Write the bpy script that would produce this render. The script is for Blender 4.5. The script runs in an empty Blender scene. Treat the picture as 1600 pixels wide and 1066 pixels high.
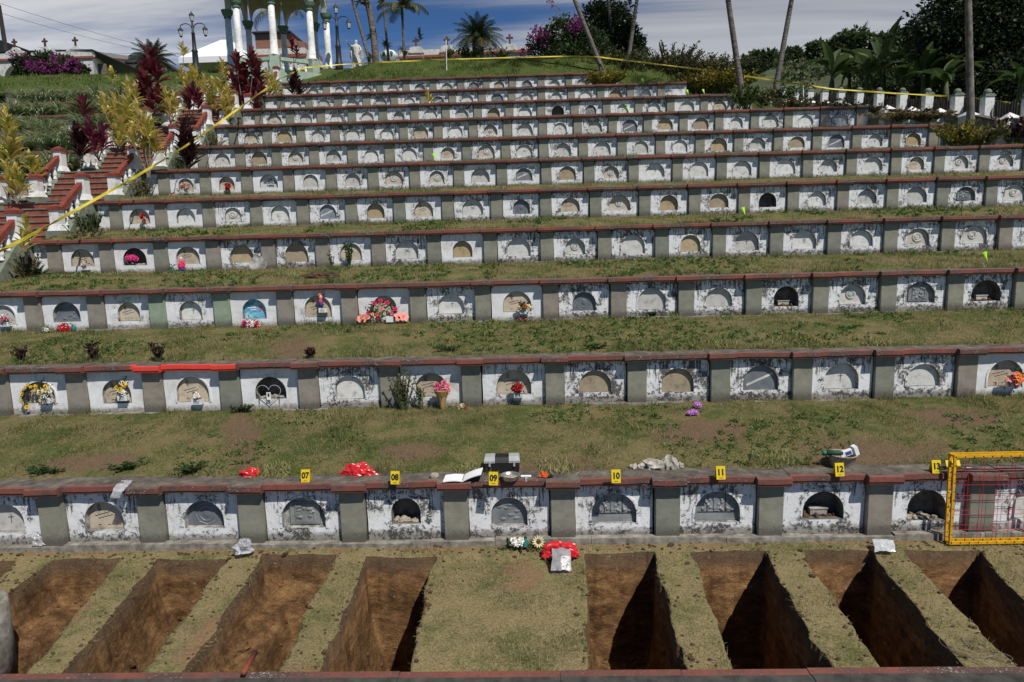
import bpy, bmesh, math, random, zlib
import numpy as np
from mathutils import Vector, Matrix, noise as mnoise
R = random.Random(11); RNG = np.random.default_rng(11)
SC = bpy.context.scene; C = SC.collection
rad = math.radians
E = 3.7                                   # eye height above the lawn with the open graves
# ------------------------------------------------------------------ camera
TH, PS, RO = .15, .0297, -.0262
_f = np.array([-math.sin(PS)*math.cos(TH), math.cos(PS)*math.cos(TH), -math.sin(TH)])
_r0 = np.array([math.cos(PS), math.sin(PS), 0]); _u0 = np.cross(_r0, _f)
_r = math.cos(RO)*_r0 + math.sin(RO)*_u0; _u = -math.sin(RO)*_r0 + math.cos(RO)*_u0
cd = bpy.data.cameras.new('camera'); cam = bpy.data.objects.new('camera', cd); C.objects.link(cam)
cd.lens = 24; cd.sensor_width = 36; cd.clip_start = .1; cd.clip_end = 6000
cam.matrix_world = Matrix(((_r[0], _u[0], -_f[0], 0), (_r[1], _u[1], -_f[1], 0), (_r[2], _u[2], -_f[2], E), (0, 0, 0, 1)))
SC.camera = cam
def ray(px, py): return _f + (px-800)/1067*_r - (py-533)/1067*_u
def W(px, py, Y):                          # the world point at distance Y that a spot in the photo belongs to
    d = ray(px, py); p = d*(Y/d[1]); return Vector((p[0], p[1], p[2]+E))
def WZ(px, py, Z):
    d = ray(px, py); p = d*((Z-E)/d[2]); return Vector((p[0], p[1], p[2]+E))
# ------------------------------------------------------------------ helpers
_T = RNG.random((256, 256))
def vnoise(x, y):
    x = np.asarray(x, float); y = np.asarray(y, float)
    xi = np.floor(x).astype(int); yi = np.floor(y).astype(int); fx = x-xi; fy = y-yi
    fx = fx*fx*(3-2*fx); fy = fy*fy*(3-2*fy)
    a = _T[xi % 256, yi % 256]; b = _T[(xi+1) % 256, yi % 256]; c = _T[xi % 256, (yi+1) % 256]; d = _T[(xi+1) % 256, (yi+1) % 256]
    return (a*(1-fx)+b*fx)*(1-fy) + (c*(1-fx)+d*fx)*fy
def fbm(x, y, o=4):
    s = 0; a = .5
    for i in range(o):
        s = s + a*(vnoise(x*2**i+17.3*i, y*2**i+9.1*i)-.5); a *= .5
    return s
def tag(o, label=None, cat=None, group=None, kind=None):
    if label: o['label'] = label
    if cat: o['category'] = cat
    if group: o['group'] = group
    if kind: o['kind'] = kind
    return o
def thing(name, label, cat, loc=(0, 0, 0), rz=0, group=None):
    o = bpy.data.objects.new(name, None); C.objects.link(o); o.empty_display_size = .1
    o.location = loc; o.rotation_euler = (0, 0, rz); return tag(o, label, cat, group)
def place(name, me, parent=None, loc=(0, 0, 0), rot=(0, 0, 0), sc=(1, 1, 1), col=None, label=None):
    o = bpy.data.objects.new(name, me); C.objects.link(o); o.parent = parent
    o.location = loc; o.rotation_euler = rot; o.scale = sc if not isinstance(sc, (int, float)) else (sc,)*3
    if col: o.color = (*col, 1)
    if label: o['label'] = label
    return o
def dup_tree(o, loc, rz=0, sc=1, label=None):
    r = o.copy(); C.objects.link(r); r.location = loc; r.rotation_euler = (0, 0, rz); r.scale = (sc, sc, sc)
    if label: r['label'] = label
    for ch in o.children:
        c = ch.copy(); C.objects.link(c); c.parent = r
        for g in ch.children:
            d = g.copy(); C.objects.link(d); d.parent = c
    return r
class MB:
    def __init__(s): s.v = []; s.f = []; s.m = []
    def add(s, vs, fs, mat=0, M=None):
        b = len(s.v)
        s.v += [tuple(M @ Vector(v)) if M is not None else tuple(v) for v in vs]
        s.f += [[b+i for i in f] for f in fs]; s.m += [mat]*len(fs); return s
    def box(s, x0, x1, y0, y1, z0, z1, mat=0, M=None):
        vs = [(x, y, z) for z in (z0, z1) for y in (y0, y1) for x in (x0, x1)]
        return s.add(vs, [(0, 2, 3, 1), (4, 5, 7, 6), (0, 1, 5, 4), (2, 6, 7, 3), (0, 4, 6, 2), (1, 3, 7, 5)], mat, M)
    def tube(s, pts, rs, n=8, mat=0, cap=True):
        pts = [Vector(p) for p in pts]; rs = rs if hasattr(rs, '__len__') else [rs]*len(pts)
        rings = []; px = None
        for i, p in enumerate(pts):
            t = (pts[min(i+1, len(pts)-1)]-pts[max(i-1, 0)]).normalized()
            if px is None: px = t.orthogonal().normalized()
            px = (px - t*px.dot(t)).normalized(); py = t.cross(px)
            rings.append([p+(px*math.cos(2*math.pi*j/n)+py*math.sin(2*math.pi*j/n))*rs[i] for j in range(n)])
        fs = [(i*n+j, i*n+(j+1) % n, (i+1)*n+(j+1) % n, (i+1)*n+j) for i in range(len(pts)-1) for j in range(n)]
        if cap: fs += [tuple(reversed(range(n))), tuple(range((len(pts)-1)*n, len(pts)*n))]
        return s.add([v for r in rings for v in r], fs, mat)
    def lathe(s, prof, n=16, c=(0, 0, 0), mat=0, M=None, wob=None, cap=True):
        vs = []
        for i, (r, z) in enumerate(prof):
            for j in range(n):
                a = 2*math.pi*j/n; q = r*(wob(a, z) if wob else 1)
                vs.append((c[0]+q*math.cos(a), c[1]+q*math.sin(a), c[2]+z))
        fs = [(i*n+j, i*n+(j+1) % n, (i+1)*n+(j+1) % n, (i+1)*n+j) for i in range(len(prof)-1) for j in range(n)]
        if cap and prof[0][0] > 1e-4: fs.append(tuple(reversed(range(n))))
        if cap and prof[-1][0] > 1e-4: fs.append(tuple(range((len(prof)-1)*n, len(prof)*n)))
        return s.add(vs, fs, mat, M)
    def ball(s, c, r, n=10, mat=0, nz=0, sd=0):
        r = r if hasattr(r, '__len__') else (r, r, r); vs = []; m = n//2+1
        for i in range(m+1):
            t = math.pi*i/m
            for j in range(n):
                a = 2*math.pi*j/n; d = Vector((math.sin(t)*math.cos(a), math.sin(t)*math.sin(a), math.cos(t)))
                k = 1+nz*mnoise.noise(d*2.2+Vector((sd, sd*.7, 0)))
                vs.append((c[0]+d.x*r[0]*k, c[1]+d.y*r[1]*k, c[2]+d.z*r[2]*k))
        fs = [(i*n+j, (i+1)*n+j, (i+1)*n+(j+1) % n, i*n+(j+1) % n) for i in range(m) for j in range(n)]
        return s.add(vs, fs, mat)
    def leaf(s, p, az, el, L, w, droop=.5, seg=4, mat=0, tip=.0, wide=.45, fold=.25):
        p = Vector(p); h = Vector((math.cos(az), math.sin(az), 0)); side = Vector((-math.sin(az), math.cos(az), 0))
        vs = []; e = el; q = p.copy()
        for i in range(seg+1):
            t = i/seg
            ww = w*max(.06 if i < seg else tip, (math.sin(math.pi*min(1, (t/wide*.5 if t < wide else .5+(t-wide)/(1-wide)*.5)))))
            dr = h*math.cos(e)+Vector((0, 0, 1))*math.sin(e); nn = -h*math.sin(e)+Vector((0, 0, 1))*math.cos(e)
            vs += [q-side*ww*.5+nn*ww*fold, q, q+side*ww*.5+nn*ww*fold]
            q = q+dr*(L/seg); e -= droop/seg*(1+t)
        fs = []
        for i in range(seg):
            a = 3*i; fs += [(a, a+1, a+4, a+3), (a+1, a+2, a+5, a+4)]
        return s.add(vs, fs, mat)
    def mesh(s, name, mats, smooth=False):
        me = bpy.data.meshes.new(name); me.from_pydata(s.v, [], s.f)
        for m in (mats if isinstance(mats, (list, tuple)) else [mats]): me.materials.append(m)
        me.polygons.foreach_set('material_index', s.m)
        if smooth: me.polygons.foreach_set('use_smooth', [True]*len(s.f))
        me.update(); return me
    def build(s, name, mats, parent=None, loc=(0, 0, 0), smooth=False, **k):
        return place(name, s.mesh(name, mats, smooth), parent, loc, **k)
def np_mesh(name, V, F, mat, smooth=False, attr=None):
    V = np.asarray(V, np.float32); F = np.asarray(F, np.int32); k = F.shape[1]
    me = bpy.data.meshes.new(name); me.vertices.add(len(V)); me.vertices.foreach_set('co', V.ravel())
    me.loops.add(F.size); me.loops.foreach_set('vertex_index', F.ravel())
    me.polygons.add(len(F)); me.polygons.foreach_set('loop_start', np.arange(0, F.size, k, dtype=np.int32))
    if smooth: me.polygons.foreach_set('use_smooth', np.ones(len(F), bool))
    for m in (mat if isinstance(mat, (list, tuple)) else [mat]): me.materials.append(m)
    if attr:
        for a, d in attr.items():
            at = me.attributes.new(a, 'FLOAT', 'POINT'); at.data.foreach_set('value', np.asarray(d, np.float32))
    me.update(calc_edges=True); me.validate(); return me
def unit(a): return a/np.maximum(np.linalg.norm(a, axis=-1, keepdims=True), 1e-9)
def leaf_cloud(P, D, L, Wd):                # diamond leaves, base P, direction D
    n = len(P); D = unit(D); S = unit(np.cross(D, RNG.normal(size=(n, 3))))
    L = np.broadcast_to(np.asarray(L, float), (n,))[:, None]; Wd = np.broadcast_to(np.asarray(Wd, float), (n,))[:, None]
    up = np.cross(S, D)*L*.08
    V = np.stack([P, P+D*L*.45+S*Wd*.5+up, P+D*L, P+D*L*.45-S*Wd*.5+up], 1).reshape(-1, 3)
    return V, np.arange(4*n).reshape(-1, 4)
def crown_mesh(name, blobs, n, leaf, mat, clump=.35, flat=1.0, hole=.45):
    """many leaves gathered in clumps on twigs through the volume of several blobs"""
    Ps = []; Ds = []; tot = sum(b[3]*b[4]*b[5] for b in blobs)
    for (x, y, z, rx, ry, rz) in blobs:
        m = max(6, int(n*(rx*ry*rz)/tot)); nc = max(4, m//22)
        d = unit(RNG.normal(size=(nc, 3))); rr = (hole+(1-hole)*RNG.random((nc, 1))**.6)*(.82+.36*RNG.random((nc, 1)))
        cc = np.array([x, y, z])+d*rr*np.array([rx, ry, rz]); idx = RNG.integers(0, nc, m)
        off = RNG.normal(size=(m, 3))*clump*min(rx, ry, rz)*.45; off[:, 2] *= .75*flat
        Ps.append(cc[idx]+off); Ds.append(d[idx]*.7+off*1.0/(clump*min(rx, ry, rz))+RNG.normal(size=(m, 3))*.55+np.array([0, 0, -.15]))
    P = np.concatenate(Ps); D = np.concatenate(Ds); L = leaf*(.6+.8*RNG.random(len(P)))
    V, F = leaf_cloud(P, D, L, L*.55); return np_mesh(name, V, F, mat)
# ------------------------------------------------------------------ materials
def nt(name):
    m = bpy.data.materials.new(name); m.use_nodes = True; t = m.node_tree; b = t.nodes['Principled BSDF']
    return m, t.nodes, t.links, b
def ramp(N, stops):
    r = N.new('ShaderNodeValToRGB'); e = r.color_ramp.elements
    while len(e) < len(stops): e.new(.5)
    for i, (p, c) in enumerate(stops):
        e[i].position = p; e[i].color = (*c, 1) if len(c) == 3 else c
    return r
def noise_node(N, L, co, scale, detail=5, rough=.6, dist=0):
    n = N.new('ShaderNodeTexNoise'); n.inputs['Scale'].default_value = scale; n.inputs['Detail'].default_value = detail
    n.inputs['Roughness'].default_value = rough; n.inputs['Distortion'].default_value = dist
    if co is not None: L.new(co, n.inputs['Vector'])
    return n
def mixc(N, L, fac, a, b, mode='MIX'):
    m = N.new('ShaderNodeMix'); m.data_type = 'RGBA'; m.blend_type = mode
    for i, v in ((0, fac), (6, a), (7, b)):
        if isinstance(v, (int, float)): m.inputs[i].default_value = v
        elif isinstance(v, tuple): m.inputs[i].default_value = (*v, 1)
        else: L.new(v, m.inputs[i])
    return m.outputs[2]
def mth(N, L, op, a, b=None, c=None, clamp=False):
    m = N.new('ShaderNodeMath'); m.operation = op; m.use_clamp = clamp
    for i, v in enumerate((a, b, c)):
        if v is None: continue
        if isinstance(v, (int, float)): m.inputs[i].default_value = v
        else: L.new(v, m.inputs[i])
    return m.outputs[0]
def sstep(N, L, v, a, b):
    m = N.new('ShaderNodeMapRange'); m.interpolation_type = 'SMOOTHSTEP'; L.new(v, m.inputs[0])
    m.inputs[1].default_value = a; m.inputs[2].default_value = b; return m.outputs[0]
def co_obj(N, L, scale=(1, 1, 1), rnd=False, world=False):
    if world: o = N.new('ShaderNodeNewGeometry').outputs['Position']
    else: o = N.new('ShaderNodeTexCoord').outputs['Object']
    if rnd:
        i = N.new('ShaderNodeObjectInfo'); a = N.new('ShaderNodeVectorMath'); a.operation = 'MULTIPLY_ADD'
        L.new(i.outputs['Random'], a.inputs[0]); a.inputs[1].default_value = (37, 91, 53); L.new(o, a.inputs[2]); o = a.outputs[0]
    if scale != (1, 1, 1):
        m = N.new('ShaderNodeMapping'); m.inputs['Scale'].default_value = scale; L.new(o, m.inputs['Vector']); o = m.outputs[0]
    return o
def bump(N, L, b, h, s=.3, d=.01):
    n = N.new('ShaderNodeBump'); n.inputs['Strength'].default_value = s; n.inputs['Distance'].default_value = d
    L.new(h, n.inputs['Height']); L.new(n.outputs[0], b.inputs['Normal'])
def mat_n(name, stops, scale=8, rough=.85, bmp=.3, bd=.01, world=False, stretch=(1, 1, 1), detail=6, metal=0, objcol=False, spec=.3, rnd=True):
    m, N, L, b = nt(name); co = co_obj(N, L, stretch, rnd and not world, world)
    n = noise_node(N, L, co, scale, detail); r = ramp(N, stops); L.new(n.outputs['Fac'], r.inputs[0]); c = r.outputs[0]
    if objcol:
        i = N.new('ShaderNodeObjectInfo'); c = mixc(N, L, 1.0, c, i.outputs['Color'], 'MULTIPLY')
    L.new(c, b.inputs['Base Color']); b.inputs['Roughness'].default_value = rough; b.inputs['Metallic'].default_value = metal
    b.inputs['Specular IOR Level'].default_value = spec
    if bmp: bump(N, L, b, n.outputs['Fac'], bmp, bd)
    return m
def mat_leaf(name, stops, rough=.55, tr=.35, scale=.8, spec=.35):
    """leaf colour differs from leaf to leaf and from clump to clump"""
    m, N, L, b = nt(name); g = N.new('ShaderNodeNewGeometry')
    n = noise_node(N, L, g.outputs['Position'], scale, 3)
    v = mth(N, L, 'ADD', mth(N, L, 'MULTIPLY', g.outputs['Random Per Island'], .6), mth(N, L, 'MULTIPLY_ADD', n.outputs['Fac'], 1.2, -.4), clamp=True)
    r = ramp(N, stops); L.new(v, r.inputs[0]); L.new(r.outputs[0], b.inputs['Base Color'])
    b.inputs['Roughness'].default_value = rough; b.inputs['Specular IOR Level'].default_value = spec
    if tr:
        t = N.new('ShaderNodeBsdfTranslucent'); L.new(r.outputs[0], t.inputs[0]); x = N.new('ShaderNodeMixShader'); x.inputs[0].default_value = tr
        o = N['Material Output'] if 'Material Output' in N else N.get('Material Output')
        L.new(b.outputs[0], x.inputs[1]); L.new(t.outputs[0], x.inputs[2]); L.new(x.outputs[0], o.inputs[0])
    return m
def mat_p(name, col, rough=.6, spec=.4, metal=0, var=.12, scale=12):
    lo = tuple(max(0, c*(1-var)) for c in col); hi = tuple(min(1, c*(1+var)) for c in col)
    return mat_n(name, [(.3, lo), (.7, hi)], scale, rough, .1, .004, metal=metal, spec=spec)
def g3(v): return (v, v, v)
M = {}
# ---- white lime-washed tomb fronts: black algae streaks, grime round the arch, splash at the foot; amount per object
def mat_tomb():
    m, N, L, b = nt('limewash'); co = co_obj(N, L); cr = co_obj(N, L, rnd=True)
    at = N.new('ShaderNodeAttribute'); at.attribute_type = 'OBJECT'; at.attribute_name = 'grime'; gr = at.outputs['Fac']
    sx = N.new('ShaderNodeSeparateXYZ'); L.new(co, sx.inputs[0]); X, Z = sx.outputs[0], sx.outputs[2]
    mp = N.new('ShaderNodeMapping'); mp.inputs['Scale'].default_value = (30, 30, 3.2); L.new(cr, mp.inputs[0])
    st = noise_node(N, L, mp.outputs[0], 1, 6, .65).outputs['Fac']           # streaks running down
    big = noise_node(N, L, cr, 3.6, 6, .68, .6).outputs['Fac']; fine = noise_node(N, L, cr, 55, 4, .7).outputs['Fac']
    med = noise_node(N, L, cr, 18, 5, .7, .4).outputs['Fac']
    top = sstep(N, L, Z, .42, .68); bot = sstep(N, L, Z, .24, .02)
    dx = mth(N, L, 'POWER', X, 2.0); dz = mth(N, L, 'POWER', mth(N, L, 'SUBTRACT', Z, .31), 2.0)
    rr = mth(N, L, 'SQRT', mth(N, L, 'ADD', dx, dz)); arch = sstep(N, L, mth(N, L, 'ABSOLUTE', mth(N, L, 'SUBTRACT', rr, .27)), .12, .0)
    # algae: runs from the coping, rings the arch, climbs from the foot
    ft = mth(N, L, 'MULTIPLY_ADD', sstep(N, L, fine, .34, .60), .75, .25)
    run = mth(N, L, 'MULTIPLY', sstep(N, L, mth(N, L, 'MULTIPLY_ADD', big, .35, mth(N, L, 'MULTIPLY', st, .75)), .52, .66), sstep(N, L, Z, .12, .62))
    edge = mth(N, L, 'MULTIPLY', sstep(N, L, mth(N, L, 'MULTIPLY_ADD', st, .35, mth(N, L, 'MULTIPLY', med, .75)), .50, .64), sstep(N, L, Z, .54, .665))
    ring = mth(N, L, 'MULTIPLY', sstep(N, L, mth(N, L, 'MULTIPLY_ADD', big, .5, mth(N, L, 'MULTIPLY', med, .6)), .50, .64), mth(N, L, 'POWER', arch, .7))
    foot = mth(N, L, 'MULTIPLY', sstep(N, L, mth(N, L, 'MULTIPLY_ADD', big, .4, mth(N, L, 'MULTIPLY', med, .7)), .50, .66), sstep(N, L, Z, .30, .04))
    blot = mth(N, L, 'MULTIPLY', sstep(N, L, mth(N, L, 'MULTIPLY_ADD', big, .85, mth(N, L, 'MULTIPLY', med, .35)), .60, .78), .9)
    a = mth(N, L, 'MAXIMUM', mth(N, L, 'MAXIMUM', run, edge), mth(N, L, 'MAXIMUM', mth(N, L, 'MAXIMUM', ring, foot), blot))
    al = mth(N, L, 'MULTIPLY', mth(N, L, 'MULTIPLY', a, ft), mth(N, L, 'MULTIPLY', mth(N, L, 'POWER', gr, .8), 2.35), clamp=True); al = sstep(N, L, al, .08, .78)
    # splash at the foot
    s2 = mth(N, L, 'ADD', mth(N, L, 'MULTIPLY', bot, .75), mth(N, L, 'MULTIPLY', med, .6)); s2 = mth(N, L, 'ADD', s2, mth(N, L, 'MULTIPLY_ADD', gr, .3, -.15))
    sp = sstep(N, L, s2, .62, .98)
    yl = ramp(N, [(.34, (.80, .81, .83)), (.55, (.70, .70, .70)), (.72, (.56, .53, .48))]); L.new(big, yl.inputs[0])
    spec = sstep(N, L, fine, .60, .72)
    c = mixc(N, L, mth(N, L, 'MULTIPLY', spec, .22), yl.outputs[0], (.42, .39, .36))
    c = mixc(N, L, mth(N, L, 'MULTIPLY', sp, .85), c, (.21, .18, .145))
    c = mixc(N, L, mth(N, L, 'MULTIPLY', al, .92), c, (.048, .047, .046))
    L.new(c, b.inputs['Base Color']); b.inputs['Roughness'].default_value = .9; b.inputs['Specular IOR Level'].default_value = .2
    bump(N, L, b, mth(N, L, 'ADD', med, mth(N, L, 'MULTIPLY', fine, .5)), .5, .012); return m
M['tomb'] = mat_tomb()
def mat_pil():
    m, N, L, b = nt('pilaster_paint'); co = co_obj(N, L); cr = co_obj(N, L, rnd=True); i = N.new('ShaderNodeObjectInfo')
    sx = N.new('ShaderNodeSeparateXYZ'); L.new(co, sx.inputs[0]); Z = sx.outputs[2]
    n1 = noise_node(N, L, cr, 7, 6, .65).outputs['Fac']; n2 = noise_node(N, L, cr, 40, 4, .7).outputs['Fac']
    r = ramp(N, [(.25, g3(.72)), (.5, g3(1.0)), (.8, g3(1.2))]); L.new(n1, r.inputs[0])
    c = mixc(N, L, 1.0, r.outputs[0], i.outputs['Color'], 'MULTIPLY')
    d = mth(N, L, 'ADD', mth(N, L, 'MULTIPLY', sstep(N, L, Z, .28, .0), .5), mth(N, L, 'MULTIPLY', n2, .55)); d = mth(N, L, 'ADD', d, mth(N, L, 'MULTIPLY', n1, .3))
    c = mixc(N, L, mth(N, L, 'MULTIPLY', sstep(N, L, d, .58, .9), .8), c, (.07, .062, .05))
    sp = sstep(N, L, n2, .66, .72); c = mixc(N, L, mth(N, L, 'MULTIPLY', sp, .5), c, (.38, .36, .32))
    L.new(c, b.inputs['Base Color']); b.inputs['Roughness'].default_value = .9; bump(N, L, b, n2, .35, .008); return m
M['pil'] = mat_pil()
def mat_cap(name, c0, c1, worn):
    m, N, L, b = nt(name); co = co_obj(N, L, rnd=True)
    n1 = noise_node(N, L, co, 1.6, 5, .6).outputs['Fac']; n2 = noise_node(N, L, co, 14, 6, .7).outputs['Fac']; n3 = noise_node(N, L, co, 45, 4, .7).outputs['Fac']
    r = ramp(N, [(.3, c0), (.7, c1)]); L.new(n2, r.inputs[0])
    k = mth(N, L, 'ADD', mth(N, L, 'MULTIPLY', n1, .9), mth(N, L, 'MULTIPLY', n2, .7))
    c = mixc(N, L, mth(N, L, 'MULTIPLY', sstep(N, L, k, .66, .98), worn), r.outputs[0], (.05, .04, .036))
    w = mth(N, L, 'ADD', mth(N, L, 'MULTIPLY', n1, .5), mth(N, L, 'MULTIPLY', n3, 1.0))
    c = mixc(N, L, mth(N, L, 'MULTIPLY', sstep(N, L, w, .86, .97), worn), c, (.42, .38, .34))
    L.new(c, b.inputs['Base Color']); b.inputs['Roughness'].default_value = .8; bump(N, L, b, mth(N, L, 'ADD', n2, n3), .5, .008); return m
M['cap'] = mat_cap('worn_red_cornice', (.13, .042, .03), (.27, .085, .06), .88)
M['cap_new'] = mat_cap('fresh_red_cornice', (.60, .045, .03), (.68, .055, .035), .06)
M['captop'] = mat_n('cornice_top', [(.3, (.05, .044, .037)), (.5, (.115, .10, .084)), (.72, (.215, .185, .15))], 7, .9, .6, .012, detail=8)
M['conc'] = mat_n('old_concrete', [(.3, (.10, .09, .075)), (.55, (.26, .24, .205)), (.75, (.42, .40, .36))], 9, .92, .6, .012, detail=8)
M['core'] = mat_n('dark_mortar', [(.3, (.025, .022, .02)), (.7, (.06, .053, .046))], 9, .95)
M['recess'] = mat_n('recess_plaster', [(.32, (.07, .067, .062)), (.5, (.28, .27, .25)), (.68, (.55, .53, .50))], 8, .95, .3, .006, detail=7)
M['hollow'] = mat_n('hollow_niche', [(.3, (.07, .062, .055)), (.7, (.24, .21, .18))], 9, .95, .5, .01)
M['plq'] = mat_n('plaque_plaster', [(.28, g3(.5)), (.42, g3(.9)), (.6, g3(1.05))], 9, .85, .5, .008, detail=8, objcol=True)
M['marble'] = mat_n('marble_plaque', [(.25, g3(.6)), (.5, g3(1.0)), (.75, g3(1.35))], 7, .45, .25, .006, detail=8, objcol=True, spec=.5)
M['ink'] = mat_p('inscription_black', (.03, .028, .026))
M['ring'] = mat_n('medallion', [(.3, (.38, .36, .32)), (.65, (.72, .71, .68))], 16, .7, .5, .008)
# ---- ground
def mat_ground(name, green, dry, soil, k=0.0):
    m, N, L, b = nt(name); co = co_obj(N, L, world=True)
    n1 = noise_node(N, L, co, 1.5, 6, .66).outputs['Fac']; n2 = noise_node(N, L, co, 6.5, 6, .72).outputs['Fac']; n3 = noise_node(N, L, co, 38, 5, .75).outputs['Fac']
    a = mth(N, L, 'ADD', mth(N, L, 'MULTIPLY', n1, 1.0), mth(N, L, 'MULTIPLY', n2, .6)); a = mth(N, L, 'MULTIPLY_ADD', n3, .35, a)
    c = mixc(N, L, sstep(N, L, a, .82+k, 1.12+k), green, dry)
    s = mth(N, L, 'ADD', mth(N, L, 'MULTIPLY', n2, .7), mth(N, L, 'MULTIPLY', n3, .5)); s = mth(N, L, 'MULTIPLY_ADD', n1, .35, s)
    at = N.new('ShaderNodeAttribute'); at.attribute_name = 'bare'
    s = mth(N, L, 'MULTIPLY_ADD', at.outputs['Fac'], .52, s)
    c = mixc(N, L, sstep(N, L, s, .86, 1.08), c, soil)
    r = ramp(N, [(.3, g3(.6)), (.5, g3(1.0)), (.72, g3(1.4))]); L.new(n3, r.inputs[0]); c = mixc(N, L, 1.0, c, r.outputs[0], 'MULTIPLY')
    L.new(c, b.inputs['Base Color']); b.inputs['Roughness'].default_value = .95; b.inputs['Specular IOR Level'].default_value = .1
    bump(N, L, b, mth(N, L, 'ADD', n3, n2), .8, .03); return m
GREEN, DRY, SOIL = (.078, .098, .028), (.185, .150, .070), (.155, .108, .066)
M['bank'] = mat_ground('grass_bank_ground', GREEN, DRY, SOIL, -.01)
M['lawn'] = mat_ground('lawn_ground', (.125, .130, .048), (.265, .215, .11), (.25, .165, .09), -.06)
def mat_soil():
    m, N, L, b = nt('dug_soil'); co = co_obj(N, L, world=True); g = N.new('ShaderNodeSeparateXYZ'); L.new(co, g.inputs[0]); Z = g.outputs[2]
    mp = N.new('ShaderNodeMapping'); mp.inputs['Scale'].default_value = (1, 1, 2.2); L.new(co, mp.inputs[0]); cz = mp.outputs[0]
    n1 = noise_node(N, L, cz, 2.6, 6, .65, .5).outputs['Fac']; n2 = noise_node(N, L, cz, 9, 7, .72, .3).outputs['Fac']; n3 = noise_node(N, L, cz, 45, 5, .75).outputs['Fac']
    v = mth(N, L, 'ADD', mth(N, L, 'MULTIPLY', n1, .55), mth(N, L, 'MULTIPLY', n2, .45))
    r = ramp(N, [(.34, (.048, .027, .015)), (.46, (.112, .060, .028)), (.56, (.205, .115, .052)), (.68, (.33, .205, .105))]); L.new(v, r.inputs[0])
    d = mth(N, L, 'ADD', Z, mth(N, L, 'MULTIPLY', n2, .32))
    c = mixc(N, L, mth(N, L, 'MULTIPLY', sstep(N, L, d, -.10, .10), .75), r.outputs[0], (.085, .060, .040))      # dark topsoil band
    q = ramp(N, [(.3, g3(.55)), (.5, g3(1.0)), (.68, g3(1.5))]); L.new(n3, q.inputs[0]); c = mixc(N, L, 1.0, c, q.outputs[0], 'MULTIPLY')
    peb = sstep(N, L, noise_node(N, L, co, 26, 2, .5).outputs['Fac'], .70, .74); c = mixc(N, L, mth(N, L, 'MULTIPLY', peb, .6), c, (.33, .27, .2))
    L.new(c, b.inputs['Base Color']); b.inputs['Roughness'].default_value = .95; b.inputs['Specular IOR Level'].default_value = .1
    bump(N, L, b, mth(N, L, 'ADD', mth(N, L, 'MULTIPLY', n2, 2.0), n3), .55, .03); return m
M['soil'] = mat_soil()
M['blade'] = mat_leaf('grass_blades', [(.12, (.042, .072, .013)), (.45, (.100, .138, .030)), (.66, (.19, .175, .062)), (.9, (.40, .33, .18))], .7, .3, 2.2)
M['blade_dry'] = mat_leaf('lawn_blades', [(.1, (.075, .105, .026)), (.38, (.15, .160, .052)), (.62, (.27, .23, .105)), (.88, (.42, .345, .19))], .7, .3, .6)
M['blade_top'] = mat_leaf('slope_blades', [(.1, (.045, .080, .013)), (.5, (.100, .15, .028)), (.85, (.18, .185, .06))], .7, .3, .7)
M['straw_bl'] = mat_leaf('fallen_clippings', [(.1, (.13, .105, .05)), (.5, (.24, .195, .10)), (.9, (.42, .35, .20))], .7, .25, .6)
M['tuft'] = mat_leaf('pale_tuft', [(.1, (.20, .21, .07)), (.5, (.32, .31, .12)), (.9, (.42, .38, .19))], .6, .3)
M['bankgreen'] = mat_ground('upper_lawn_ground', (.06, .085, .02), (.10, .105, .035), (.09, .07, .04), .12)
# ---- plants
M['green'] = mat_leaf('green_leaves', [(.1, (.020, .045, .012)), (.5, (.045, .085, .022)), (.9, (.10, .14, .04))])
M['dkgreen'] = mat_leaf('dark_leaves', [(.1, (.014, .027, .009)), (.5, (.032, .058, .018)), (.9, (.085, .115, .038))], tr=.3)
M['midgreen'] = mat_leaf('mid_leaves', [(.1, (.028, .046, .018)), (.5, (.060, .088, .034)), (.9, (.13, .155, .066))], tr=.3)
M['treegr'] = mat_leaf('tree_leaves', [(.1, (.012, .022, .008)), (.5, (.026, .042, .015)), (.9, (.07, .085, .034))], tr=.3)
M['weedleaf'] = mat_leaf('weed_leaves', [(.1, (.05, .10, .02)), (.5, (.095, .16, .035)), (.9, (.19, .23, .07))], .6, .3, 1.5)
M['olive'] = mat_leaf('olive_leaves', [(.1, (.05, .055, .018)), (.5, (.10, .10, .035)), (.9, (.19, .16, .07))])
M['yelbush'] = mat_leaf('yellow_leaves', [(.1, (.10, .10, .012)), (.5, (.21, .18, .018)), (.9, (.32, .24, .04))])
M['variegated'] = mat_leaf('variegated_leaves', [(.1, (.14, .20, .08)), (.45, (.27, .33, .16)), (.75, (.46, .50, .31)), (.95, (.62, .62, .46))], tr=.3, scale=2.5)
M['redleaf'] = mat_leaf('red_leaves', [(.1, (.065, .013, .018)), (.5, (.17, .026, .040)), (.9, (.42, .11, .12))], .4, .3, 2.0, .5)
M['magleaf'] = mat_leaf('magenta_leaves', [(.1, (.09, .012, .03)), (.5, (.19, .025, .065)), (.9, (.34, .07, .14))], .4, .3, 2.0, .5)
M['dkred'] = mat_leaf('dark_red_leaves', [(.1, (.022, .008, .012)), (.6, (.055, .014, .022)), (.95, (.11, .03, .04))], .45, .2, 3)
M['yelleaf'] = mat_leaf('yellow_croton_leaves', [(.06, (.20, .24, .04)), (.30, (.48, .44, .09)), (.6, (.76, .61, .19)), (.95, (.85, .62, .36))], .4, .35, 2.5, .5)
M['purple'] = mat_leaf('bougainvillea_bracts', [(.1, (.11, .016, .09)), (.5, (.23, .03, .17)), (.9, (.38, .08, .27))], .6, .4)
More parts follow.
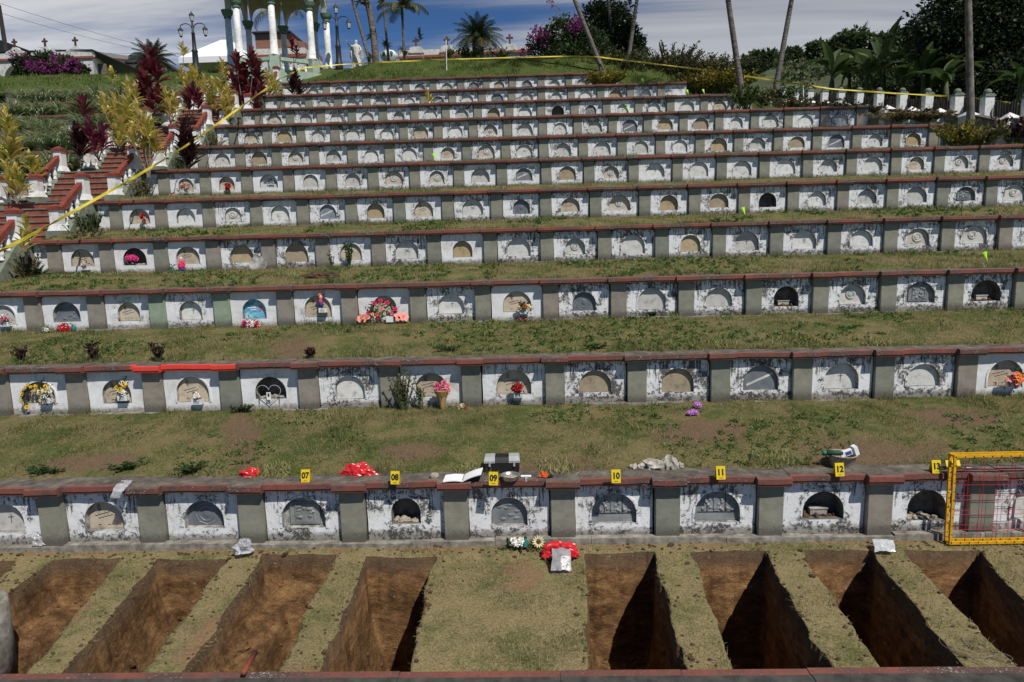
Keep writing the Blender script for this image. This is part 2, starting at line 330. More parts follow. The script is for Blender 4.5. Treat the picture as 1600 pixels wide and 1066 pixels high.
M['cycad'] = mat_leaf('cycad_leaves', [(.1, (.012, .028, .010)), (.6, (.028, .055, .018)), (.95, (.07, .10, .03))], .35, .1, 1, .5)
M['cycad_old'] = mat_leaf('old_cycad_leaves', [(.1, (.05, .05, .015)), (.6, (.11, .095, .03)), (.95, (.18, .14, .06))], .5, .2)
M['palmleaf'] = mat_leaf('palm_leaves', [(.1, (.045, .055, .028)), (.6, (.10, .115, .055)), (.95, (.20, .19, .11))], .4, .25)
M['banana'] = mat_leaf('banana_leaves', [(.1, (.022, .045, .014)), (.5, (.055, .09, .03)), (.9, (.15, .18, .075))], .35, .35, .5, .5)
M['straw'] = mat_leaf('dry_straw', [(.1, (.09, .07, .035)), (.5, (.18, .135, .065)), (.9, (.28, .21, .11))])
M['bark'] = mat_n('bark', [(.3, (.07, .06, .05)), (.6, (.20, .18, .155)), (.8, (.36, .33, .29))], 6, .9, .6, .02, stretch=(1, 1, .5))
M['palmbark'] = mat_n('palm_bark', [(.3, (.06, .052, .044)), (.55, (.16, .14, .12)), (.75, (.32, .29, .25))], 5, .9, .6, .02, stretch=(1, 1, 3))
M['stem'] = mat_n('pale_stem', [(.3, (.12, .10, .075)), (.7, (.34, .30, .24))], 12, .85)
M['gstem'] = mat_n('green_stem', [(.3, (.04, .06, .02)), (.7, (.10, .12, .05))], 12, .7)
# ---- paints and stuff
M['white'] = mat_n('white_paint', [(.3, (.50, .49, .46)), (.5, (.74, .74, .72)), (.8, (.80, .80, .79))], 7, .7, .2, .006)
M['offwhite'] = mat_n('mausoleum_white', [(.3, (.42, .40, .37)), (.6, (.66, .65, .62))], 4, .85, .3, .01)
M['plinth'] = mat_n('green_grey_plinth', [(.3, (.13, .15, .11)), (.7, (.24, .265, .205))], 8, .85)
M['step'] = mat_n('red_step', [(.3, (.17, .05, .032)), (.55, (.30, .09, .055)), (.8, (.37, .14, .09))], 7, .75, .4, .008)
M['tread'] = mat_n('step_edge', [(.3, (.11, .10, .085)), (.7, (.24, .22, .19))], 9, .8)
M['rail'] = mat_n('red_rail', [(.3, (.15, .038, .026)), (.7, (.26, .065, .042))], 8, .6, .2, .006)
M['pgreen'] = mat_n('pale_green_paint', [(.3, (.27, .35, .27)), (.7, (.40, .48, .38))], 5, .75)
M['capgreen'] = mat_n('green_capital', [(.3, (.07, .12, .08)), (.7, (.17, .24, .17))], 14, .7, .5, .02)
M['cream'] = mat_n('cream_arch', [(.3, (.40, .37, .28)), (.7, (.55, .52, .42))], 4, .8)
M['iron'] = mat_p('black_iron', (.022, .022, .024), .5, .5, 0)
M['rust'] = mat_p('rusty_cross', (.10, .045, .035), .8)
M['glass'] = mat_p('lamp_glass', (.62, .63, .62), .12, .6)
M['tape'] = mat_n('caution_tape', [(.3, (.52, .40, .03)), (.7, (.72, .58, .06))], 3, .45, .05, .002, spec=.5)
M['yellow'] = mat_p('marker_yellow', (.72, .52, .008), .45, .5, var=.05)
M['fyellow'] = mat_n('frame_yellow', [(.3, (.55, .27, .008)), (.6, (.72, .38, .012))], 14, .5, .1, .003)
M['redstr'] = mat_p('red_string', (.45, .02, .04), .7)
M['black'] = mat_p('black_plastic', (.018, .018, .019), .45)
M['greyp'] = mat_p('grey_plastic', (.34, .35, .36), .5)
M['paper'] = mat_p('paper', (.82, .82, .84), .8, .2, var=.03)
M['neon'] = mat_p('neon_flag', (.42, .80, .03), .6, var=.05)
M['redbag'] = mat_n('red_plastic_bag', [(.3, (.48, .012, .018)), (.7, (.66, .025, .03))], 20, .3, .3, .01, spec=.6)
def mat_film(name, col, alpha, rough=.2):
    m, N, L, b = nt(name); n = noise_node(N, L, co_obj(N, L, rnd=True), 16, 5)
    r = ramp(N, [(.3, tuple(c*.6 for c in col)), (.6, col)]); L.new(n.outputs['Fac'], r.inputs[0]); L.new(r.outputs[0], b.inputs['Base Color'])
    b.inputs['Roughness'].default_value = rough; b.inputs['Alpha'].default_value = alpha; b.inputs['Specular IOR Level'].default_value = .7
    bump(N, L, b, n.outputs['Fac'], .5, .02); return m
M['film'] = mat_film('clear_plastic', (.60, .60, .63), .72)
M['greybag'] = mat_film('grey_plastic', (.36, .35, .36), .96, .3)
M['foil'] = mat_film('plastic_sheet', (.62, .64, .66), .8, .15)
M['steel'] = mat_p('steel', (.42, .41, .39), .35, .5, .7)
M['sand'] = mat_n('dry_sand', [(.3, (.20, .165, .12)), (.7, (.46, .41, .33))], 30, .95, .5, .01)
M['stone'] = mat_n('pale_stone', [(.3, (.20, .17, .14)), (.5, (.42, .38, .33)), (.75, (.60, .57, .52))], 7, .9, .7, .02, detail=8)
M['statue'] = mat_n('statue_white', [(.3, (.42, .41, .37)), (.6, (.66, .64, .60))], 7, .75)
for nme, col in dict(p_pink=(.62, .17, .27), p_mag=(.60, .03, .20), p_red=(.45, .012, .02), p_hot=(.66, .03, .11), p_yel=(.75, .48, .03), p_white=(.78, .77, .72), p_orange=(.72, .17, .03), p_salmon=(.75, .30, .24),
                     p_lilac=(.40, .14, .46), p_pale=(.68, .62, .35), p_teal=(.03, .19, .16), p_brown=(.09, .045, .025), p_blue=(.05, .07, .25), p_navy=(.02, .04, .16), p_dkgrn=(.01, .045, .025), p_grn=(.02, .20, .10), p_cello=(.42, .26, .10), p_terra=(.36, .12, .06)).items():
    M[nme] = mat_p('petal_'+nme[2:] if nme not in ('p_cello', 'p_terra', 'p_navy', 'p_dkgrn', 'p_grn') else nme[2:]+'_finish', col, .6, .35, var=.22, scale=30)
def mat_brick():
    m, N, L, b = nt('raw_brick'); t = N.new('ShaderNodeTexBrick'); mp = N.new('ShaderNodeMapping'); mp.inputs['Rotation'].default_value = (rad(90), 0, 0); L.new(co_obj(N, L), mp.inputs[0]); L.new(mp.outputs[0], t.inputs[0])
    t.inputs['Color1'].default_value = (.30, .105, .055, 1); t.inputs['Color2'].default_value = (.20, .07, .04, 1); t.inputs['Mortar'].default_value = (.30, .27, .23, 1); t.inputs['Scale'].default_value = 2.2
    L.new(t.outputs[0], b.inputs['Base Color']); b.inputs['Roughness'].default_value = .9; return m
M['brick'] = mat_brick()
def mat_blue():
    m, N, L, b = nt('painted_sky_plaque'); n = noise_node(N, L, co_obj(N, L, (5, 5, 9)), 1, 4, .6, .8)
    r = ramp(N, [(.3, (.03, .22, .42)), (.48, (.10, .42, .60)), (.6, (.42, .62, .68)), (.75, (.70, .74, .72))]); L.new(n.outputs['Fac'], r.inputs[0]); L.new(r.outputs[0], b.inputs['Base Color'])
    b.inputs['Roughness'].default_value = .45; return m
M['sky_plq'] = mat_blue()
M['far'] = mat_n('far_hill_scrub', [(.3, (.030, .042, .022)), (.5, (.065, .078, .038)), (.72, (.11, .118, .06))], .16, .95, .8, .6, world=True, detail=9)
# ------------------------------------------------------------------ terraces: measured lines
P = 1.2465; PW = .295; HP = .67; CT = .105
YK = [7.803+2.4955*i for i in range(11)]
ZC = [-2.845, -1.806, -.780, .215, 1.222, 2.239, 3.226, 4.278, 5.299, 6.319, 7.38]      # cornice tops, seen from the eye
ZC = [z+E for z in ZC]
ZB = [z-CT-HP for z in ZC]; ZB[0] -= .0
PH = [.18, .19, .22, .23, .28, .37, .36, .40, .40, .48, .50]                            # left edge of one pilaster
XL = [-10.5, -11.5, -11.3, -11.3, -11.3, -11.3, -11.3, -11.3, -11.3, -11.3, -11.4]
XR = [9.6, 11.0, 13.5, 14.5, 15.0, 16.4, 13.15, 12.05, 8.75, 6.75, 4.3]
STAIR = (-13.7, -11.5)
# ------------------------------------------------------------------ mesh stock for the tomb walls
def arch_pts(w, sill, top, n=14):
    r = w/2; sp = top-r; pts = [(-r, sill)]
    for i in range(n+1):
        a = math.pi*(1-i/n); pts.append((r*math.cos(a), sp+r*math.sin(a)))
    pts.append((r, sill)); return pts
_tf = {}
def tomb_mesh(w, sill, top, deep, width, var, hollow=False):
    key = (w, sill, top, deep, round(width, 3), var, hollow)
    if key in _tf: return _tf[key]
    rr = random.Random(zlib.crc32(repr(key).encode())); bm = bmesh.new(); hw = width/2; rc = .035+.05*rr.random()
    out = [(-hw-.006*rr.random(), -.16), (-hw+.004*rr.random(), .2), (-hw-.005*rr.random(), .45)]
    for i in range(5):
        a = math.pi-math.pi/2*i/4; out.append((-hw+rc+rc*math.cos(a), HP-.004-rc+rc*math.sin(a)))
    for i in range(5):
        a = math.pi/2-math.pi/2*i/4; out.append((hw-rc+rc*math.cos(a), HP-.004-rc+rc*math.sin(a)))
    out += [(hw+.006*rr.random(), .45), (hw-.004*rr.random(), .2), (hw+.005*rr.random(), -.16)]
    inn = arch_pts(w, sill, top)
    ov = [bm.verts.new((x, 0, z)) for x, z in out]; iv = [bm.verts.new((x, 0, z)) for x, z in inn]
    ed = []
    for lp in (ov, iv):
        for i in range(len(lp)): ed.append(bm.edges.new((lp[i], lp[(i+1) % len(lp)])))
    bmesh.ops.triangle_fill(bm, edges=ed, use_beauty=True, use_dissolve=False, normal=(0, -1, 0))
    for f in bm.faces: f.material_index = 0
    fr = list(bm.faces); ov2 = [bm.verts.new((v.co.x, .16, v.co.z)) for v in ov]; iv2 = [bm.verts.new((v.co.x*.985, deep, v.co.z)) for v in iv]
    for a, b in ((ov, ov2),):
        for i in range(len(a)): bm.faces.new((a[i], b[i], b[(i+1) % len(a)], a[(i+1) % len(a)]))
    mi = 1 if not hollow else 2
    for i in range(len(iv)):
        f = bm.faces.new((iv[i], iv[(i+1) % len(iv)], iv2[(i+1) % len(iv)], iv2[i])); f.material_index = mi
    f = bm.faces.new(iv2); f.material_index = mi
    if var == 0 and not hollow:                # raised plaster rim round the arch
        q = arch_pts(w+.055, sill, top+.0275); o_ = [bm.verts.new((x, -.011, z)) for x, z in q]; i_ = [bm.verts.new((x*1.001, -.011, z)) for x, z in inn]; ob = [bm.verts.new((x, .001, z)) for x, z in q]; ib = [bm.verts.new((x*1.001, .001, z)) for x, z in inn]
        for i in range(len(q)-1): bm.faces.new((o_[i], o_[i+1], i_[i+1], i_[i])); bm.faces.new((ob[i], ob[i+1], o_[i+1], o_[i])); bm.faces.new((i_[i], i_[i+1], ib[i+1], ib[i]))
        bm.faces.new((o_[0], i_[0], ib[0], ob[0])); bm.faces.new((o_[-1], i_[-1], ib[-1], ob[-1]))
    bmesh.ops.recalc_face_normals(bm, faces=bm.faces)
    me = bpy.data.meshes.new('tomb_front'); bm.to_mesh(me); bm.free()
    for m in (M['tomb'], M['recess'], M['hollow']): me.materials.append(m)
    _tf[key] = me; return me
_pq = {}
def text_mesh(txt, size, mat, bold=.0, depth=.002):
    cu = bpy.data.curves.new('writing', 'FONT'); cu.body = txt; cu.size = size; cu.align_x = 'CENTER'; cu.align_y = 'CENTER'; cu.offset = bold; cu.extrude = depth; cu.space_line = .85; cu.resolution_u = 3
    o = bpy.data.objects.new('writing', cu); C.objects.link(o); bpy.context.view_layer.update()
    me = bpy.data.meshes.new_from_object(o.evaluated_get(bpy.context.evaluated_depsgraph_get())); bpy.data.objects.remove(o); me.materials.clear(); me.materials.append(mat); return me
def add_text(mb, txt, size, x, y, z, mat, bold=.002):
    me = text_mesh(txt, size, M['ink'], bold, .001)
    mb.add([(v.co.x+x, y, v.co.y+z) for v in me.vertices], [list(p.vertices) for p in me.polygons], mat)
def plaque_mesh(kind, w, sill, top, var):
    key = (kind, w, sill, top, var)
    if key in _pq: return _pq[key]
    rr = random.Random(zlib.crc32(kind.encode())+var*77); mb = MB(); base = 'marble' if kind in 'GEM' else 'plq'
    if kind in ('WBOR' 'XTCS') or kind in ('G', 'M'):
        q = arch_pts(w-.012, sill+.004, top-.006); n = len(q)
        mb.add([(x, -.012, z) for x, z in q]+[(x, .004, z) for x, z in q], [tuple(range(n))]+[(i, n+i, n+(i+1) % n, (i+1) % n) for i in range(n)], 0)
    cz = sill+(top-sill)*.45
    if kind in 'BC':                            # painted beige plaque: emblem, two lines of script, small marks
        mb.tube([(-.10+.02*math.sin(t*5), -.014, top-.10+.045*math.cos(t*5+.4)) for t in [i/9 for i in range(10)]], .0035, 4, 1)
        mb.tube([(-.10, -.014, top-.05), (-.10, -.014, top-.15)], .003, 4, 1)
        for j in range(2):
            z0 = cz-.00-.035*j; x0 = -.16+.04*j
            mb.tube([(x0+i*.016, -.014, z0+.007*i*.55+.008*math.sin(i*2.3+j+var)) for i in range(13)], .0032, 4, 1)
        for j in range(2): mb.tube([(-.13+.12*j, -.014, sill+.05), (-.09+.12*j, -.014, sill+.055)], .003, 4, 1)
    if kind == 'T':
        for i, (t, s) in enumerate((('LAI', .085), ('MORALES', .085), ('YEPES', .085))): add_text(mb, t, s, .02, -.0145, top-.14-.095*i, 1, .003)
    if kind == 'R':                             # round medallion
        cx = rr.uniform(-.03, .02); R0 = rr.uniform(.085, .115)
        Mx = Matrix.Translation((cx, -.012, cz+.02)) @ Matrix.Rotation(rad(90), 4, 'X')
        mb.lathe([(R0*.55, .0), (R0*.6, .022), (R0*.72, .012), (R0*.86, .02), (R0, .012), (R0*1.02, 0)], 20, mat=2, M=Mx, cap=False)
        mb.ball((cx, -.018, cz+.02), (R0*.5, .012, R0*.5), 8, 2, .5, var)
        mb.box(-w*.4, w*.4, -.03, -.012, sill+.004, sill+.025, 2)
    if kind in 'E':                             # rectangular relief plate
        hw = w*.34; mb.box(-hw, hw, -.014, .004, sill+.03, top-.075, 0); mb.box(-hw*.86, hw*.86, -.020, -.014, sill+.055, sill+.062, 0); mb.box(-hw*.8, hw*.8, -.024, -.014, top-.11, top-.10, 0)
        for i in range(16): mb.ball((rr.uniform(-.6, .6)*hw, -.016, rr.uniform(sill+.09, top-.12)), (.028, .014, .022), 6, 0, .5, i)
        for s in (-1, 1): mb.box(s*hw*.62-.004, s*hw*.62+.004, -.024, -.014, sill+.08, top-.115, 0)
    if kind in 'M':                             # half-round relief
        mb.box(-.03, .03, -.02, -.012, sill+.12, top-.05, 0); mb.box(-w*.42, w*.42, -.018, -.012, sill+.105, sill+.113, 1)
        for i in range(26): mb.ball((rr.uniform(-.36, .36)*w, -.014, rr.uniform(sill+.13, top-.09)), (.022, .014, .02), 6, 0, .5, i)
        for s in (-.2, .2): mb.box(s*w-.003, s*w+.003, -.02, -.012, sill+.115, top-.05, 1)
    if kind == 'G':
        Mx = Matrix.Translation((0, -.012, cz)) @ Matrix.Rotation(rad(90), 4, 'X')
        if var % 3 == 0:
            for r_ in (.14, .09): mb.lathe([(r_, 0), (r_+.006, .006), (r_+.014, .006), (r_+.02, 0)], 8 if r_ > .1 else 20, mat=0, M=Mx, cap=False)
            mb.ball((0, -.012, cz), (.05, .012, .06), 8, 0)
        elif var % 3 == 1:
            for i in range(10): mb.ball((rr.uniform(-.3, .3)*w, -.012, rr.uniform(sill+.05, top-.08)), (.045, .012, .02), 6, 0, .5, i)
        else: mb.add([(-.2, -.0145, sill+.06), (.2, -.0145, cz+.06), (.2, -.0145, cz+.10), (-.2, -.0145, sill+.10)], [(0, 1, 2, 3)], 2)
    if kind == 'X': mb.tube([(-.05, -.014, cz+.03), (.06, -.014, cz-.03)], .004, 4, 1); mb.tube([(-.04, -.014, cz-.03), (.05, -.014, cz+.04)], .004, 4, 1)
    if kind == 'S':                             # painted sky with a small robed figure and writing bars
        for j, (x, z, l) in enumerate(((-.06, top-.13, .1), (-.07, top-.17, .14), (-.05, top-.21, .12))): mb.box(x-l/2, x+l/2, -.0145, -.013, z-.008, z+.008, 2)
        mb.ball((.09, -.012, cz+.01), (.03, .006, .06), 8, 1); mb.ball((.09, -.012, cz+.08), (.02, .006, .02), 8, 1)
    if kind == 'W' and var % 2: mb.tube([(.02, -.014, cz+.05), (.015, -.014, cz-.06)], .004, 4, 1); mb.tube([(-.02, -.014, cz+.015), (.05, -.014, cz+.02)], .004, 4, 1)
    mats = [M[base], M['ink'], M['ring']]
    if kind == 'S': mats = [M['sky_plq'], M['p_pink'], M['paper']]
    me = mb.mesh('plaque', mats); _pq[key] = me; return me
PC = dict(W=[(.62, .61, .58), (.70, .69, .66), (.52, .50, .47)], B=[(.52, .44, .33), (.56, .48, .37), (.48, .40, .30)], C=[(.56, .47, .35)], O=[(.42, .32, .19), (.36, .29, .20), (.46, .36, .22)], G=[(.15, .165, .185), (.19, .20, .21)],
          R=[(.58, .56, .52), (.52, .46, .38)], E=[(.21, .22, .225), (.25, .26, .25)], M=[(.25, .26, .27)], X=[(.6, .59, .56)], T=[(.55, .57, .57)], S=[(1, 1, 1)])
# kind of every tomb, left to right, from the panel left of the first counted pilaster; D hollow
ROWT = {0: (-7, 'WBGEDGMMDDW', [.35, .45, .35, .5, .65, .5, .4, .6, .5, .55, .4]),
        1: (-7, 'BBCDWBBOOGWWB', [.12, .08, .0, .1, .62, .15, .25, .75, .72, .85, .55, .68, .05]),
        2: (-9, 'WGBWSBBWCGWWDREDW', [.08, .06, .18, .3, 0, .15, .06, .68, 0, .72, .74, .7, .6, .6, .72, .8, .5]),
        3: (-9, 'BDBOOBXOWRWOWWWRRW', [.05, .06, .06, .5, .62, .22, .66, .15, .62, .55, .72, .66, .58, .52, .5, .62, .62, .5]),
        4: (-9, 'BWRWGOBXGBROODWWWER', [.12, .06, .4, .2, .5, .35, .3, .5, .45, .5, .3, .3, .5, .3, .4, .4, .4, .6, .6]),
        5: (-9, 'BBTWWRRWGORWWWWWWBRRW', [.3, .1, .02, .2, .35, .45, .35, .2, .3, .3, .45, .25, .3, .2, .35, .35, .35, .3, .4, .4])}
olive = (.232, .226, .178)
WL = ['lowest tomb wall, with yellow number cards along its cornice', 'second tomb wall from the bottom, with one fresh bright red cornice length', 'third tomb wall from the bottom, with the blue painted plaque', 'fourth tomb wall from the bottom, with a round slab leaning against it',
      'fifth tomb wall from the bottom, starting beside the red stairs', 'sixth tomb wall from the bottom, with a black name lettered on one plaque', 'seventh tomb wall, ending short before the boundary wall', 'eighth tomb wall, ending under the dry grass on the right',
      'ninth tomb wall, ending below the yellow bushes', 'tenth tomb wall, next to the topmost one', 'topmost and farthest tomb wall, under the grass slope']
pil_mesh = {}
def pilaster_mesh(w):
    if round(w, 3) in pil_mesh: return pil_mesh[round(w, 3)]
    bm = bmesh.new(); bmesh.ops.create_cube(bm, size=1)
    for v in bm.verts: v.co = Vector(((v.co.x+.5)*w, (v.co.y+.5)*.42, (v.co.z+.5)*(HP+.156)-.16))
    bmesh.ops.bevel(bm, geom=list(bm.edges), offset=.008, segments=2, affect='EDGES')
    bmesh.ops.subdivide_edges(bm, edges=[e for e in bm.edges if abs(e.verts[0].co.z-e.verts[1].co.z) > .3], cuts=5)
    for v in bm.verts: v.co.x += .006*mnoise.noise(v.co*5); v.co.y += .006*mnoise.noise(v.co*6+Vector((3, 1, 2)))
    me = bpy.data.meshes.new('pilaster'); bm.to_mesh(me); bm.free(); me.materials.append(M['pil']); pil_mesh[round(w, 3)] = me; return me
def cornice(root, segs, mats, label=None):
    mb = MB(); yb = .30
    for (x0, x1, yf) in segs:
        n = max(2, int((x1-x0)/.14)); j0 = R.uniform(-.004, .004); tl = R.uniform(-.004, .004)
        rows = []
        for i in range(n+1):
            x = x0+(x1-x0)*i/n; t = i/n-.5; a = .009*mnoise.noise(Vector((x*4.1, root.location.y, 1.3))); b = .011*mnoise.noise(Vector((x*5.3, root.location.y, 7.7)))
            dz = HP+j0+tl*t+a; y = yf+b
            rows.append([(x, yb, dz+.10+a), (x, y+.03, dz+CT), (x, y+.004, dz+CT-.012), (x, y, dz+.034), (x, y+.012, dz+.026), (x, y+.014, dz+.005), (x, y+.020, dz), (x, yb, dz)])
        k = len(rows[0]); vs = [p for r in rows for p in r]; fs = []; ms = []
        for i in range(n):
            for j in range(k-1): fs.append((i*k+j, (i+1)*k+j, (i+1)*k+j+1, i*k+j+1)); ms.append(0 if j == 0 else 1)
        fs.append(tuple(reversed(range(k)))); fs.append(tuple(range(n*k, n*k+k))); ms += [1, 1]
        b0 = len(mb.v); mb.v += vs; mb.f += [[b0+i for i in f] for f in fs]; mb.m += ms
    return mb.build('cornice', mats, root, label=label)
PXL = [[-6.1, -4.86, -3.62, -2.37, -1.11, 0.18, 1.43, 2.65, 3.93, 5.11], [-7.33, -6.11, -4.89, -3.65, -2.37, -1.1, 0.19, 1.45, 2.72, 3.96, 5.19, 6.42],
 [-9.73, -8.5, -7.3, -6.05, -4.83, -3.6, -2.29, -1.06, 0.22, 1.49, 2.75, 4.0, 5.23, 6.47, 7.69, 8.91], [-10.94, -9.73, -8.48, -7.29, -6.03, -4.8, -3.54, -2.29, -1.03, 0.23, 1.5, 2.76, 4.02, 5.27, 6.52, 7.74, 8.97, 10.2],
 [-10.93, -9.73, -8.47, -7.22, -6.0, -4.74, -3.49, -2.24, -0.98, 0.28, 1.55, 2.8, 4.06, 5.31, 6.54, 7.78, 9.01, 10.25, 11.46], [-9.65, -8.42, -7.18, -5.92, -4.68, -3.46, -2.17, -0.92, 0.37, 1.6, 2.89, 4.15, 5.41, 6.63, 7.86, 9.09, 10.35, 11.56, 12.81],
 [-9.59, -8.38, -7.14, -5.88, -4.66, -3.39, -2.13, -0.86, 0.36, 1.64, 2.89, 4.12, 5.39, 6.62, 7.88, 9.11, 10.36, 11.58, 12.76], [-9.57, -8.33, -7.1, -5.83, -4.6, -3.36, -2.1, -0.86, 0.4, 1.65, 2.89, 4.14, 5.4, 6.66, 7.91, 9.09, 10.36],
 [-9.53, -8.3, -7.06, -5.84, -4.58, -3.34, -2.09, -0.85, 0.4, 1.71, 2.96, 4.21, 5.44, 6.74], [-10.72, -9.51, -8.26, -7.02, -5.81, -4.55, -3.32, -2.06, -0.78, 0.48, 1.74, 2.99, 4.25, 5.54], [-9.42, -8.17, -6.93, -5.7, -4.45, -3.18, -1.99, -0.8, 0.53, 1.8]]
def pil_x(k, n):
    d = {round((x-PH[k])/P): x for x in PXL[k]}; a, b = min(d), max(d)
    return d[n] if n in d else (d[a]+P*(n-a) if n < a else d[b]+P*(n-b))
def make_wall(k, x0, x1, label, group=None, left=False):
    root = thing('tomb_row', label, 'tomb row', (0, YK[k], ZB[k]), group=group or 'terrace walls of tombs')
    rr = random.Random(100+k+(50 if left else 0)); n0 = math.floor((x0-PH[k])/P)-1; n1 = math.ceil((x1-PH[k])/P)+1
    st, kinds, gr = ROWT.get(k, (0, '', [])); first = {0: -6, 1: -7, 2: -9, 3: -9, 4: -9, 5: -9}.get(k)
    if k in ROWT: st = {0: -6, 1: -7, 2: -9, 3: -9, 4: -9, 5: -9}[k]
    segs = []; edges = []
    for n in range(n0, n1+1):
        xl = pil_x(k, n); jx = 0; gap = pil_x(k, n+1)-xl-PW
        if xl >= x0-.02 and xl+PW <= x1+.25:
            c = olive; q = rr.random()
            if q < .15: c = (.25, .222, .182)
            elif q < .35: c = (.20, .205, .165)
            if k in (1, 2, 3) and n < -2 and q > .35: c = (.25, .225, .19)
            if k == 2 and n in (-6, -5): c = (.25, .31, .225)
            place('pilaster', pilaster_mesh(PW), root, (xl+jx, 0, 0), col=c); edges.append(xl+jx)
        pc = xl+PW+gap/2
        if pc-.44 < x0 or pc+.44 > x1: continue
        i = n-st
        kd = kinds[i] if 0 <= i < len(kinds) and not left else rr.choices('WBOGRXEMD', [48, 12, 9, 6, 10, 3, 2, 2, 3])[0]
        g = gr[i] if 0 <= i < len(gr) and not left else rr.uniform(.25, .78)
        var = rr.randrange(4); w, sill, top = rr.choice([(.49, .16, .54), (.46, .15, .53), (.52, .15, .56), (.49, .18, .53), (.44, .16, .52), (.54, .17, .56)])
        deep = {0: .075, 1: .10, 2: .06, 3: .085}[var]; hol = kd == 'D'
        if hol: deep = .24; 
        if kd == 'D' and k == 0 and i == 4: w, sill, top = .36, .20, .53
        if kd in 'C': deep = .06
        if kd in 'EM': deep = .07
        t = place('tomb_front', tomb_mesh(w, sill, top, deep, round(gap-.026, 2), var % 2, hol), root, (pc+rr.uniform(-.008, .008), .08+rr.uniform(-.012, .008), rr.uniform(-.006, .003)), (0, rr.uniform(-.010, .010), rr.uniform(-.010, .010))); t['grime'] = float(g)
        if not hol:
            cs = PC[kd]; c = cs[rr.randrange(len(cs))]
            gv = {(0, 2): 0, (0, 5): 1, (1, 9): 2, (2, 1): 1, (2, 9): 0}.get((k, i), var)
            lb = None
            if kd == 'S': lb = 'blue plaque painted with sky, clouds and a small pink figure'
            if kd == 'T': lb = 'grey plaque lettered in black capitals'
            if kd == 'C': lb = 'clean beige plaque with black script'
            if (k, i) == (4, 4): c = (.22, .25, .30); lb = 'smooth blue-grey plaque'
            place('plaque', plaque_mesh(kd, w, sill, top, gv if kd in 'G' else var), t, (0, deep-.006, 0), col=c, label=lb)
        else:
            mb = MB(); s = random.Random(k*31+i)
            for j in range(14): mb.ball((s.uniform(-.4, .4)*w, s.uniform(.06, .2), sill+.01), (s.uniform(.02, .06), .05, s.uniform(.01, .035)), 6, 0, .6, j)
            mb.build('soil_heap', M['sand'] if s.random() < .5 else M['soil'], t)
            if (k, i) in ((0, 8), (2, 12), (2, 15)): mbx = MB().box(-.11, .09, .10, .18, sill+.02, sill+.09); mbx.box(-.12, .10, .09, .19, sill+.09, sill+.105); mbx.build('stone_block', M['stone'], t)
    # plain plastered ends
    if edges:
        for a, b in ((x0+.03, edges[0]-.012), (edges[-1]+PW+.012, x1-.03)):
            if b-a > .06:
                q = MB().box(-(b-a)/2, (b-a)/2, 0, .16, -.16, HP-.004).build('end_panel', M['tomb'], root, ((a+b)/2, .08, 0)); q['grime'] = .3
    # cornice: breaks forward over every pilaster
    x = x0; top_segs = []
    for e in edges:
        a, b = e-.055, e+PW+.055
        if a > x+.02: top_segs.append((x, a, -.035))
        top_segs.append((max(a, x0-.06), min(b, x1+.06), -.115)); x = min(b, x1+.06)
    if x < x1-.02: top_segs.append((x, x1, -.035))
    if k == 1 and not left:
        xa, xb = W(205, 572, YK[1]).x, W(372, 570, YK[1]).x; new = []; old = []
        for s in top_segs:
            cuts = [c for c in (xa, xb) if s[0] < c < s[1]]; pts = [s[0]]+cuts+[s[1]]
            for a, b in zip(pts, pts[1:]): (new if xa <= (a+b)/2 <= xb else old).append((a, b, s[2]))
        cornice(root, [s for s in old if s[0] < xa], [M['captop'], M['cap']]); cornice(root, [s for s in old if s[0] >= xb-.01], [M['captop'], M['cap']])
        cornice(root, new, [M['captop'], M['cap_new']], 'freshly painted bright red cornice length')
    else: cornice(root, top_segs, [M['captop'], M['cap']])
    MB().box(x0, x1, .40, .50, -.3, HP+.05).build('wall_core', M['core'], root)
    for s, xx in ((-1, x0), (1, x1)): MB().box(xx-.02 if s < 0 else xx-.03, xx+.03 if s < 0 else xx+.02, .09, .41, -.25, HP-.002).build('wall_end', M['conc'], root)
    if k < 5:
        mb = MB(); x = x0
        while x < x1:
            l = rr.uniform(.5, 1.4); d = rr.uniform(.0, .02); h = rr.uniform(-.03, .03) if k else rr.uniform(.0, .035)
            mb.box(x, min(x+l, x1)-.004, -.035-d, .06, -.2, h); x += l
        mb.build('footing', M['conc'], root)
    return root
for k in range(11): make_wall(k, XL[k], XR[k], WL[k])
LL = {4: 'short tomb wall left of the red stairs, lowest of those there', 5: 'tomb wall left of the red stairs, second up', 6: 'tomb wall left of the stairs behind yellow croton plants', 7: 'tomb wall left of the stairs among pale tussocks', 8: 'tomb wall left of the stairs below the dark band wall', 9: 'tomb wall left of the stairs, second from the upper lawn', 10: 'tomb wall edging the upper lawn left of the stairs'}
for k in range(4, 11): make_wall(k, -24.5 if k > 5 else -18.5, -13.9, LL[k], left=True)
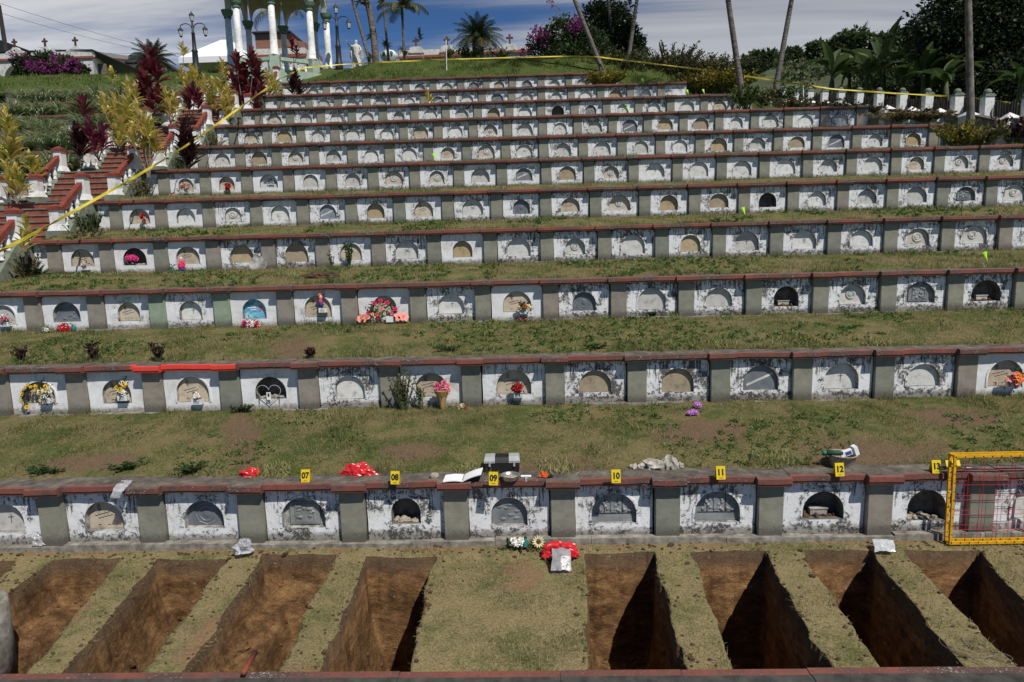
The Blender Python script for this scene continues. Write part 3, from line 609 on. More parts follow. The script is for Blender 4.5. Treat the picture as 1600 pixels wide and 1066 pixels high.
# ------------------------------------------------------------------ grass banks between the walls
def grid_mesh(name, xs, ys, zf, mat, attr=None, smooth=True, XY=None):
    X, Y = XY if XY else np.meshgrid(xs, ys, indexing='ij'); Z = zf(X, Y); nx, ny = X.shape
    V = np.stack([X, Y, Z], -1).reshape(-1, 3); i = np.arange((nx-1)*(ny-1)); a = (i//(ny-1))*ny+i % (ny-1)
    F = np.stack([a, a+ny, a+ny+1, a+1], 1); return np_mesh(name, V, F, mat, smooth, attr), X, Y, Z
def bank_z(k):
    y0, y1 = YK[k]+.27, YK[k+1]+.16; z0, z1 = ZC[k]-.02, ZB[k+1]+.012
    def f(X, Y):
        t = np.clip((Y-y0)/(y1-y0), 0, 1)
        return z0+(z1-z0)*(t**.9)+.05*np.sin(np.pi*t)+.09*fbm(X*.9, Y*1.1+k*7, 4)*np.sin(np.pi*np.clip(t*1.0+.02, 0, 1))**.6+.03*fbm(X*4, Y*4+k, 3)*(t > .02)+.05*np.maximum(0, fbm(X*1.3+5, Y*0+k*3.3, 3))*t**4
    return f
# bare earth: (pixel polygon centre x,y, radius x,y in metres) on banks
def bare_field(X, Y, k):
    b = np.zeros_like(X)
    spots = {0: [(375, 690, .30, 1.2, -.45), (1090, 680, .9, .45, 0), (870, 720, .8, .3, 0), (1350, 700, 1.0, .5, 0), (640, 700, .5, .3, 0), (140, 715, .7, .25, 0), (1500, 660, .8, .4, 0)],
             1: [(455, 540, .34, 1.0, -.3), (880, 550, .7, .25, 0), (1220, 545, .9, .3, 0)], 2: [(490, 437, .45, .35, 0), (1060, 420, .8, .4, 0), (770, 415, 1.0, .4, 0)]}.get(k, [])
    for px, py, rx, ry, sh in spots:
        p = WZ(px, py, (ZC[k]+ZB[k+1])/2); dx = X-p.x-sh*(Y-p.y); b = np.maximum(b, np.clip(1.25-np.sqrt((dx/rx)**2+((Y-p.y)/ry)**2)+1.2*fbm(X*3, Y*3, 3), 0, 1))
    return b
def blades(name, X, Y, Z, n, zf, length, width, mat, bare=None, lean=.55, keep=None):
    x = RNG.uniform(X[0], X[1], n); y = RNG.uniform(Y[0], Y[1], n)
    d = fbm(x*1.4, y*1.4, 4)+.35*fbm(x*7, y*7, 3); ok = RNG.random(n) < np.clip(.60+2.6*d, .03, 1)
    if bare is not None: ok &= RNG.random(n) > bare(x, y)*.80
    if keep is not None: ok &= keep(x, y)
    x, y = x[ok], y[ok]; m = len(x); z = zf(x, y)-.004
    L = length*(.45+.9*RNG.random(m))*np.clip(.70+2.4*fbm(x*2.6+3, y*2.6, 4), .3, 2.0); a = RNG.random(m)*6.283; ln = lean*(.3+1.2*RNG.random(m))
    D = np.stack([np.cos(a)*ln, np.sin(a)*ln, np.ones(m)], 1); D = unit(D)*L[:, None]; S = np.stack([-np.sin(a), np.cos(a), 0*a], 1)*width*.5
    Pp = np.stack([x, y, z], 1); V = np.stack([Pp-S, Pp+S, Pp+D], 1).reshape(-1, 3); return np_mesh(name, V, np.arange(3*m).reshape(-1, 3), mat)
DEN = [2100, 1350, 800, 430, 320, 240, 150, 100, 80, 70]
for k in range(10):
    z = bank_z(k); xr = min(XR[k], XR[k+1])+ (0 if k < 5 else .0); xl = max(XL[k], XL[k+1])
    if k >= 5: xr = XR[k]
    xs = np.arange(xl, xr+.01, .07 if k < 3 else .14); ys = np.linspace(YK[k]+.25, YK[k+1]+.20, 30 if k < 3 else 14)
    XX, YY = np.meshgrid(xs, ys, indexing='ij')
    me, *_ = grid_mesh('grass_bank', xs, ys, z, M['bank'], {'bare': bare_field(XX, YY, k).reshape(-1)})
    tag(place('grass_bank', me), kind='structure')
    vis = (max(xl, -6.8-1.02*(2.3*k)), min(xr, 6.8+2.3*k))
    vis = (max(xl, vis[0]-1), min(xr, vis[1]+1)); area = (vis[1]-vis[0])*2.2
    me = blades('grass', vis, (YK[k]+.26, YK[k+1]+.10), None, int(area*DEN[k]), z, [.085, .085, .09, .09, .09, .1, .11, .12, .12, .12][k], .007+.0018*k, M['blade'], lambda x, y, k=k: bare_field(x, y, k), 1.25)
    tag(place('grass', me), kind='stuff')
    tag(place('grass', blades('edge_grass', vis, (YK[k]+.25, YK[k]+.37), None, int((vis[1]-vis[0])*(150 if k < 4 else 60)), z, .13+.008*k, .008+.0018*k, M['blade'], None, 1.0)), kind='stuff')
    tag(place('grass', blades('foot_grass', vis, (YK[k+1]-.08, YK[k+1]+.07), None, int((vis[1]-vis[0])*(130 if k < 4 else 50)), z, .12+.008*k, .008+.0018*k, M['blade'], None, .7)), kind='stuff')
    if k < 4:
        me = blades('dry_grass', vis, (YK[k]+.28, YK[k+1]+.05), None, int(area*[420, 280, 170, 110][k]), z, .11+.01*k, .006+.0018*k, M['straw_bl'], None, 2.4)
        tag(place('dry_grass', me), kind='stuff')
# ------------------------------------------------------------------ front lawn with open graves
TR = [((-170, 862), (-360, 1050), (45, 860), (-90, 990), .95), ((103, 861), (-155, 1050), (192, 868), (48, 1047), .92), ((240, 885), (100, 1048), (357, 872), (223, 1052), 1.05), ((414, 868), (295, 1040), (524, 872), (431, 1055), .62),
      ((568, 885), (496, 1055), (681, 875), (637, 1057), 1.4), ((917, 872), (919, 1055), (1025, 868), (1076, 1052), 1.25), ((1081, 868), (1147, 1054), (1203, 875), (1300, 1047), 1.5),
      ((1257, 865), (1373, 1043), (1365, 864), (1509, 1043), 1.75), ((1416, 865), (1586, 1043), (1530, 861), (1690, 1030), 1.75), ((1600, 861), (1800, 1043), (1720, 861), (1900, 1030), 1.3)]
KY = WZ(800, 1050, .0).y-.05; YB = YK[0]+.10
def _ln(a, b):
    p, q = WZ(*a, 0), WZ(*b, 0); s = (q.x-p.x)/(q.y-p.y); return p.x, p.y, s
TRL = [(_ln(t[0], t[1]), _ln(t[2], t[3]), t[4]) for t in TR]
def g_side(i, Y):
    Y = np.asarray(Y, float); l, r, _ = TRL[i]
    nl = .13*fbm(Y*1.7+i*5, Y*0+i*3.1, 2)+.055*fbm(Y*6+i, Y*0+i, 3); nr = .13*fbm(Y*1.7+i*9+3, Y*0+i*1.7, 2)+.055*fbm(Y*6+i*3, Y*0+i*2, 3)
    return l[0]+(Y-l[1])*l[2]+nl, r[0]+(Y-r[1])*r[2]+nr
def g_back(i, X): X = np.asarray(X, float); return (YK[0]-.24+(.05 if i in (1, 3) else 0))+.16*fbm(X*2.1+i, X*0+2.2, 2)+.07*fbm(X*6+i, X*0+.7, 3)
def trench(X, Y):
    D = np.zeros_like(X)
    for i, (l, r, dep) in enumerate(TRL):
        xl, xr = g_side(i, Y); yb = g_back(i, X)
        e = np.minimum(np.minimum((X-xl)/.035, (xr-X)/.035), (yb-Y)/.04)
        base = dep*(1+.22*fbm(X*1.3+i, Y*1.3, 4))+.10*fbm(X*5, Y*5+i, 4)+.05*np.abs(fbm(X*13, Y*13+i, 3))
        u = np.clip((X-xl)/np.maximum(xr-xl, .1), 0, 1)
        if i == 3: base = base-.20+.62/(1+np.exp(-(u-.47+.3*fbm(Y*2, X*0, 3))*45))*(1/(1+np.exp(-(Y-(KY+.45))*25)))*(1/(1+np.exp((Y-(YK[0]-.75))*20)))
        if i == 1: base = base-.42/(1+np.exp((u-.50+.5*fbm(Y*2.2, X*0, 3))*26))
        if i == 5: base = base+.10*np.exp(-((u-.5)**2/.05+(Y-6.2)**2/.04))
        ee = np.clip(e, 0, 1); ee = ee*(1.6-.6*ee)
        bw = {1: .12, 2: .36, 4: .26, 0: .3}.get(i, .12)*(1+.8*fbm(Y*1.9+i, X*0+5, 3)); bat = np.clip(np.minimum(np.minimum((X-xl)/bw, (xr-X)/.12), (yb-Y)/.14+.06*fbm(X*6, Y*6, 2)), 0, 1); b0 = {2: .40, 4: .50, 0: .45}.get(i, .70)
        D = np.maximum(D, ee*base*(b0+(1-b0)*bat))
    return D
def lawn_z(X, Y): return .03*fbm(X*1.2, Y*1.2, 4)+.015*fbm(X*6, Y*6, 3)+.04*np.clip((Y-(YK[0]-.35))/.4, 0, 1)-trench(X, Y)
xs = np.arange(-8.6, 8.9, .025); ys = np.arange(KY-.02, YB+.02, .025)
XX, YY = np.meshgrid(xs, ys, indexing='ij')
for i in range(len(TRL)):
    L_, R_ = g_side(i, ys)
    for e_ in (L_, R_):
        ix = np.rint((e_-xs[0])/.025).astype(int); ok = (ix > 0) & (ix < len(xs)-1) & (ys < YK[0]-.15)
        XX[ix[ok], np.nonzero(ok)[0]] = e_[ok]
    yb_ = g_back(i, xs); j_ = np.rint((yb_-ys[0])/.025).astype(int); sl_ = g_side(i, yb_); ok = (j_ > 0) & (j_ < len(ys)-1) & (xs > sl_[0]-.01) & (xs < sl_[1]+.01)
    YY[np.nonzero(ok)[0], j_[ok]] = yb_[ok]
DD = trench(XX, YY)
def lawn_bare(X, Y):
    b = np.clip((Y-(YK[0]-.20))/.25+1.6*fbm(X*3, Y*3, 3)-.1, 0, .9)
    for px, py, rx, ry in ((808, 915, .22, .2), (815, 895, .3, .28), (330, 1000, .3, .6), (470, 1050, .3, .2), (100, 960, .25, .3), (1340, 960, .18, .4), (1495, 920, .2, .6)):
        p = WZ(px, py, 0); b = np.maximum(b, np.clip(1.2-np.sqrt(((X-p.x)/rx)**2+((Y-p.y)/ry)**2)+1.1*fbm(X*4, Y*4, 3), 0, .9))
    return b
me, *_ = grid_mesh('lawn_with_graves', xs, ys, lawn_z, [M['lawn'], M['soil']], {'bare': lawn_bare(XX, YY).reshape(-1)}, XY=(XX, YY))
dc = (DD[:-1, :-1]+DD[1:, :-1]+DD[1:, 1:]+DD[:-1, 1:])/4; me.polygons.foreach_set('material_index', (dc.reshape(-1) > .02).astype(np.int32))
tag(place('lawn', me), kind='structure')
me = blades('grass', (-7.2, 7.4), (KY+.02, YK[0]-.02), None, 74000, lawn_z, .05, .0065, M['blade_dry'], lambda x, y: np.clip(lawn_bare(x, y)-.1, 0, .93), .75, lambda x, y: trench(x, y) < .012)
tag(place('grass', me), kind='stuff')
me = blades('dry_grass', (-7.2, 7.4), (KY+.02, YK[0]-.05), None, 26000, lawn_z, .085, .0055, M['straw_bl'], None, 2.4, lambda x, y: trench(x, y) < .012)
tag(place('dry_grass', me), kind='stuff')
# hanging fringe of grass and roots on the grave edges
n = 90000; x = RNG.uniform(-7.2, 7.4, n); y = RNG.uniform(KY+.05, YK[0]-.2, n); d = trench(x, y); ok = (d > .002) & (d < .30); x, y, d = x[ok], y[ok], d[ok]; m = len(x)
gx = trench(x+.02, y)-trench(x-.02, y); gy = trench(x, y+.02)-trench(x, y-.02)
Dv = unit(unit(np.stack([gx, gy, 0*gx], 1))*.8+np.array([0, 0, .1])+RNG.normal(size=(m, 3))*.55); Pp = np.stack([x, y, lawn_z(x, y)*.25+.012], 1)-Dv*.03; V, F = leaf_cloud(Pp, Dv, .035+.055*RNG.random(m)**2, .0050); tag(place('grass', np_mesh('grave_edge_roots', V, F, M['blade_dry'])), kind='stuff')
mb = MB(); rr = random.Random(77); x = RNG.uniform(-6.5, 7.2, 1600); y = RNG.uniform(KY+.1, YK[0]-.2, 1600); ok = trench(x, y) > .25; x, y = x[ok][:560], y[ok][:560]; z = lawn_z(x, y)
for k_ in range(len(x)): r_ = rr.uniform(.008, .035)*(1+(rr.random() < .08)*1.2); mb.ball((x[k_], y[k_], z[k_]+r_*.3), (r_*1.2, r_, r_*.8), 6, 0, .7, k_)
tag(mb.build('soil_clods', M['soil']), kind='stuff')
# crumbs of earth kicked out on the turf by the graves, low broad-leaved weeds in the banks
mb = MB(); x = RNG.uniform(-6.8, 7.2, 6000); y = RNG.uniform(KY+.1, YK[0]-.03, 6000); dn = np.abs(y-YK[0]+.16)*.9
for i in range(len(TRL)):
    for e_ in g_side(i, y): dn = np.minimum(dn, np.abs(e_-x))
ok = (trench(x, y) < .003) & (RNG.random(6000) < np.exp(-dn/.07)); x, y = x[ok][:700], y[ok][:700]; z = lawn_z(x, y)
for k_ in range(len(x)): r_ = rr.uniform(.006, .020)*(1+(rr.random() < .06)*.7); mb.ball((x[k_], y[k_], z[k_]+r_*.4), (r_*1.2, r_, r_*.8), 5, 0, .7, k_)
tag(mb.build('earth_crumbs', M['soil']), kind='stuff')
for k in range(4):
    n = [1500, 1500, 1300, 1100][k]; cx_ = RNG.uniform(-6.5-2.2*k, 6.8+2.2*k, n); cy_ = RNG.uniform(YK[k]+.32, YK[k+1]-.02, n); ok = fbm(cx_*.8+9, cy_*.8, 3) > .02; cx_, cy_ = cx_[ok], cy_[ok]; ok = (cx_ > XL[k]) & (cx_ < XR[k]); cx_, cy_ = cx_[ok], cy_[ok]
    m_ = len(cx_); q = 9; X9 = np.repeat(cx_, q)+RNG.normal(size=m_*q)*.022; Y9 = np.repeat(cy_, q)+RNG.normal(size=m_*q)*.022; Pw = np.stack([X9, Y9, bank_z(k)(X9, Y9)+.01], 1); Dw = np.concatenate([RNG.normal(size=(m_*q, 2)), .25+.75*RNG.random((m_*q, 1))], 1)
    V, F = leaf_cloud(Pw, Dw, (.045+.012*k)*(.5+RNG.random(m_*q)), .022+.004*k); tag(place('ground_weeds', np_mesh('ground_weeds', V, F, M['weedleaf'])), kind='stuff')
# kerb along the near edge, lower ground in front of it
kb = thing('stone_kerb', 'dark kerb wall with a red rear edge along the near end of the graves', 'kerb', (0, KY, 0))
mb = MB(); mg = MB(); ms = MB(); xx = -9.0
while xx < 9:
    l = R.uniform(.9, 1.4); q = R.uniform(-.006, .006); mb.box(xx, xx+l-.004, -.075, .02, .004, .034+q); mg.box(xx, xx+l-.003, -.46, -.079, -.05, .046+q); xx += l
mb.build('red_edge', M['cap'], kb); mg.build('coping', mat_n('kerb_top', [(.3, (.03, .029, .027)), (.7, (.085, .08, .072))], 8, .9, .6, .02), kb); MB().box(-9, 9, -.42, .0, -1.2, .002).build('wall_core', M['conc'], kb)
tag(MB().box(-30, 30, -14, KY-.3, -1.3, -.85).build('lower_terrace', M['lawn']), kind='structure')
# ------------------------------------------------------------------ the hillside under and around the terraces
PZ = W(750, 90, 36.2).z
ya = np.array([YK[0]+.5]+[YK[i] for i in range(1, 11)]+[YK[10]+.6, 36.2, 60, 90]); za = np.array([ZB[0]-.4]+[ZB[i]-.30 for i in range(1, 11)]+[ZC[10]-.25, PZ-.25, PZ-.3, PZ-.3])
def hill_z(X, Y):
    z = np.interp(Y, ya, za); s = np.clip((X-np.interp(Y, [22, 24, 27, 30, 33, 40], [14.6, 13.4, 11.0, 8.0, 6.4, 5.2]))/5, 0, 3); z = z-s*1.9-.9*np.clip(X-19, 0, 30)*.35
    z = np.where(X < -12, z+0.0, z); return z+.10*fbm(X*.5, Y*.5, 4)
xs = np.arange(-60, 60.1, .6); ys = np.arange(YK[0]+.42, 88, .6); me, *_ = grid_mesh('hillside', xs, ys, hill_z, M['bankgreen']); tag(place('hillside', me), kind='structure')
xs = np.linspace(-1500, 1500, 40); ys = np.linspace(-600, 2600, 40); me, *_ = grid_mesh('valley', xs, ys, lambda X, Y: -14+6*fbm(X*.01, Y*.01, 3), M['far']); tag(place('valley', me), kind='structure')
# grass slope above the top wall: (right of the gazebo) and the upper lawn on the left
def slope(name, xa, xb, y0, y1, zfun, nbl):
    xs = np.arange(xa, xb+.01, .15); ys = np.linspace(y0, y1, 22); me, *_ = grid_mesh(name, xs, ys, zfun, M['bankgreen']); tag(place(name, me), kind='structure')
    tag(place('grass', blades('grass', (xa, xb), (y0+.05, y0+(y1-y0)*.85), None, nbl, zfun, .16, .028, M['blade_top'], None, .7)), kind='stuff')
ctop = [(505, 128), (545, 108), (585, 99), (650, 94), (750, 90), (900, 90), (960, 93)]
cx = np.array([W(a, b, 35.8).x for a, b in ctop]); cz = np.array([W(a, b, 35.8).z for a, b in ctop])
def sl_z(X, Y):
    t = np.clip((Y-(YK[10]+.3))/(35.8-YK[10]-.3), 0, 1); top = np.interp(X, cx, cz); return (ZC[10]-.02)+(top-ZC[10]+.02)*t**.85+.07*fbm(X*.9, Y*.9, 4)
slope('grass_slope', cx[0], cx[-1], YK[10]+.28, 37.2, sl_z, 22000)
ct2 = [(-80, 121), (0, 119), (140, 116), (210, 116), (290, 112), (330, 112)]; cx2 = np.array([W(a, b, 38.5).x for a, b in ct2]); cz2 = np.array([W(a, b, 38.5).z for a, b in ct2])
def sl2_z(X, Y):
    t = np.clip((Y-(YK[10]+.3))/(38.5-YK[10]-.3), 0, 1); top = np.interp(X, cx2, cz2); return (ZC[10]-.02)+(top-ZC[10]+.02)*t**.8+.06*fbm(X*.9, Y*.9, 4)
tag(place('grass', blades('grass', (3.6, 13), (27.2, 37.5), None, 26000, hill_z, .22, .03, M['blade_top'], None, .8)), kind='stuff')
slope('upper_lawn', -36, STAIR[0]-.3, YK[10]+.28, 41, sl2_z, 22000)
# ------------------------------------------------------------------ small finds on and around the lowest cornice
def onbank(px, py, k):
    d = ray(px, py); Y = np.linspace(YK[k]+.29, YK[k+1]+.02, 90); p = d[None, :]*(Y/d[1])[:, None]; z = bank_z(k)(p[:, 0], Y); i = np.nonzero(p[:, 2]+E <= z)[0]; i = i[0] if len(i) else len(Y)-1
    return Vector((p[i, 0], Y[i], z[i]))
def onlawn(px, py): p = WZ(px, py, .0); p.z = float(lawn_z(np.array([p.x]), np.array([p.y]))[0]); return p
oncap = lambda px, py: WZ(px, py, ZC[0])
def crumple(name, mat, r, sd, parent=None, n=26, amt=.42, loc=(0, 0, 0)):
    vs = MB(); n = int(n*1.7); vs.ball((0, 0, 0), (1, 1, 1), n); out = []
    for v in vs.v:
        d = Vector(v); k = 1+amt*mnoise.noise(d*1.7+Vector((sd, 0, 0)))+amt*.5*mnoise.noise(d*4.3+Vector((0, sd, 0)))+amt*.28*abs(mnoise.noise(d*6.5+Vector((0, 0, sd))))+amt*.22*abs(mnoise.noise(d*15+Vector((sd, 0, sd))))-amt*.2
        out.append((d.x*r[0]*k, d.y*r[1]*k, max(-.15*r[2], d.z*r[2]*k)))
    vs.v = out; return vs.build(name, mat, parent, loc)
for num, px, py, rz in (('07', 477, 754, .03), ('08', 617, 757, -.05), ('09', 771, 758.5, -.08), ('10', 963, 755, .02), ('11', 1127, 749.5, .05), ('12', 1313, 744.5, .06), ('13', 1464.5, 740, .02)):
    t = thing('number_card', 'yellow folded card numbered %s standing on the lowest cornice' % num, 'number card', oncap(px, py), rz, 'yellow number cards')
    w, h, s = .053, .150, .036
    MB().add([(-w, 0, 0), (w, 0, 0), (w, s, h), (-w, s, h), (-w, .002, 0), (w, .002, 0), (w, s+.002, h), (-w, s+.002, h)], [(0, 1, 2, 3), (5, 4, 7, 6), (0, 3, 7, 4), (1, 5, 6, 2), (3, 2, 6, 7)]).build('front_flap', M['yellow'], t)
    MB().add([(-w, .085, 0), (w, .085, 0), (w, s+.003, h), (-w, s+.003, h), (-w, .087, 0), (w, .087, 0), (w, s+.005, h), (-w, s+.005, h)], [(1, 0, 3, 2), (4, 5, 6, 7), (0, 4, 7, 3), (1, 2, 6, 5)]).build('back_flap', M['yellow'], t)
    a = math.atan2(h, s); o = place('number', text_mesh(num, .098, M['black'], .0035), t, (0, .53*s-.0025, .53*h), (a, 0, 0), (.9, 1, 1))
    MB().box(-.022, .022, -.0012, 0, 0, .006).build('small_print', M['black'], t, loc=(0, .1*s, .1*h), rot=(a-rad(90), 0, 0))
t = onbank(390, 748, 0); o = crumple('plastic_bag', M['redbag'], (.16, .08, .085), 3, loc=t+Vector((0, 0, .01))); tag(o, 'small red plastic bag lying in the grass left of card 07', 'plastic bag', 'crumpled plastic bags')
t = onbank(560, 748, 0); o = crumple('plastic_bag', M['redbag'], (.215, .09, .125), 8, loc=t+Vector((0, 0, .01))); tag(o, 'large crumpled red plastic bag in the grass between cards 07 and 08', 'plastic bag', 'crumpled plastic bags')
# notebook
t = thing('notebook', 'open notebook with blank white pages on the cornice beside card 09', 'notebook', oncap(722, 756)+Vector((0, .03, .004)), rad(2))
def page(x0, x1, z0, z1, name, mat, th=.012, wd=.23, sh=0):
    n = 8; vs = []
    for i in range(n+1):
        u = i/n; x = x0+(x1-x0)*u; z = z0+(z1-z0)*u+.014*math.sin(math.pi*u)*(1-.4*u)
        for y in (0, wd):
            for q in (0, th): vs.append((x+y*sh, y+.05*abs(z1)*u, z+q))
    fs = []
    for i in range(n):
        a = 4*i; fs += [(a, a+4, a+5, a+1), (a+2, a+3, a+7, a+6), (a+1, a+5, a+7, a+3), (a, a+2, a+6, a+4)]
    fs += [(0, 1, 3, 2), (4*n, 4*n+2, 4*n+3, 4*n+1)]; return MB().add(vs, fs).build(name, mat, t)
page(0, -.23, .004, .006, 'left_page', M['paper'], sh=.06); page(0, .225, .004, .085, 'right_page', M['paper'], sh=.06)
page(.004, -.236, -.004, -.002, 'cover', M['black'], .006, .236, .06); page(.002, .232, -.005, .074, 'cover', M['black'], .006, .236, .06)
for y in np.linspace(.02, .21, 12): place('ring', MB().tube([(.012*math.cos(a)+.06*y, y, .010+.012*math.sin(a)) for a in np.linspace(0, 6.28, 9)], .0018, 4).mesh('ring', M['iron']), t)
# toolbox
p = onbank(785, 742, 0); t = thing('toolbox', 'black toolbox with a grey lid behind card 09', 'toolbox', p+Vector((0, .03, .0)), rad(1))
mb = MB(); mb.add([(-.205, -.10, .0), (.205, -.10, 0), (.205, .10, 0), (-.205, .10, 0), (-.215, -.105, .14), (.215, -.105, .14), (.215, .105, .14), (-.215, .105, .14)], [(3, 2, 1, 0), (4, 5, 6, 7), (0, 1, 5, 4), (1, 2, 6, 5), (2, 3, 7, 6), (3, 0, 4, 7)]); mb.build('body', M['black'], t)
mb = MB()
for a, b, m_ in ((-.22, -.085, 0), (.085, .22, 0), (-.084, .084, 1)):
    d = 0 if m_ == 0 else .014
    mb.add([(a, -.112, .142), (b, -.112, .142), (b, .112, .142), (a, .112, .142), (a, -.112+d, .168), (b, -.112+d, .168), (b, .112-d, .168), (a, .112-d, .168), (a+.012*(a < -.2), -.065, .212-d), (b-.012*(b > .2), -.065, .212-d), (b-.012*(b > .2), .065, .212-d), (a+.012*(a < -.2), .065, .212-d)],
           [(0, 1, 5, 4), (2, 3, 7, 6), (1, 2, 6, 5), (3, 0, 4, 7), (4, 5, 9, 8), (6, 7, 11, 10), (5, 6, 10, 9), (7, 4, 8, 11), (8, 9, 10, 11), (0, 3, 2, 1)], m_)
mb.build('lid', [M['greyp'], M['black']], t)
MB().tube([(-.075, 0, .20), (-.07, 0, .226), (.07, 0, .226), (.075, 0, .20)], .011, 8).build('handle', M['black'], t)
for x in (-.15, .15): MB().box(x-.012, x+.012, -.122, -.108, .10, .165).build('latch', M['greyp'], t)
# sieve dish with sand
p = oncap(797, 752); t = thing('sieve_dish', 'round metal dish holding pale sand on the cornice right of card 09', 'dish', p+Vector((0, .06, .002)))
MB().lathe([(.085, 0), (.100, .01), (.112, .055), (.115, .058), (.108, .060), (.100, .05), (.085, .018), (.0, .014)], 28).build('dish', M['steel'], t, smooth=True)
MB().lathe([(.094, .028), (.07, .034), (.03, .040), (0, .042)], 18, wob=lambda a, z: 1+.04*math.sin(5*a)).build('sand', M['sand'], t, smooth=True)
p = oncap(822, 746); t = thing('scraper', 'white T-shaped scraper hanging over the cornice edge', 'scraper', p+Vector((0, -.01, .006)))
MB().box(-.062, .062, .0, .05, 0, .008).build('blade', M['paper'], t); mb = MB().box(-.016, .016, -.06, .0, .0, .010); mb.box(-.013, .013, -.075, -.06, -.03, .010); mb.build('handle', M['greyp'], t)
p = oncap(853, 748); t = thing('work_gloves', 'small crumpled orange and black glove on the cornice, right of the scraper', 'glove', p+Vector((0, .05, .02)))
crumple('palm_side', mat_p('orange_cloth', (.55, .09, .02), .9), (.055, .04, .045), 5, t, 16, .6, (-.02, 0, 0)); crumple('cuff', M['black'], (.045, .03, .03), 9, t, 14, .6, (.055, -.005, -.005))
p = oncap(677, 750); tag(MB().ball((0, 0, 0), (.062, .045, .040), 14, 0, .35, 4).build('stone', M['sand'], None, p+Vector((0, .08, .02)), True), 'smooth sand-coloured stone lying on the cornice left of the notebook', 'stone')
for i, (px, py, rx, rz, lb) in enumerate(((991, 741, .05, .045, 'brown stone at the left end of the pale rubble heap'), (1003, 740, .055, .05, 'second stone from the left in the pale rubble heap'), (1022, 739, .125, .085, 'broad whitish boulder in the middle of the rubble heap'),
    (1042, 739, .07, .11, 'upright pale stone right of the broad whitish boulder'), (1053, 739, .06, .10, 'tilted dark-sided stone near the right of the rubble heap'), (1063, 740, .05, .05, 'small white stone at the right end of the rubble heap'))):
    p = onbank(px, py, 0); mb = MB().ball((0, 0, 0), (rx, rx*.8, rz), 11, 0, .75, i*3.3); tag(mb.build('stone', M['stone'], None, p+Vector((0, .02, rz*.45))), lb, 'stone', 'rubble heap behind card 10')
# pot with bottle and rolled paper
p = onbank(1314, 742, 0); t = thing('bucket', 'worn grey-brown tub standing behind card 12', 'tub', p+Vector((0, -.02, .0)))
MB().lathe([(.115, 0), (.125, .02), (.158, .155), (.168, .16), (.165, .172), (.148, .165), (.118, .03), (0, .025)], 24).build('tub', M['sand'], t, smooth=True)
b0 = p+Vector((-.11, -.06, .19)); t = thing('bottle', 'dark bottle with a green cap lying across the tub', 'bottle', b0, rad(-8))
MB().lathe([(.028, -.10), (.034, -.095), (.034, .04), (.022, .075), (.018, .09)], 14, M=Matrix.Rotation(rad(90), 4, 'Y')).build('body', M['p_dkgrn'], t, smooth=True); MB().lathe([(.0, -.145), (.024, -.14), (.027, -.10), (.0, -.10)], 14, M=Matrix.Rotation(rad(90), 4, 'Y')).build('cap', M['p_grn'], t, smooth=True)
t = thing('rolled_packet', 'white and blue packet sticking up out of the tub', 'packet', p+Vector((.08, -.05, .205)), 0)
mx = Matrix.Rotation(rad(-20), 4, 'Y'); MB().box(-.13, .05, -.03, .03, -.03, .03, M=mx).build('packet', M['paper'], t); MB().box(-.075, -.005, -.034, -.031, -.02, .022, M=mx).build('blue_print', M['p_blue'], t); MB().box(.03, .075, -.05, .045, -.055, .05, M=mx).build('flared_end', M['paper'], t)
# yellow drawing frame with red strings, leaning on the wall
pb = WZ(1481, 852, .02); t = thing('grid_frame', 'yellow grid frame strung with red cord leaning on the lowest wall', 'grid frame', pb+Vector((0, -.02, .02)), rad(.5))
t.rotation_euler = (rad(-1.5), 0, rad(.5)); S = 1.06; H = 1.07
for lay, y in ((0, 0), (1, .085)):
    for nm, a in (('bottom_bar', (0, S, y-.013, y+.013, 0, .030)), ('top_bar', (0, S, y-.013, y+.013, H-.03, H)), ('side_bar', (0, .028, y-.012, y+.012, .031, H-.031)), ('side_bar', (S-.028, S, y-.012, y+.012, .031, H-.031))): MB().box(*a).build(nm, M['fyellow'], t)
    hk = MB()
    for i in range(11):
        q = .02+i*(H-.04)/10
        for v, ax in ((q, 0), (q, 1)):
            if ax == 0: hk.box(v-.006, v+.006, y-.016, y-.0135, .014, .03); hk.box(v-.006, v+.006, y-.016, y-.0135, H-.028, H-.014)
            else: hk.box(.012, .026, y-.0155, y-.0125, v-.004, v+.004); hk.box(S-.026, S-.012, y-.0155, y-.0125, v-.004, v+.004)
    hk.build('hooks', M['black'], t)
    for i in range(1, 6):
        v = i*H/6+.02*lay
        o = MB().tube([(.02, y, v), (S/2, y, v-.006), (S-.02, y, v)], .0024, 5); o.build('string', M['redstr'], t)
    for i in range(1, 6):
        v = i*S/6+.02*lay; MB().tube([(v, y, .02), (v+.004, y, H/2), (v, y, H-.02)], .0024, 5).build('string', M['redstr'], t)
for x in (.0, S-.02):
    for z in (.005, H-.025): MB().box(x, x+.02, .014, .071, z, z+.02).build('corner_link', M['fyellow'], t)
t = thing('number_card', 'yellow card with a sideways figure 2 lying behind the grid frame', 'number card', oncap(1501, 740)+Vector((0, .12, .004)), 0, 'yellow number cards')
MB().add([(-.08, 0, 0), (.085, 0, 0), (.085, .05, .10), (-.08, .05, .10), (-.08, .003, 0), (.085, .003, 0), (.085, .053, .10), (-.08, .053, .10)], [(0, 1, 2, 3), (5, 4, 7, 6), (0, 3, 7, 4), (1, 5, 6, 2), (3, 2, 6, 7), (0, 4, 5, 1)]).build('card', M['yellow'], t)
MB().add([(-.02, .055, .1), (.0, .052, .14), (.03, .052, .1)], [(0, 1, 2)]).build('tab', M['yellow'], t)
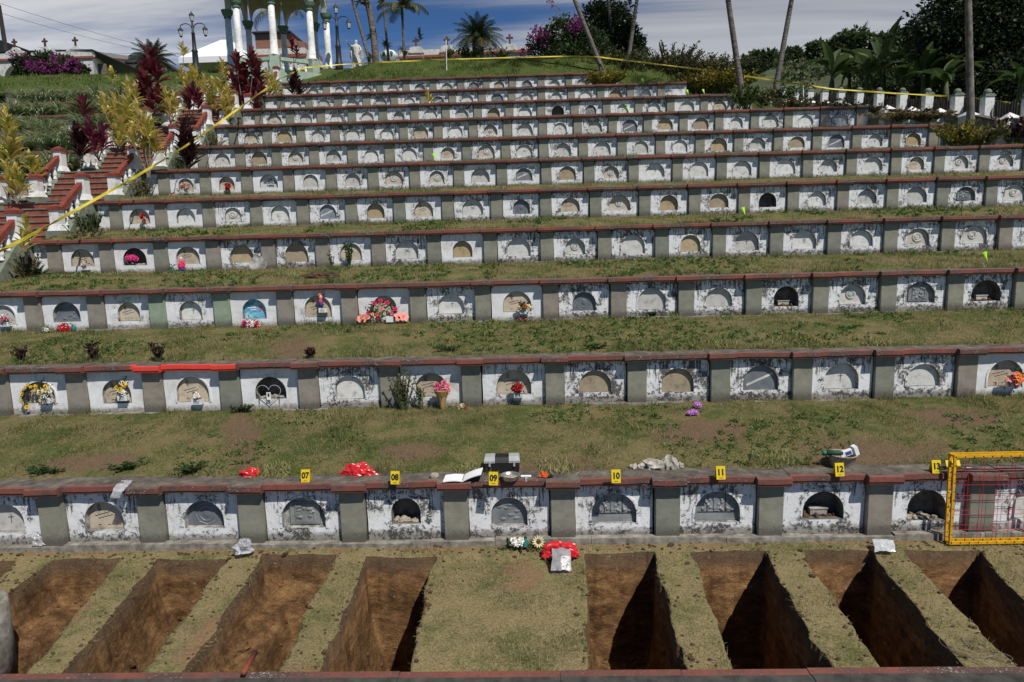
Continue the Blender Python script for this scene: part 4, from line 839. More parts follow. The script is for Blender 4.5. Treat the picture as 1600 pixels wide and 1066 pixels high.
a = math.atan2(.10, .05); bmx = text_mesh('2', .12, M['black'], .004); o = place('figure', bmx, t, (.0, .0225, .05)); o.rotation_mode = 'QUATERNION'; o.rotation_quaternion = (Matrix.Rotation(a, 3, 'X') @ Matrix.Rotation(rad(90), 3, 'Z')).to_quaternion()
tag(MB().tube([(0, 0, .004), (.12, -.03, .004)], .005, 6).build('pen', M['paper'], None, oncap(1512, 733)+Vector((0, .02, .006))), 'thin white pen lying on the cornice behind the grid frame', 'pen')
# plastic bags
def drape(name, pts, mat, label, cat='plastic bag', th=.004, sd=0, grp='crumpled plastic bags'):
    """a crumpled sheet through rows of world points (rows x cols)"""
    nr, ncol = len(pts), len(pts[0]); vs = []; K = 6
    for i in range((nr-1)*K+1):
        for j in range((ncol-1)*K+1):
            a, b = i/K, j/K; i0, j0 = min(int(a), nr-2), min(int(b), ncol-2); u, v = a-i0, b-j0
            q = pts[i0][j0]*(1-u)*(1-v)+pts[i0+1][j0]*u*(1-v)+pts[i0][j0+1]*(1-u)*v+pts[i0+1][j0+1]*u*v
            vs.append(q+Vector((.010*mnoise.noise(q*18+Vector((sd, 0, 0))), -.022*abs(mnoise.noise(q*14+Vector((0, sd, 0)))), .018*mnoise.noise(q*16+Vector((0, 0, sd))))))
    c = (ncol-1)*K+1; r = (nr-1)*K+1; base = vs[0].copy()
    mb = MB(); vv = [v-base for v in vs]; vb = [v-base+Vector((0, th, -th)) for v in vs]; n = len(vv)
    fs = [(i*c+j, i*c+j+1, (i+1)*c+j+1, (i+1)*c+j) for i in range(r-1) for j in range(c-1)]; fs += [tuple(n+q for q in reversed(f)) for f in fs]
    mb.add(vv+vb, fs); return tag(mb.build(name, mat, None, base, True), label, cat, grp)
zc = ZC[0]
drape('plastic_bag', [[WZ(190, 751, zc+.012), WZ(208, 750, zc+.014)], [WZ(182, 757, zc+.012), WZ(201, 757, zc+.012)], [W(176, 766, YK[0]-.10), W(192, 768, YK[0]-.10)], [W(173, 778, YK[0]-.11), W(187, 779, YK[0]-.11)]], M['film'], 'limp clear plastic bag hanging over the cornice on the left', sd=1)
def sack(px, py, w, h, mat, label, sd, knot=True):
    p = onlawn(px, py); t = thing('plastic_bag', label, 'plastic bag', p+Vector((0, 0, .01)), 0, 'crumpled plastic bags')
    crumple('bag', mat, (w, w*.75, h), sd, t, 22, .5, (0, 0, h*.62))
    if knot: crumple('knot', mat, (w*.5, w*.3, h*.45), sd+4, t, 12, .8, (w*.2, 0, h*1.45))
sack(64, 862, .085, .11, M['film'], 'clear plastic bag of waste leaning on the wall foot, far left', 2); sack(381, 871, .12, .115, M['film'], 'full knotted clear bag on the turf strip below the round plaque', 6)
p = onlawn(878, 880); o = crumple('plastic_bag', M['redbag'], (.215, .11, .15), 14, loc=p+Vector((-.01, .10, .06))); tag(o, 'glossy red plastic bag by the wall foot behind a grey bag', 'plastic bag', 'crumpled plastic bags')
z0 = .03; drape('plastic_bag', [[WZ(862, 858, .20), WZ(877, 856, .22), WZ(891, 859, .20)], [WZ(863, 870, .15), WZ(877, 868, .18), WZ(892, 871, .15)], [WZ(861, 892, .045), WZ(876, 890, .06), WZ(893, 891, .045)]], M['greybag'], 'filled grey plastic bag lying on the lawn in front of a red one', sd=5, th=.05)
drape('plastic_bag', [[WZ(1362, 843, .12), WZ(1380, 842, .14), WZ(1396, 844, .12)], [WZ(1366, 852, .09), WZ(1382, 851, .10), WZ(1398, 852, .09)], [WZ(1367, 862, .05), WZ(1383, 861, .06), WZ(1399, 862, .05)]], M['foil'], 'crumpled shiny clear sheet at the head of the right turf strip', 'plastic sheet', sd=9)
# half-buried round concrete post, red pipe, twine
p = WZ(-52, 945, .28); tag(MB().lathe([(.33, -1.1), (.33, -.02), (.31, 0), (0, .004)], 36, wob=lambda a, z: 1+.01*math.sin(7*a)).build('concrete_post', M['conc'], None, p, True), 'thick round concrete post at the far left beside the first grave', 'post')
a, b = WZ(399, 1020, -.05), WZ(380, 1052, .09); tag(MB().tube([Vector(), (b-a)*.5+Vector((0, 0, .005)), b-a], [.022, .024, .024], 10).build('pipe', M['rail'], None, a, True), 'short red pipe sticking out over the kerb by the third grave', 'pipe')
mb = MB(); rr = random.Random(5); c0 = onlawn(1528, 1022); pts = []
for i in range(90): a = i*.33; pts.append((.13*math.cos(a)+.12*math.sin(a*.37), .16*math.sin(a*.9)+.08*math.cos(a*.23), .02+.012*math.sin(a*1.3)))
tag(mb.tube(pts, .0025, 4).build('twine', M['stem'], None, c0), 'tangle of pale twine on the right-hand turf strip', 'twine')
# ------------------------------------------------------------------ flowers
_bl = {}
def blossom(r, mp, mc, kind=0):
    key = (round(r, 3), mp, mc, kind)
    if key in _bl: return _bl[key]
    mb = MB(); rr = random.Random(len(_bl))
    if kind == 0:
        for ring, (n, el, L) in enumerate(((6, .25, 1.0), (5, .75, .85), (4, 1.15, .6))):
            for i in range(n): mb.leaf((0, 0, 0), i*6.283/n+ring*.5+rr.uniform(-.2, .2), el+rr.uniform(-.1, .1), r*L, r*.85, .3, 2, 0, .35, .55, -.15)
        mb.ball((0, 0, r*.35), r*.22, 6, 1)
    elif kind == 1:
        for i in range(14): mb.leaf((r*.3*math.cos(i*6.283/14), r*.3*math.sin(i*6.283/14), 0), i*6.283/14, .2+.15*(i % 2), r*.75, r*.28, .2, 2, 0, .1)
        mb.ball((0, 0, .0), (r*.42, r*.42, r*.16), 10, 1, .2)
    else: 
        for i in range(5): mb.leaf((0, 0, 0), i*6.283/5+rr.uniform(-.2, .2), .55, r*1.1, r*1.0, .9, 3, 0, .5, .6, .2)
        mb.ball((0, 0, r*.3), (r*.12, r*.12, r*.3), 6, 1)
    me = mb.mesh('flower', [M[mp], M[mc]]); _bl[key] = me; return me
def leaves_at(name, parent, n, c, r, L, mat, loc=(0, 0, 0)):
    P = RNG.normal(size=(n, 3))*np.array(r)*.55+np.array(c); D = unit(P-np.array(c)+RNG.normal(size=(n, 3))*.02+np.array([0, -.02, .02])); V, F = leaf_cloud(P, D, L*(.6+.8*RNG.random(n)), L*.5); return place(name, np_mesh(name, V, F, M[mat]), parent, loc)
def face_out(o, d):
    o.rotation_mode = 'QUATERNION'; o.rotation_quaternion = Vector(d).to_track_quat('Z', 'Y')
def bouquet(px, py, k, size, flw, label, leaf='green', nleaf=60, pot=None, fr=.032, kind=0, cat='flowers', name='grave_flowers', dy=.06, gnd=False, pw=.16):
    """flw: [(petal, centre, n)]; pot 'box' = white flower box fixed on the tomb front, 'jar', 'wrap'"""
    p = W(px, py, YK[k]+.08-dy); rr = random.Random(int(px*7+py))
    if gnd: p.z = ZB[k]+.0
    fr *= 1.3; nleaf = int(nleaf*1.3)
    t = thing(name, label, cat, p, 0, 'flowers laid at the tombs'); zt = 0; sx, sz = size
    if pot == 'box': 
        mb = MB().box(-pw/2, pw/2, -.055, dy-.005, -.085, 0); mb.box(-pw/2+.012, pw/2-.012, -.044, dy-.015, .0005, .004, 1); mb.build('flower_box', [M['white'], M['soil']], t); zt = .01
        for j in range(3): MB().box(-pw*.33, pw*(.2+.1*rr.random()), -.0575, -.0555, -.03-.02*j, -.026-.02*j).build('lettering', M['ink'], t)
    if pot == 'jar': MB().lathe([(.03, -.0), (.042, .02), (.045, .08), (.038, .10)], 14, (0, -.03, 0)).build('jar', M['p_teal'], t, smooth=True); zt = .09
    if pot == 'wrap': MB().lathe([(.03, 0), (.045, .06), (.075, .2), (.12, .3)], 16, (0, -.03, 0), wob=lambda a, z: 1+.08*math.sin(6*a)).build('wrapper', M['p_cello'], t); zt = .27
    c = (0, -.03, zt+sz*.45)
    if nleaf: leaves_at('foliage', t, nleaf, c, (sx*.9, .05, sz*.7), .045, leaf)
    for mp, mc, n in flw:
        for j in range(n):
            a = rr.uniform(0, 6.283); q = math.sqrt(rr.random()); x = sx*q*math.cos(a); z = c[2]+sz*.55*q*math.sin(a); y = -.035-.05*(1-q)
            o = place('flower', blossom(fr, mp, mc, kind), t, (x, y, z), sc=rr.uniform(.8, 1.2)); face_out(o, (x*4+rr.uniform(-.4, .4), -1, (z-c[2])*4+.5+rr.uniform(-.4, .4)))
    if pot == 'jar' or gnd:
        mb = MB()
        for j in range(6): mb.tube([(0, -.03, zt-.02), (rr.uniform(-.6, .6)*sx, -.04, zt+sz*.5)], .003, 4)
        mb.build('stems', M['gstem'], t)
    return t
# second wall
t = thing('wreath', 'yellow flower wreath round the leftmost plaque of the second wall', 'wreath', W(52, 622, YK[1]+.02), 0); rr = random.Random(3)
ang = [rad(a) for a in range(-20, 215, 14)]; V = []
leaves_at('foliage', t, 150, (0, 0, 0), (.01, .02, .01), .01, 'green'); t.children[0].hide_render = False
bpy.data.objects.remove(t.children[0])
Pl = np.array([[.165*math.cos(a)+rr.uniform(-.03, .03), rr.uniform(-.02, .02), .20*math.sin(a)+.0+rr.uniform(-.03, .03)] for a in ang for _ in range(9)]); Vv, Ff = leaf_cloud(Pl, RNG.normal(size=Pl.shape)*[1, .5, 1]+[0, -.4, 0], .05, .028); place('foliage', np_mesh('foliage', Vv, Ff, M['green']), t)
for a in ang:
    if rr.random() < .8: o = place('flower', blossom(.034, rr.choice(['p_yel', 'p_yel', 'p_pale']), 'p_orange', 0), t, (.165*math.cos(a)+rr.uniform(-.02, .02), -.035, .20*math.sin(a)+rr.uniform(-.02, .02)), sc=rr.uniform(.8, 1.25)); face_out(o, (math.cos(a)*.5, -1, math.sin(a)*.5+.3))
o = place('flower', blossom(.045, 'p_yel', 'p_orange', 0), t, (-.10, -.03, -.14)); face_out(o, (0, -1, .3))
bouquet(73, 621, 1, (.09, .20), [('p_pale', 'p_yel', 5), ('p_white', 'p_pale', 6), ('p_yel', 'p_orange', 3)], 'white flower box of cream blossoms beside the yellow wreath', 'dkgreen', 110, 'box', .034, dy=.05, pw=.155)
bouquet(193, 617, 1, (.075, .21), [('p_yel', 'p_brown', 7), ('p_white', 'p_yel', 7)], 'flower box of yellow and white blossoms on the second wall', 'green', 60, 'box', .03, dy=.03, pw=.15)
bouquet(309, 623, 1, (.045, .09), [('p_white', 'p_pale', 4)], 'nearly empty white flower box under the bright red cornice length', 'straw', 14, 'box', .028, dy=.04, pw=.16)
bouquet(810, 612, 1, (.075, .14), [('p_red', 'p_brown', 9)], 'bunch of red roses in a box before the middle of the second wall', 'dkgreen', 70, 'box', .036, dy=.06, pw=.14)
bouquet(1583, 598, 1, (.11, .17), [('p_orange', 'p_brown', 7), ('p_salmon', 'p_orange', 4), ('p_lilac', 'p_white', 2)], 'orange flowers in a pot at the right edge of the second wall', 'green', 80, 'box', .05, kind=2, dy=.08, pw=.12)
bouquet(692, 640, 1, (.09, .15), [('p_pink', 'p_red', 8), ('p_salmon', 'p_pink', 5)], 'pink bouquet in amber wrapping, stood in the grass by the rose bush', 'dkgreen', 60, 'wrap', .045, kind=0, gnd=True, dy=.14)
bouquet(724, 640, 1, (.05, .07), [('p_red', 'p_pink', 3), ('p_pale', 'p_white', 2)], 'few small pink and cream blooms in the grass right of the wrapped bouquet', 'green', 30, None, .028, gnd=True, dy=.12)
for px, py, lb in ((1080, 650, 'lower of two loose lilac blooms lying on the grass'), (1093, 638, 'upper of two loose lilac blooms lying on the grass')):
    p = onbank(px, py, 0); t = thing('fallen_flowers', lb, 'flowers', p); rr = random.Random(px)
    for j in range(5): o = place('flower', blossom(.045, 'p_lilac', 'p_white', 0), t, (rr.uniform(-.07, .07), rr.uniform(-.05, .05), .045)); face_out(o, (rr.uniform(-.6, .6), -.8, .8))
# third wall
bouquet(9, 503, 2, (.09, .10), [('p_white', 'p_pink', 4), ('p_pink', 'p_red', 3)], 'pink and white flowers at the far left of the third wall', 'green', 60, 'box', .035, dy=.05)
bouquet(101, 516, 2, (.12, .13), [('p_red', 'p_salmon', 13)], 'red flower bunch below the blue-grey arched plaque', 'dkgreen', 60, None, .042, gnd=True, dy=.10)
bouquet(76, 521, 2, (.08, .12), [('p_white', 'p_pale', 7)], 'white wispy flowers in the grass left of a red bunch', 'variegated', 70, None, .028, gnd=True, dy=.16)
bouquet(117, 516, 2, (.03, .05), [], 'small teal glass jar beside the red flower bunch', 'green', 8, 'jar', dy=.10, gnd=True)
bouquet(395, 517, 2, (.18, .12), [('p_red', 'p_mag', 12), ('p_white', 'p_pink', 8), ('p_mag', 'p_red', 4)], 'row of dark red and white flowers below the blue plaque', 'dkgreen', 90, None, .036, gnd=True, dy=.10)
t = bouquet(505, 481, 2, (.03, .03), [], 'small doll seated on a white box before a beige plaque', 'straw', 6, 'box', name='doll', cat='doll', dy=.06, pw=.15)
MB().ball((-.03, -.02, .06), (.05, .04, .055), 10, 0, .2).build('skirt', M['p_navy'], t, smooth=True); MB().ball((-.035, -.025, .12), (.04, .032, .05), 10, 0, .2).build('bodice', M['p_mag'], t, smooth=True); MB().ball((-.03, -.02, .20), (.035, .03, .045), 10, 0, .25).build('head', M['p_salmon'], t, smooth=True); MB().ball((-.055, -.01, .245), (.045, .03, .035), 9, 0, .4).build('hair', M['p_terra'], t)
t = thing('wreath', 'large arch wreath of crimson roses with salmon lilies on the third wall', 'wreath', W(597, 492, YK[2]+.02), 0); rr = random.Random(9)
ang = [rad(a) for a in range(-10, 195, 8)]; Pl = np.array([[.235*math.cos(a)+rr.uniform(-.03, .03), rr.uniform(-.03, .02), .26*math.sin(a)+rr.uniform(-.03, .03)] for a in ang for _ in range(7)]+[[rr.uniform(-.3, .3), rr.uniform(-.06, 0), rr.uniform(-.16, .18)] for _ in range(110)]); Vv, Ff = leaf_cloud(Pl, RNG.normal(size=Pl.shape)+[0, -.6, .2], .06, .032); place('foliage', np_mesh('foliage', Vv, Ff, M['green']), t)
for x, z, mp, r in ((-.12, .23, 'p_hot', .05), (.0, .27, 'p_hot', .052), (.12, .23, 'p_hot', .052), (-.24, .05, 'p_hot', .05), (.27, .11, 'p_hot', .052), (-.08, .02, 'p_orange', .042), (.01, .12, 'p_salmon', .045), (-.09, -.06, 'p_red', .045), (.2, .05, 'p_pink', .045), (.24, .0, 'p_pink', .042), (-.17, -.22, 'p_hot', .046), (.03, -.26, 'p_hot', .048), (.21, -.24, 'p_pink', .046), (.06, .02, 'p_pale', .035), (-.17, .02, 'p_pale', .04)):
    o = place('flower', blossom(r, mp, 'p_red', 0), t, (x, -.06, z)); face_out(o, (x, -1, z*.6+.3))
for x, s in ((-.37, -1), (-.27, -1), (.33, 1), (.42, 1)): o = place('lily', blossom(.075, 'p_salmon', 'p_orange', 2), t, (x, -.09, -.06+.02*abs(x)), sc=1.25); face_out(o, (s*.5, -.8, .75))
mb = MB().box(.10, .23, -.13, -.02, -.13, -.03); mb.build('flower_box', M['white'], t)
mb = MB()
for x in (-.38, -.3, .36, .44): mb.tube([(x, -.03, -.26), (x*.98, -.06, -.10)], .02, 6)
mb.build('lily_stalks', M['p_brown'], t)
bouquet(818, 483, 2, (.11, .09), [('p_pale', 'p_yel', 9), ('p_brown', 'p_red', 4), ('p_orange', 'p_brown', 2)], 'yellow flowers in a box on the freshly whitened tomb', 'green', 80, 'box', .034, dy=.07, pw=.15)
bouquet(815, 511, 2, (.17, .09), [('p_terra', 'p_red', 5)], 'withered reddish sprigs at the foot of the freshly whitened tomb', 'dkred', 60, None, .02, gnd=True, dy=.10)
# fourth wall and above
bouquet(134, 416, 3, (.08, .07), [('p_white', 'p_pink', 7), ('p_pink', 'p_white', 3)], 'white box of tiny pale pink flowers on the fourth wall', 'dkgreen', 40, 'box', .026, dy=.03, pw=.17)
bouquet(207, 406, 3, (.12, .07), [('p_mag', 'p_pink', 10)], 'bright pink blooms inside the dark hollow niche at the left', 'dkgreen', 40, None, .05, dy=-.05)
t = bouquet(286, 428, 3, (.02, .02), [], 'small pink plush figure before a beige plaque', 'green', 4, None, name='plush_toy', cat='toy', gnd=True, dy=.14)
MB().ball((0, -.02, .05), (.085, .06, .06), 12, 0, .3).build('base', M['p_blue'], t); MB().ball((0, -.03, .13), (.085, .06, .10), 12, 0, .4, 2).build('body', M['p_hot'], t); MB().ball((.0, -.03, .25), (.045, .04, .05), 10, 0, .3).build('head', M['p_pink'], t); MB().ball((.0, -.03, .30), (.025, .025, .03), 8).build('tuft', M['p_white'], t)
bouquet(271, 430, 3, (.04, .05), [], 'small dark green flowerpot left of the pink plush figure', 'dkgreen', 22, 'jar', gnd=True, dy=.16)
bouquet(226, 351, 4, (.06, .17), [('p_red', 'p_hot', 10)], 'tall red flower spray on the fifth wall', 'dkred', 24, 'jar', .034, dy=.10)
bouquet(291, 300, 5, (.14, .10), [('p_pink', 'p_white', 6), ('p_red', 'p_white', 4), ('p_white', 'p_pink', 3)], 'pink and white flowers with green leaves on the sixth wall', 'green', 70, 'jar', .032, dy=.12)
bouquet(268, 300, 5, (.06, .07), [('p_salmon', 'p_white', 4)], 'peach ornament flowers left of the pink and white ones', 'straw', 14, None, .04, gnd=True, dy=.1)
bouquet(357, 296, 5, (.07, .17), [('p_red', 'p_brown', 10)], 'dark red flower bunch on the sixth wall near the stairs', 'dkgreen', 50, None, .04, dy=.10)
# iron heart grille with a photo card
t = thing('heart_grille', 'iron heart grille with a small photo card before a dark niche', 'grille', W(420, 615, YK[1]+.05), 0)
pts = []
for i in range(41):
    a = i/40*6.283; pts.append((.19*math.sin(a)**3, 0, .011*(13*math.cos(a)-5*math.cos(2*a)-2*math.cos(3*a)-math.cos(4*a))))
MB().tube(pts, .005, 6).build('heart_wire', M['greyp'], t); MB().box(-.035, .03, -.012, -.008, -.10, .02).build('photo_card', M['paper'], t); MB().box(-.018, .012, -.0135, -.0125, -.05, .005).build('photo', M['ink'], t)
for x in (-.16, .16): MB().tube([(x, 0, -.17), (x, 0, .06)], .004, 6).build('bar', M['iron'], t)
# leaning round slab
tag(MB().lathe([(.0, 0), (.19, 0), (.2, .012), (.2, .04), (0, .042)], 30, M=Matrix.Rotation(rad(78), 4, 'X')).build('round_slab', M['recess'], None, W(404, 414, YK[3]-.02)), 'pale round slab leaning against the fourth wall', 'slab')
# sunflower and white flower at the wall foot
p = onlawn(842, 862); t = thing('sunflower', 'faded yellow sunflower at the wall foot left of the red bag', 'sunflower', p)
o = place('flower', blossom(.075, 'p_pale', 'p_brown', 1), t, (0, -.02, .11)); face_out(o, (-.1, -.9, .5)); leaves_at('foliage', t, 50, (0, 0, .03), (.1, .06, .03), .05, 'olive')
p = onlawn(808, 862); t = thing('grave_flowers', 'white bloom with teal leaves at the wall foot below the shiny plaque', 'flowers', p)
for j in range(5): o = place('flower', blossom(.045, 'p_white', 'p_pale', 0), t, (R.uniform(-.06, .06), -.02, .10+R.uniform(-.03, .03))); face_out(o, (R.uniform(-.3, .3), -.8, .6))
leaves_at('foliage', t, 60, (.03, 0, .06), (.13, .06, .05), .06, 'dkgreen'); crumple('teal_paper', M['p_teal'], (.05, .04, .07), 3, t, 10, .5, (.09, 0, .06))
# ------------------------------------------------------------------ small plants on the banks
def bushlet(name, p, label, cat, w, h, n, leaf, mat, stem='gstem', up=1.0, grp=None):
    t = thing(name, label, cat, p, 0, grp); P_ = []; D_ = []; mb = MB(); rr = random.Random(int(p.x*100)+int(p.y*10))
    for i in range(max(4, n//14)):
        a = rr.uniform(0, 6.283); q = rr.random()**.6; tip = Vector((w*q*math.cos(a), w*.6*q*math.sin(a), h*(.55+.45*rr.random()))); mb.tube([(tip.x*.2, tip.y*.2, -.02), (tip.x*.6, tip.y*.6, tip.z*.6), tip], .004+.006*h, 4)
        for j in range(14):
            u = .25+.75*rr.random(); b = rr.uniform(0, 6.283); P_.append([tip.x*u, tip.y*u, tip.z*u]); D_.append([math.cos(b), math.sin(b), up*rr.uniform(.1, 1.2)])
    V, F = leaf_cloud(np.array(P_), np.array(D_), leaf*(.6+.7*RNG.random(len(P_))), leaf*.5); place('leaves', np_mesh('leaves', V, F, M[mat]), t); mb.build('stems', M[stem], t); return t
bushlet('rose_bush', Vector((W(632, 640, YK[1]-.08).x, YK[1]-.10, ZB[1])), 'leafy rose bush growing against the second wall beside a wrapped bouquet', 'rose bush', .24, .62, 320, .055, 'olive')
bushlet('rose_bush', Vector((W(660, 640, YK[1]-.08).x, YK[1]-.08, ZB[1])), 'thin young rose shoot just right of the leafy rose bush', 'rose bush', .12, .55, 90, .05, 'green')
bushlet('sapling', Vector((W(546, 412, YK[3]-.08).x, YK[3]-.1, ZB[3])), 'taller dark green sapling before the fourth wall', 'sapling', .12, .60, 160, .07, 'green'); bushlet('sapling', Vector((W(522, 415, YK[3]-.08).x, YK[3]-.2, ZB[3])), 'shorter sapling left of the dark green one', 'sapling', .14, .38, 90, .05, 'olive')
for px, w, h, lb in ((33, .20, .28, 'dark red shrublet at the far left on the second cornice'), (148, .22, .34, 'widest dark red shrublet, second from the left'), (248, .19, .32, 'dark red shrublet above the bright red cornice length'), (486, .13, .17, 'smallest dark red shrublet, right of the bare earth strip')):
    bushlet('red_shrub', onbank(px, 566, 1), lb, 'shrub', w*.75, h, 260, .055, 'dkred', up=1.6, grp='dark red shrublets on the second bank')
for px, py, k, lb in ((1240, 534, 1, 'large pale yellow grass tuft above the second wall on the right'), (1115, 540, 1, 'pale grass tuft left of the large pale one'), (1370, 538, 1, 'small pale tuft above the right part of the second wall'), (870, 735, 0, 'pale grass tuft behind the orange glove'), (428, 742, 0, 'pale grass tuft left of card 07'), (1210, 722, 0, 'pale tuft behind the cornice right of card 11'), (450, 431, 2, 'pale tuft beside the soil heap on the third bank'), (965, 428, 2, 'pale tuft on the third bank near the middle'), (1075, 425, 2, 'second pale tuft on the third bank'), (1175, 424, 2, 'third pale tuft on the third bank, towards the right'), (745, 738, 0, 'pale tuft behind the notebook')):
    p = onbank(px, py, k); n = 330; rx = .28 if 'large' in lb else .17; xy = np.clip(RNG.normal(size=(n, 2)), -1.7, 1.7)*[rx*.75, .10]; z = bank_z(k)(p.x+xy[:, 0], p.y+xy[:, 1]); Pp = np.stack([xy[:, 0], xy[:, 1], z-p.z], 1); V, F = leaf_cloud(Pp, np.concatenate([RNG.normal(size=(n, 2))*.7, np.ones((n, 1))], 1), .09*(.6+.8*RNG.random(n)), .012)
    tag(place('grass_tuft', np_mesh('grass_tuft', V, F, M['tuft']), None, p), lb, 'grass tuft', 'pale grass tufts')
for px, py, k, w, h, lb in ((200, 735, 0, .35, .10, 'low dark green weed patch above the lowest cornice'), (300, 740, 0, .25, .13, 'taller weed clump left of the bare earth strip'), (70, 742, 0, .3, .09, 'weed patch at the far left above the lowest cornice'), (1020, 470, 1, .1, .1, 'small weed on the second bank under the stained niche'), (380, 645, 0, .22, .13, 'green weed clump at the foot of the dark niche with the grille'), (700, 548, 1, .3, .08, 'bright low weeds above the second cornice'), (930, 545, 1, .25, .08, 'low weeds above the second cornice, right of the middle'), (60, 425, 3, .3, .2, 'leafy weeds at the left end of the fourth wall')):
    p = onbank(px, py, min(k, 2)); bushlet('weed', p, lb, 'weed', w, h, 260, .05, 'green', up=.5, grp='weeds on the banks')
p = onbank(500, 433, 2); tag(crumple('soil_heap', M['soil'], (.38, .18, .13), 21, loc=p+Vector((0, .0, -.02))), 'small heap of brown soil on the third bank', 'soil heap')
# marker flags
for px, py, k, lb in ((1540, 414, 2, 'neon green flag nearest on the right'), (1163, 341, 3, 'neon green flag on the fourth bank'), (680, 251, 5, 'neon green flag left of centre on the sixth bank'), (982, 175, 7, 'neon green flag on the eighth bank'), (1005, 130, 9, 'neon green flag under the dark trees at the top'), (1075, 147, 8, 'neon green flag at the right end of the ninth wall'), (1100, 146, 8, 'neon green flag below the yellow bush')):
    z = ZC[k]+.02; p = W(px, py, YK[k]+.55) if k > 3 else onbank(px, py, k)
    if k > 3: p.z = ZC[k]+.05
    t = thing('marker_flag', lb, 'flag', p, 0, 'neon marker flags'); h = .26; MB().tube([(0, 0, -.05), (.004, 0, h)], .003, 5).build('wire', M['iron'], t)
    mb = MB(); n = 6; vs = []
    for i in range(n+1): u = i/n; vs += [(.004-.10*u, -.03*math.sin(u*2.2), h-.02*u), (.02+.05*u-.06*u, -.03*math.sin(u*2.2)-.01, h-.20-.0*u)]
    mb.add([v for v in vs]+[(v[0], v[1]+.002, v[2]) for v in vs], [(2*i, 2*i+1, 2*i+3, 2*i+2) for i in range(n)]+[(2*n+2+2*i, 2*n+4+2*i, 2*n+5+2*i, 2*n+3+2*i) for i in range(n)]).build('flag', M['neon'], t)
# ------------------------------------------------------------------ planted banks left of the stairs
for k in range(4, 10):
    xa = -18.5 if k == 4 else -24.5; z = bank_z(k); xs = np.arange(xa, -13.8, .16); ys = np.linspace(YK[k]+.25, YK[k+1]+.2, 14)
    me, *_ = grid_mesh('planted_bank', xs, ys, z, M['bank'], {'bare': np.zeros((len(xs), len(ys))).reshape(-1)}); tag(place('planted_bank', me), kind='structure')
# the ground beside and under the stairs
for k in range(2, 11): pass
def tussock_mesh(n=190, L=.62, seed=0):
    rr = random.Random(seed); mb = MB()
    for i in range(n):
        a = rr.uniform(0, 6.283); q = .14*math.sqrt(rr.random()); mb.leaf((q*math.cos(a), q*math.sin(a), -.03), a+rr.uniform(-.5, .5), rr.uniform(.8, 1.5), L*rr.uniform(.6, 1.15), .036, rr.uniform(.9, 1.8), 5, 0, .02, .35, .2)
    return mb.mesh('tussock', [M['variegated']])
TM = [tussock_mesh(190, .66, i) for i in range(3)]
TP = []
rr = random.Random(21)
for k in range(4, 10):
    for x in np.arange(-14.4, -25, -1.15):
        x = x+rr.uniform(-.3, .3)
        for yy in (.75, 1.6):
            y = YK[k]+yy+rr.uniform(-.2, .2); px = 832+1067*x/y
            if px < -60 or rr.random() < (.16 if k > 4 else .5): continue
            TP.append((x, y, k))
side = {4: 'lowest', 5: 'second', 6: 'third', 7: 'fourth', 8: 'fifth', 9: 'uppermost'}
cnt = {}
for (x, y, k) in sorted(TP, key=lambda p: (p[2], p[0])):
    z = float(bank_z(k)(np.array([x]), np.array([y]))[0]); s = rr.uniform(1.2, 1.75)
    o = place('tussock', TM[rr.randrange(3)], None, (x, y, z), (0, 0, rr.uniform(0, 6)), s)
    tag(o, 'pale striped grass tussock on the %s planted bank left of the red stairs' % side[k], 'tussock', 'striped tussocks on the %s planted bank' % side[k])
# ------------------------------------------------------------------ red stairs with white balustrades
st = thing('red_stairs', 'red tiled flights of stairs climbing beside the tomb walls on the left', 'stairs', (0, 0, 0)); xa, xb = STAIR[0]+.12, STAIR[1]-.12
for k in range(2, 10):
    z0, z1 = ZC[k], ZC[k+1]; y0 = YK[k+1]-1.12; n = 6; rise = (z1-z0)/n; run = 1.05/n; mb = MB(); mt = MB()
    for i in range(n):
        ya, zt = y0+i*run, z0+rise*(i+1); mb.box(xa, xb, ya, y0+1.10, zt-rise-.02 if i else z0-.4, zt-.035); mt.box(xa-.01, xb+.01, ya-.025, min(ya+run+.02, y0+1.1), zt-.035, zt)
    mb.build('risers', M['step'], st); mt.build('treads', M['tread'], st)
    MB().box(xa-.02, xb+.02, YK[k]-.02, y0+.05, z0-.04, z0-.004).build('landing', M['step'], st); MB().box(xa-.05, xb+.05, YK[k]+.0, YK[k+1]-.03, z0-1.3, z0-.042).build('foundation', M['conc'], st)
def baluster(): return MB().lathe([(.055, 0), (.055, .05), (.035, .07), (.06, .13), (.068, .18), (.045, .27), (.032, .33), (.05, .35), (.05, .38), (.03, .40), (.04, .47), (.05, .5), (.05, .54)], 12).mesh('baluster', [M['white']], True)
BAL = baluster()
def post_mesh(h, plinth):
    mb = MB(); w0, w1 = .17, .115
    b = plinth
    mb.add([(-w0, -w0, b), (w0, -w0, b), (w0, w0, b), (-w0, w0, b), (-w1, -w1, b+.16), (w1, -w1, b+.16), (w1, w1, b+.16), (-w1, w1, b+.16), (-w1, -w1, h), (w1, -w1, h), (w1, w1, h), (-w1, w1, h)],
           [(0, 1, 5, 4), (1, 2, 6, 5), (2, 3, 7, 6), (3, 0, 4, 7), (4, 5, 9, 8), (5, 6, 10, 9), (6, 7, 11, 10), (7, 4, 8, 11), (8, 9, 10, 11), (3, 2, 1, 0)]); return mb.mesh('post', [M['white']])
PM = {}
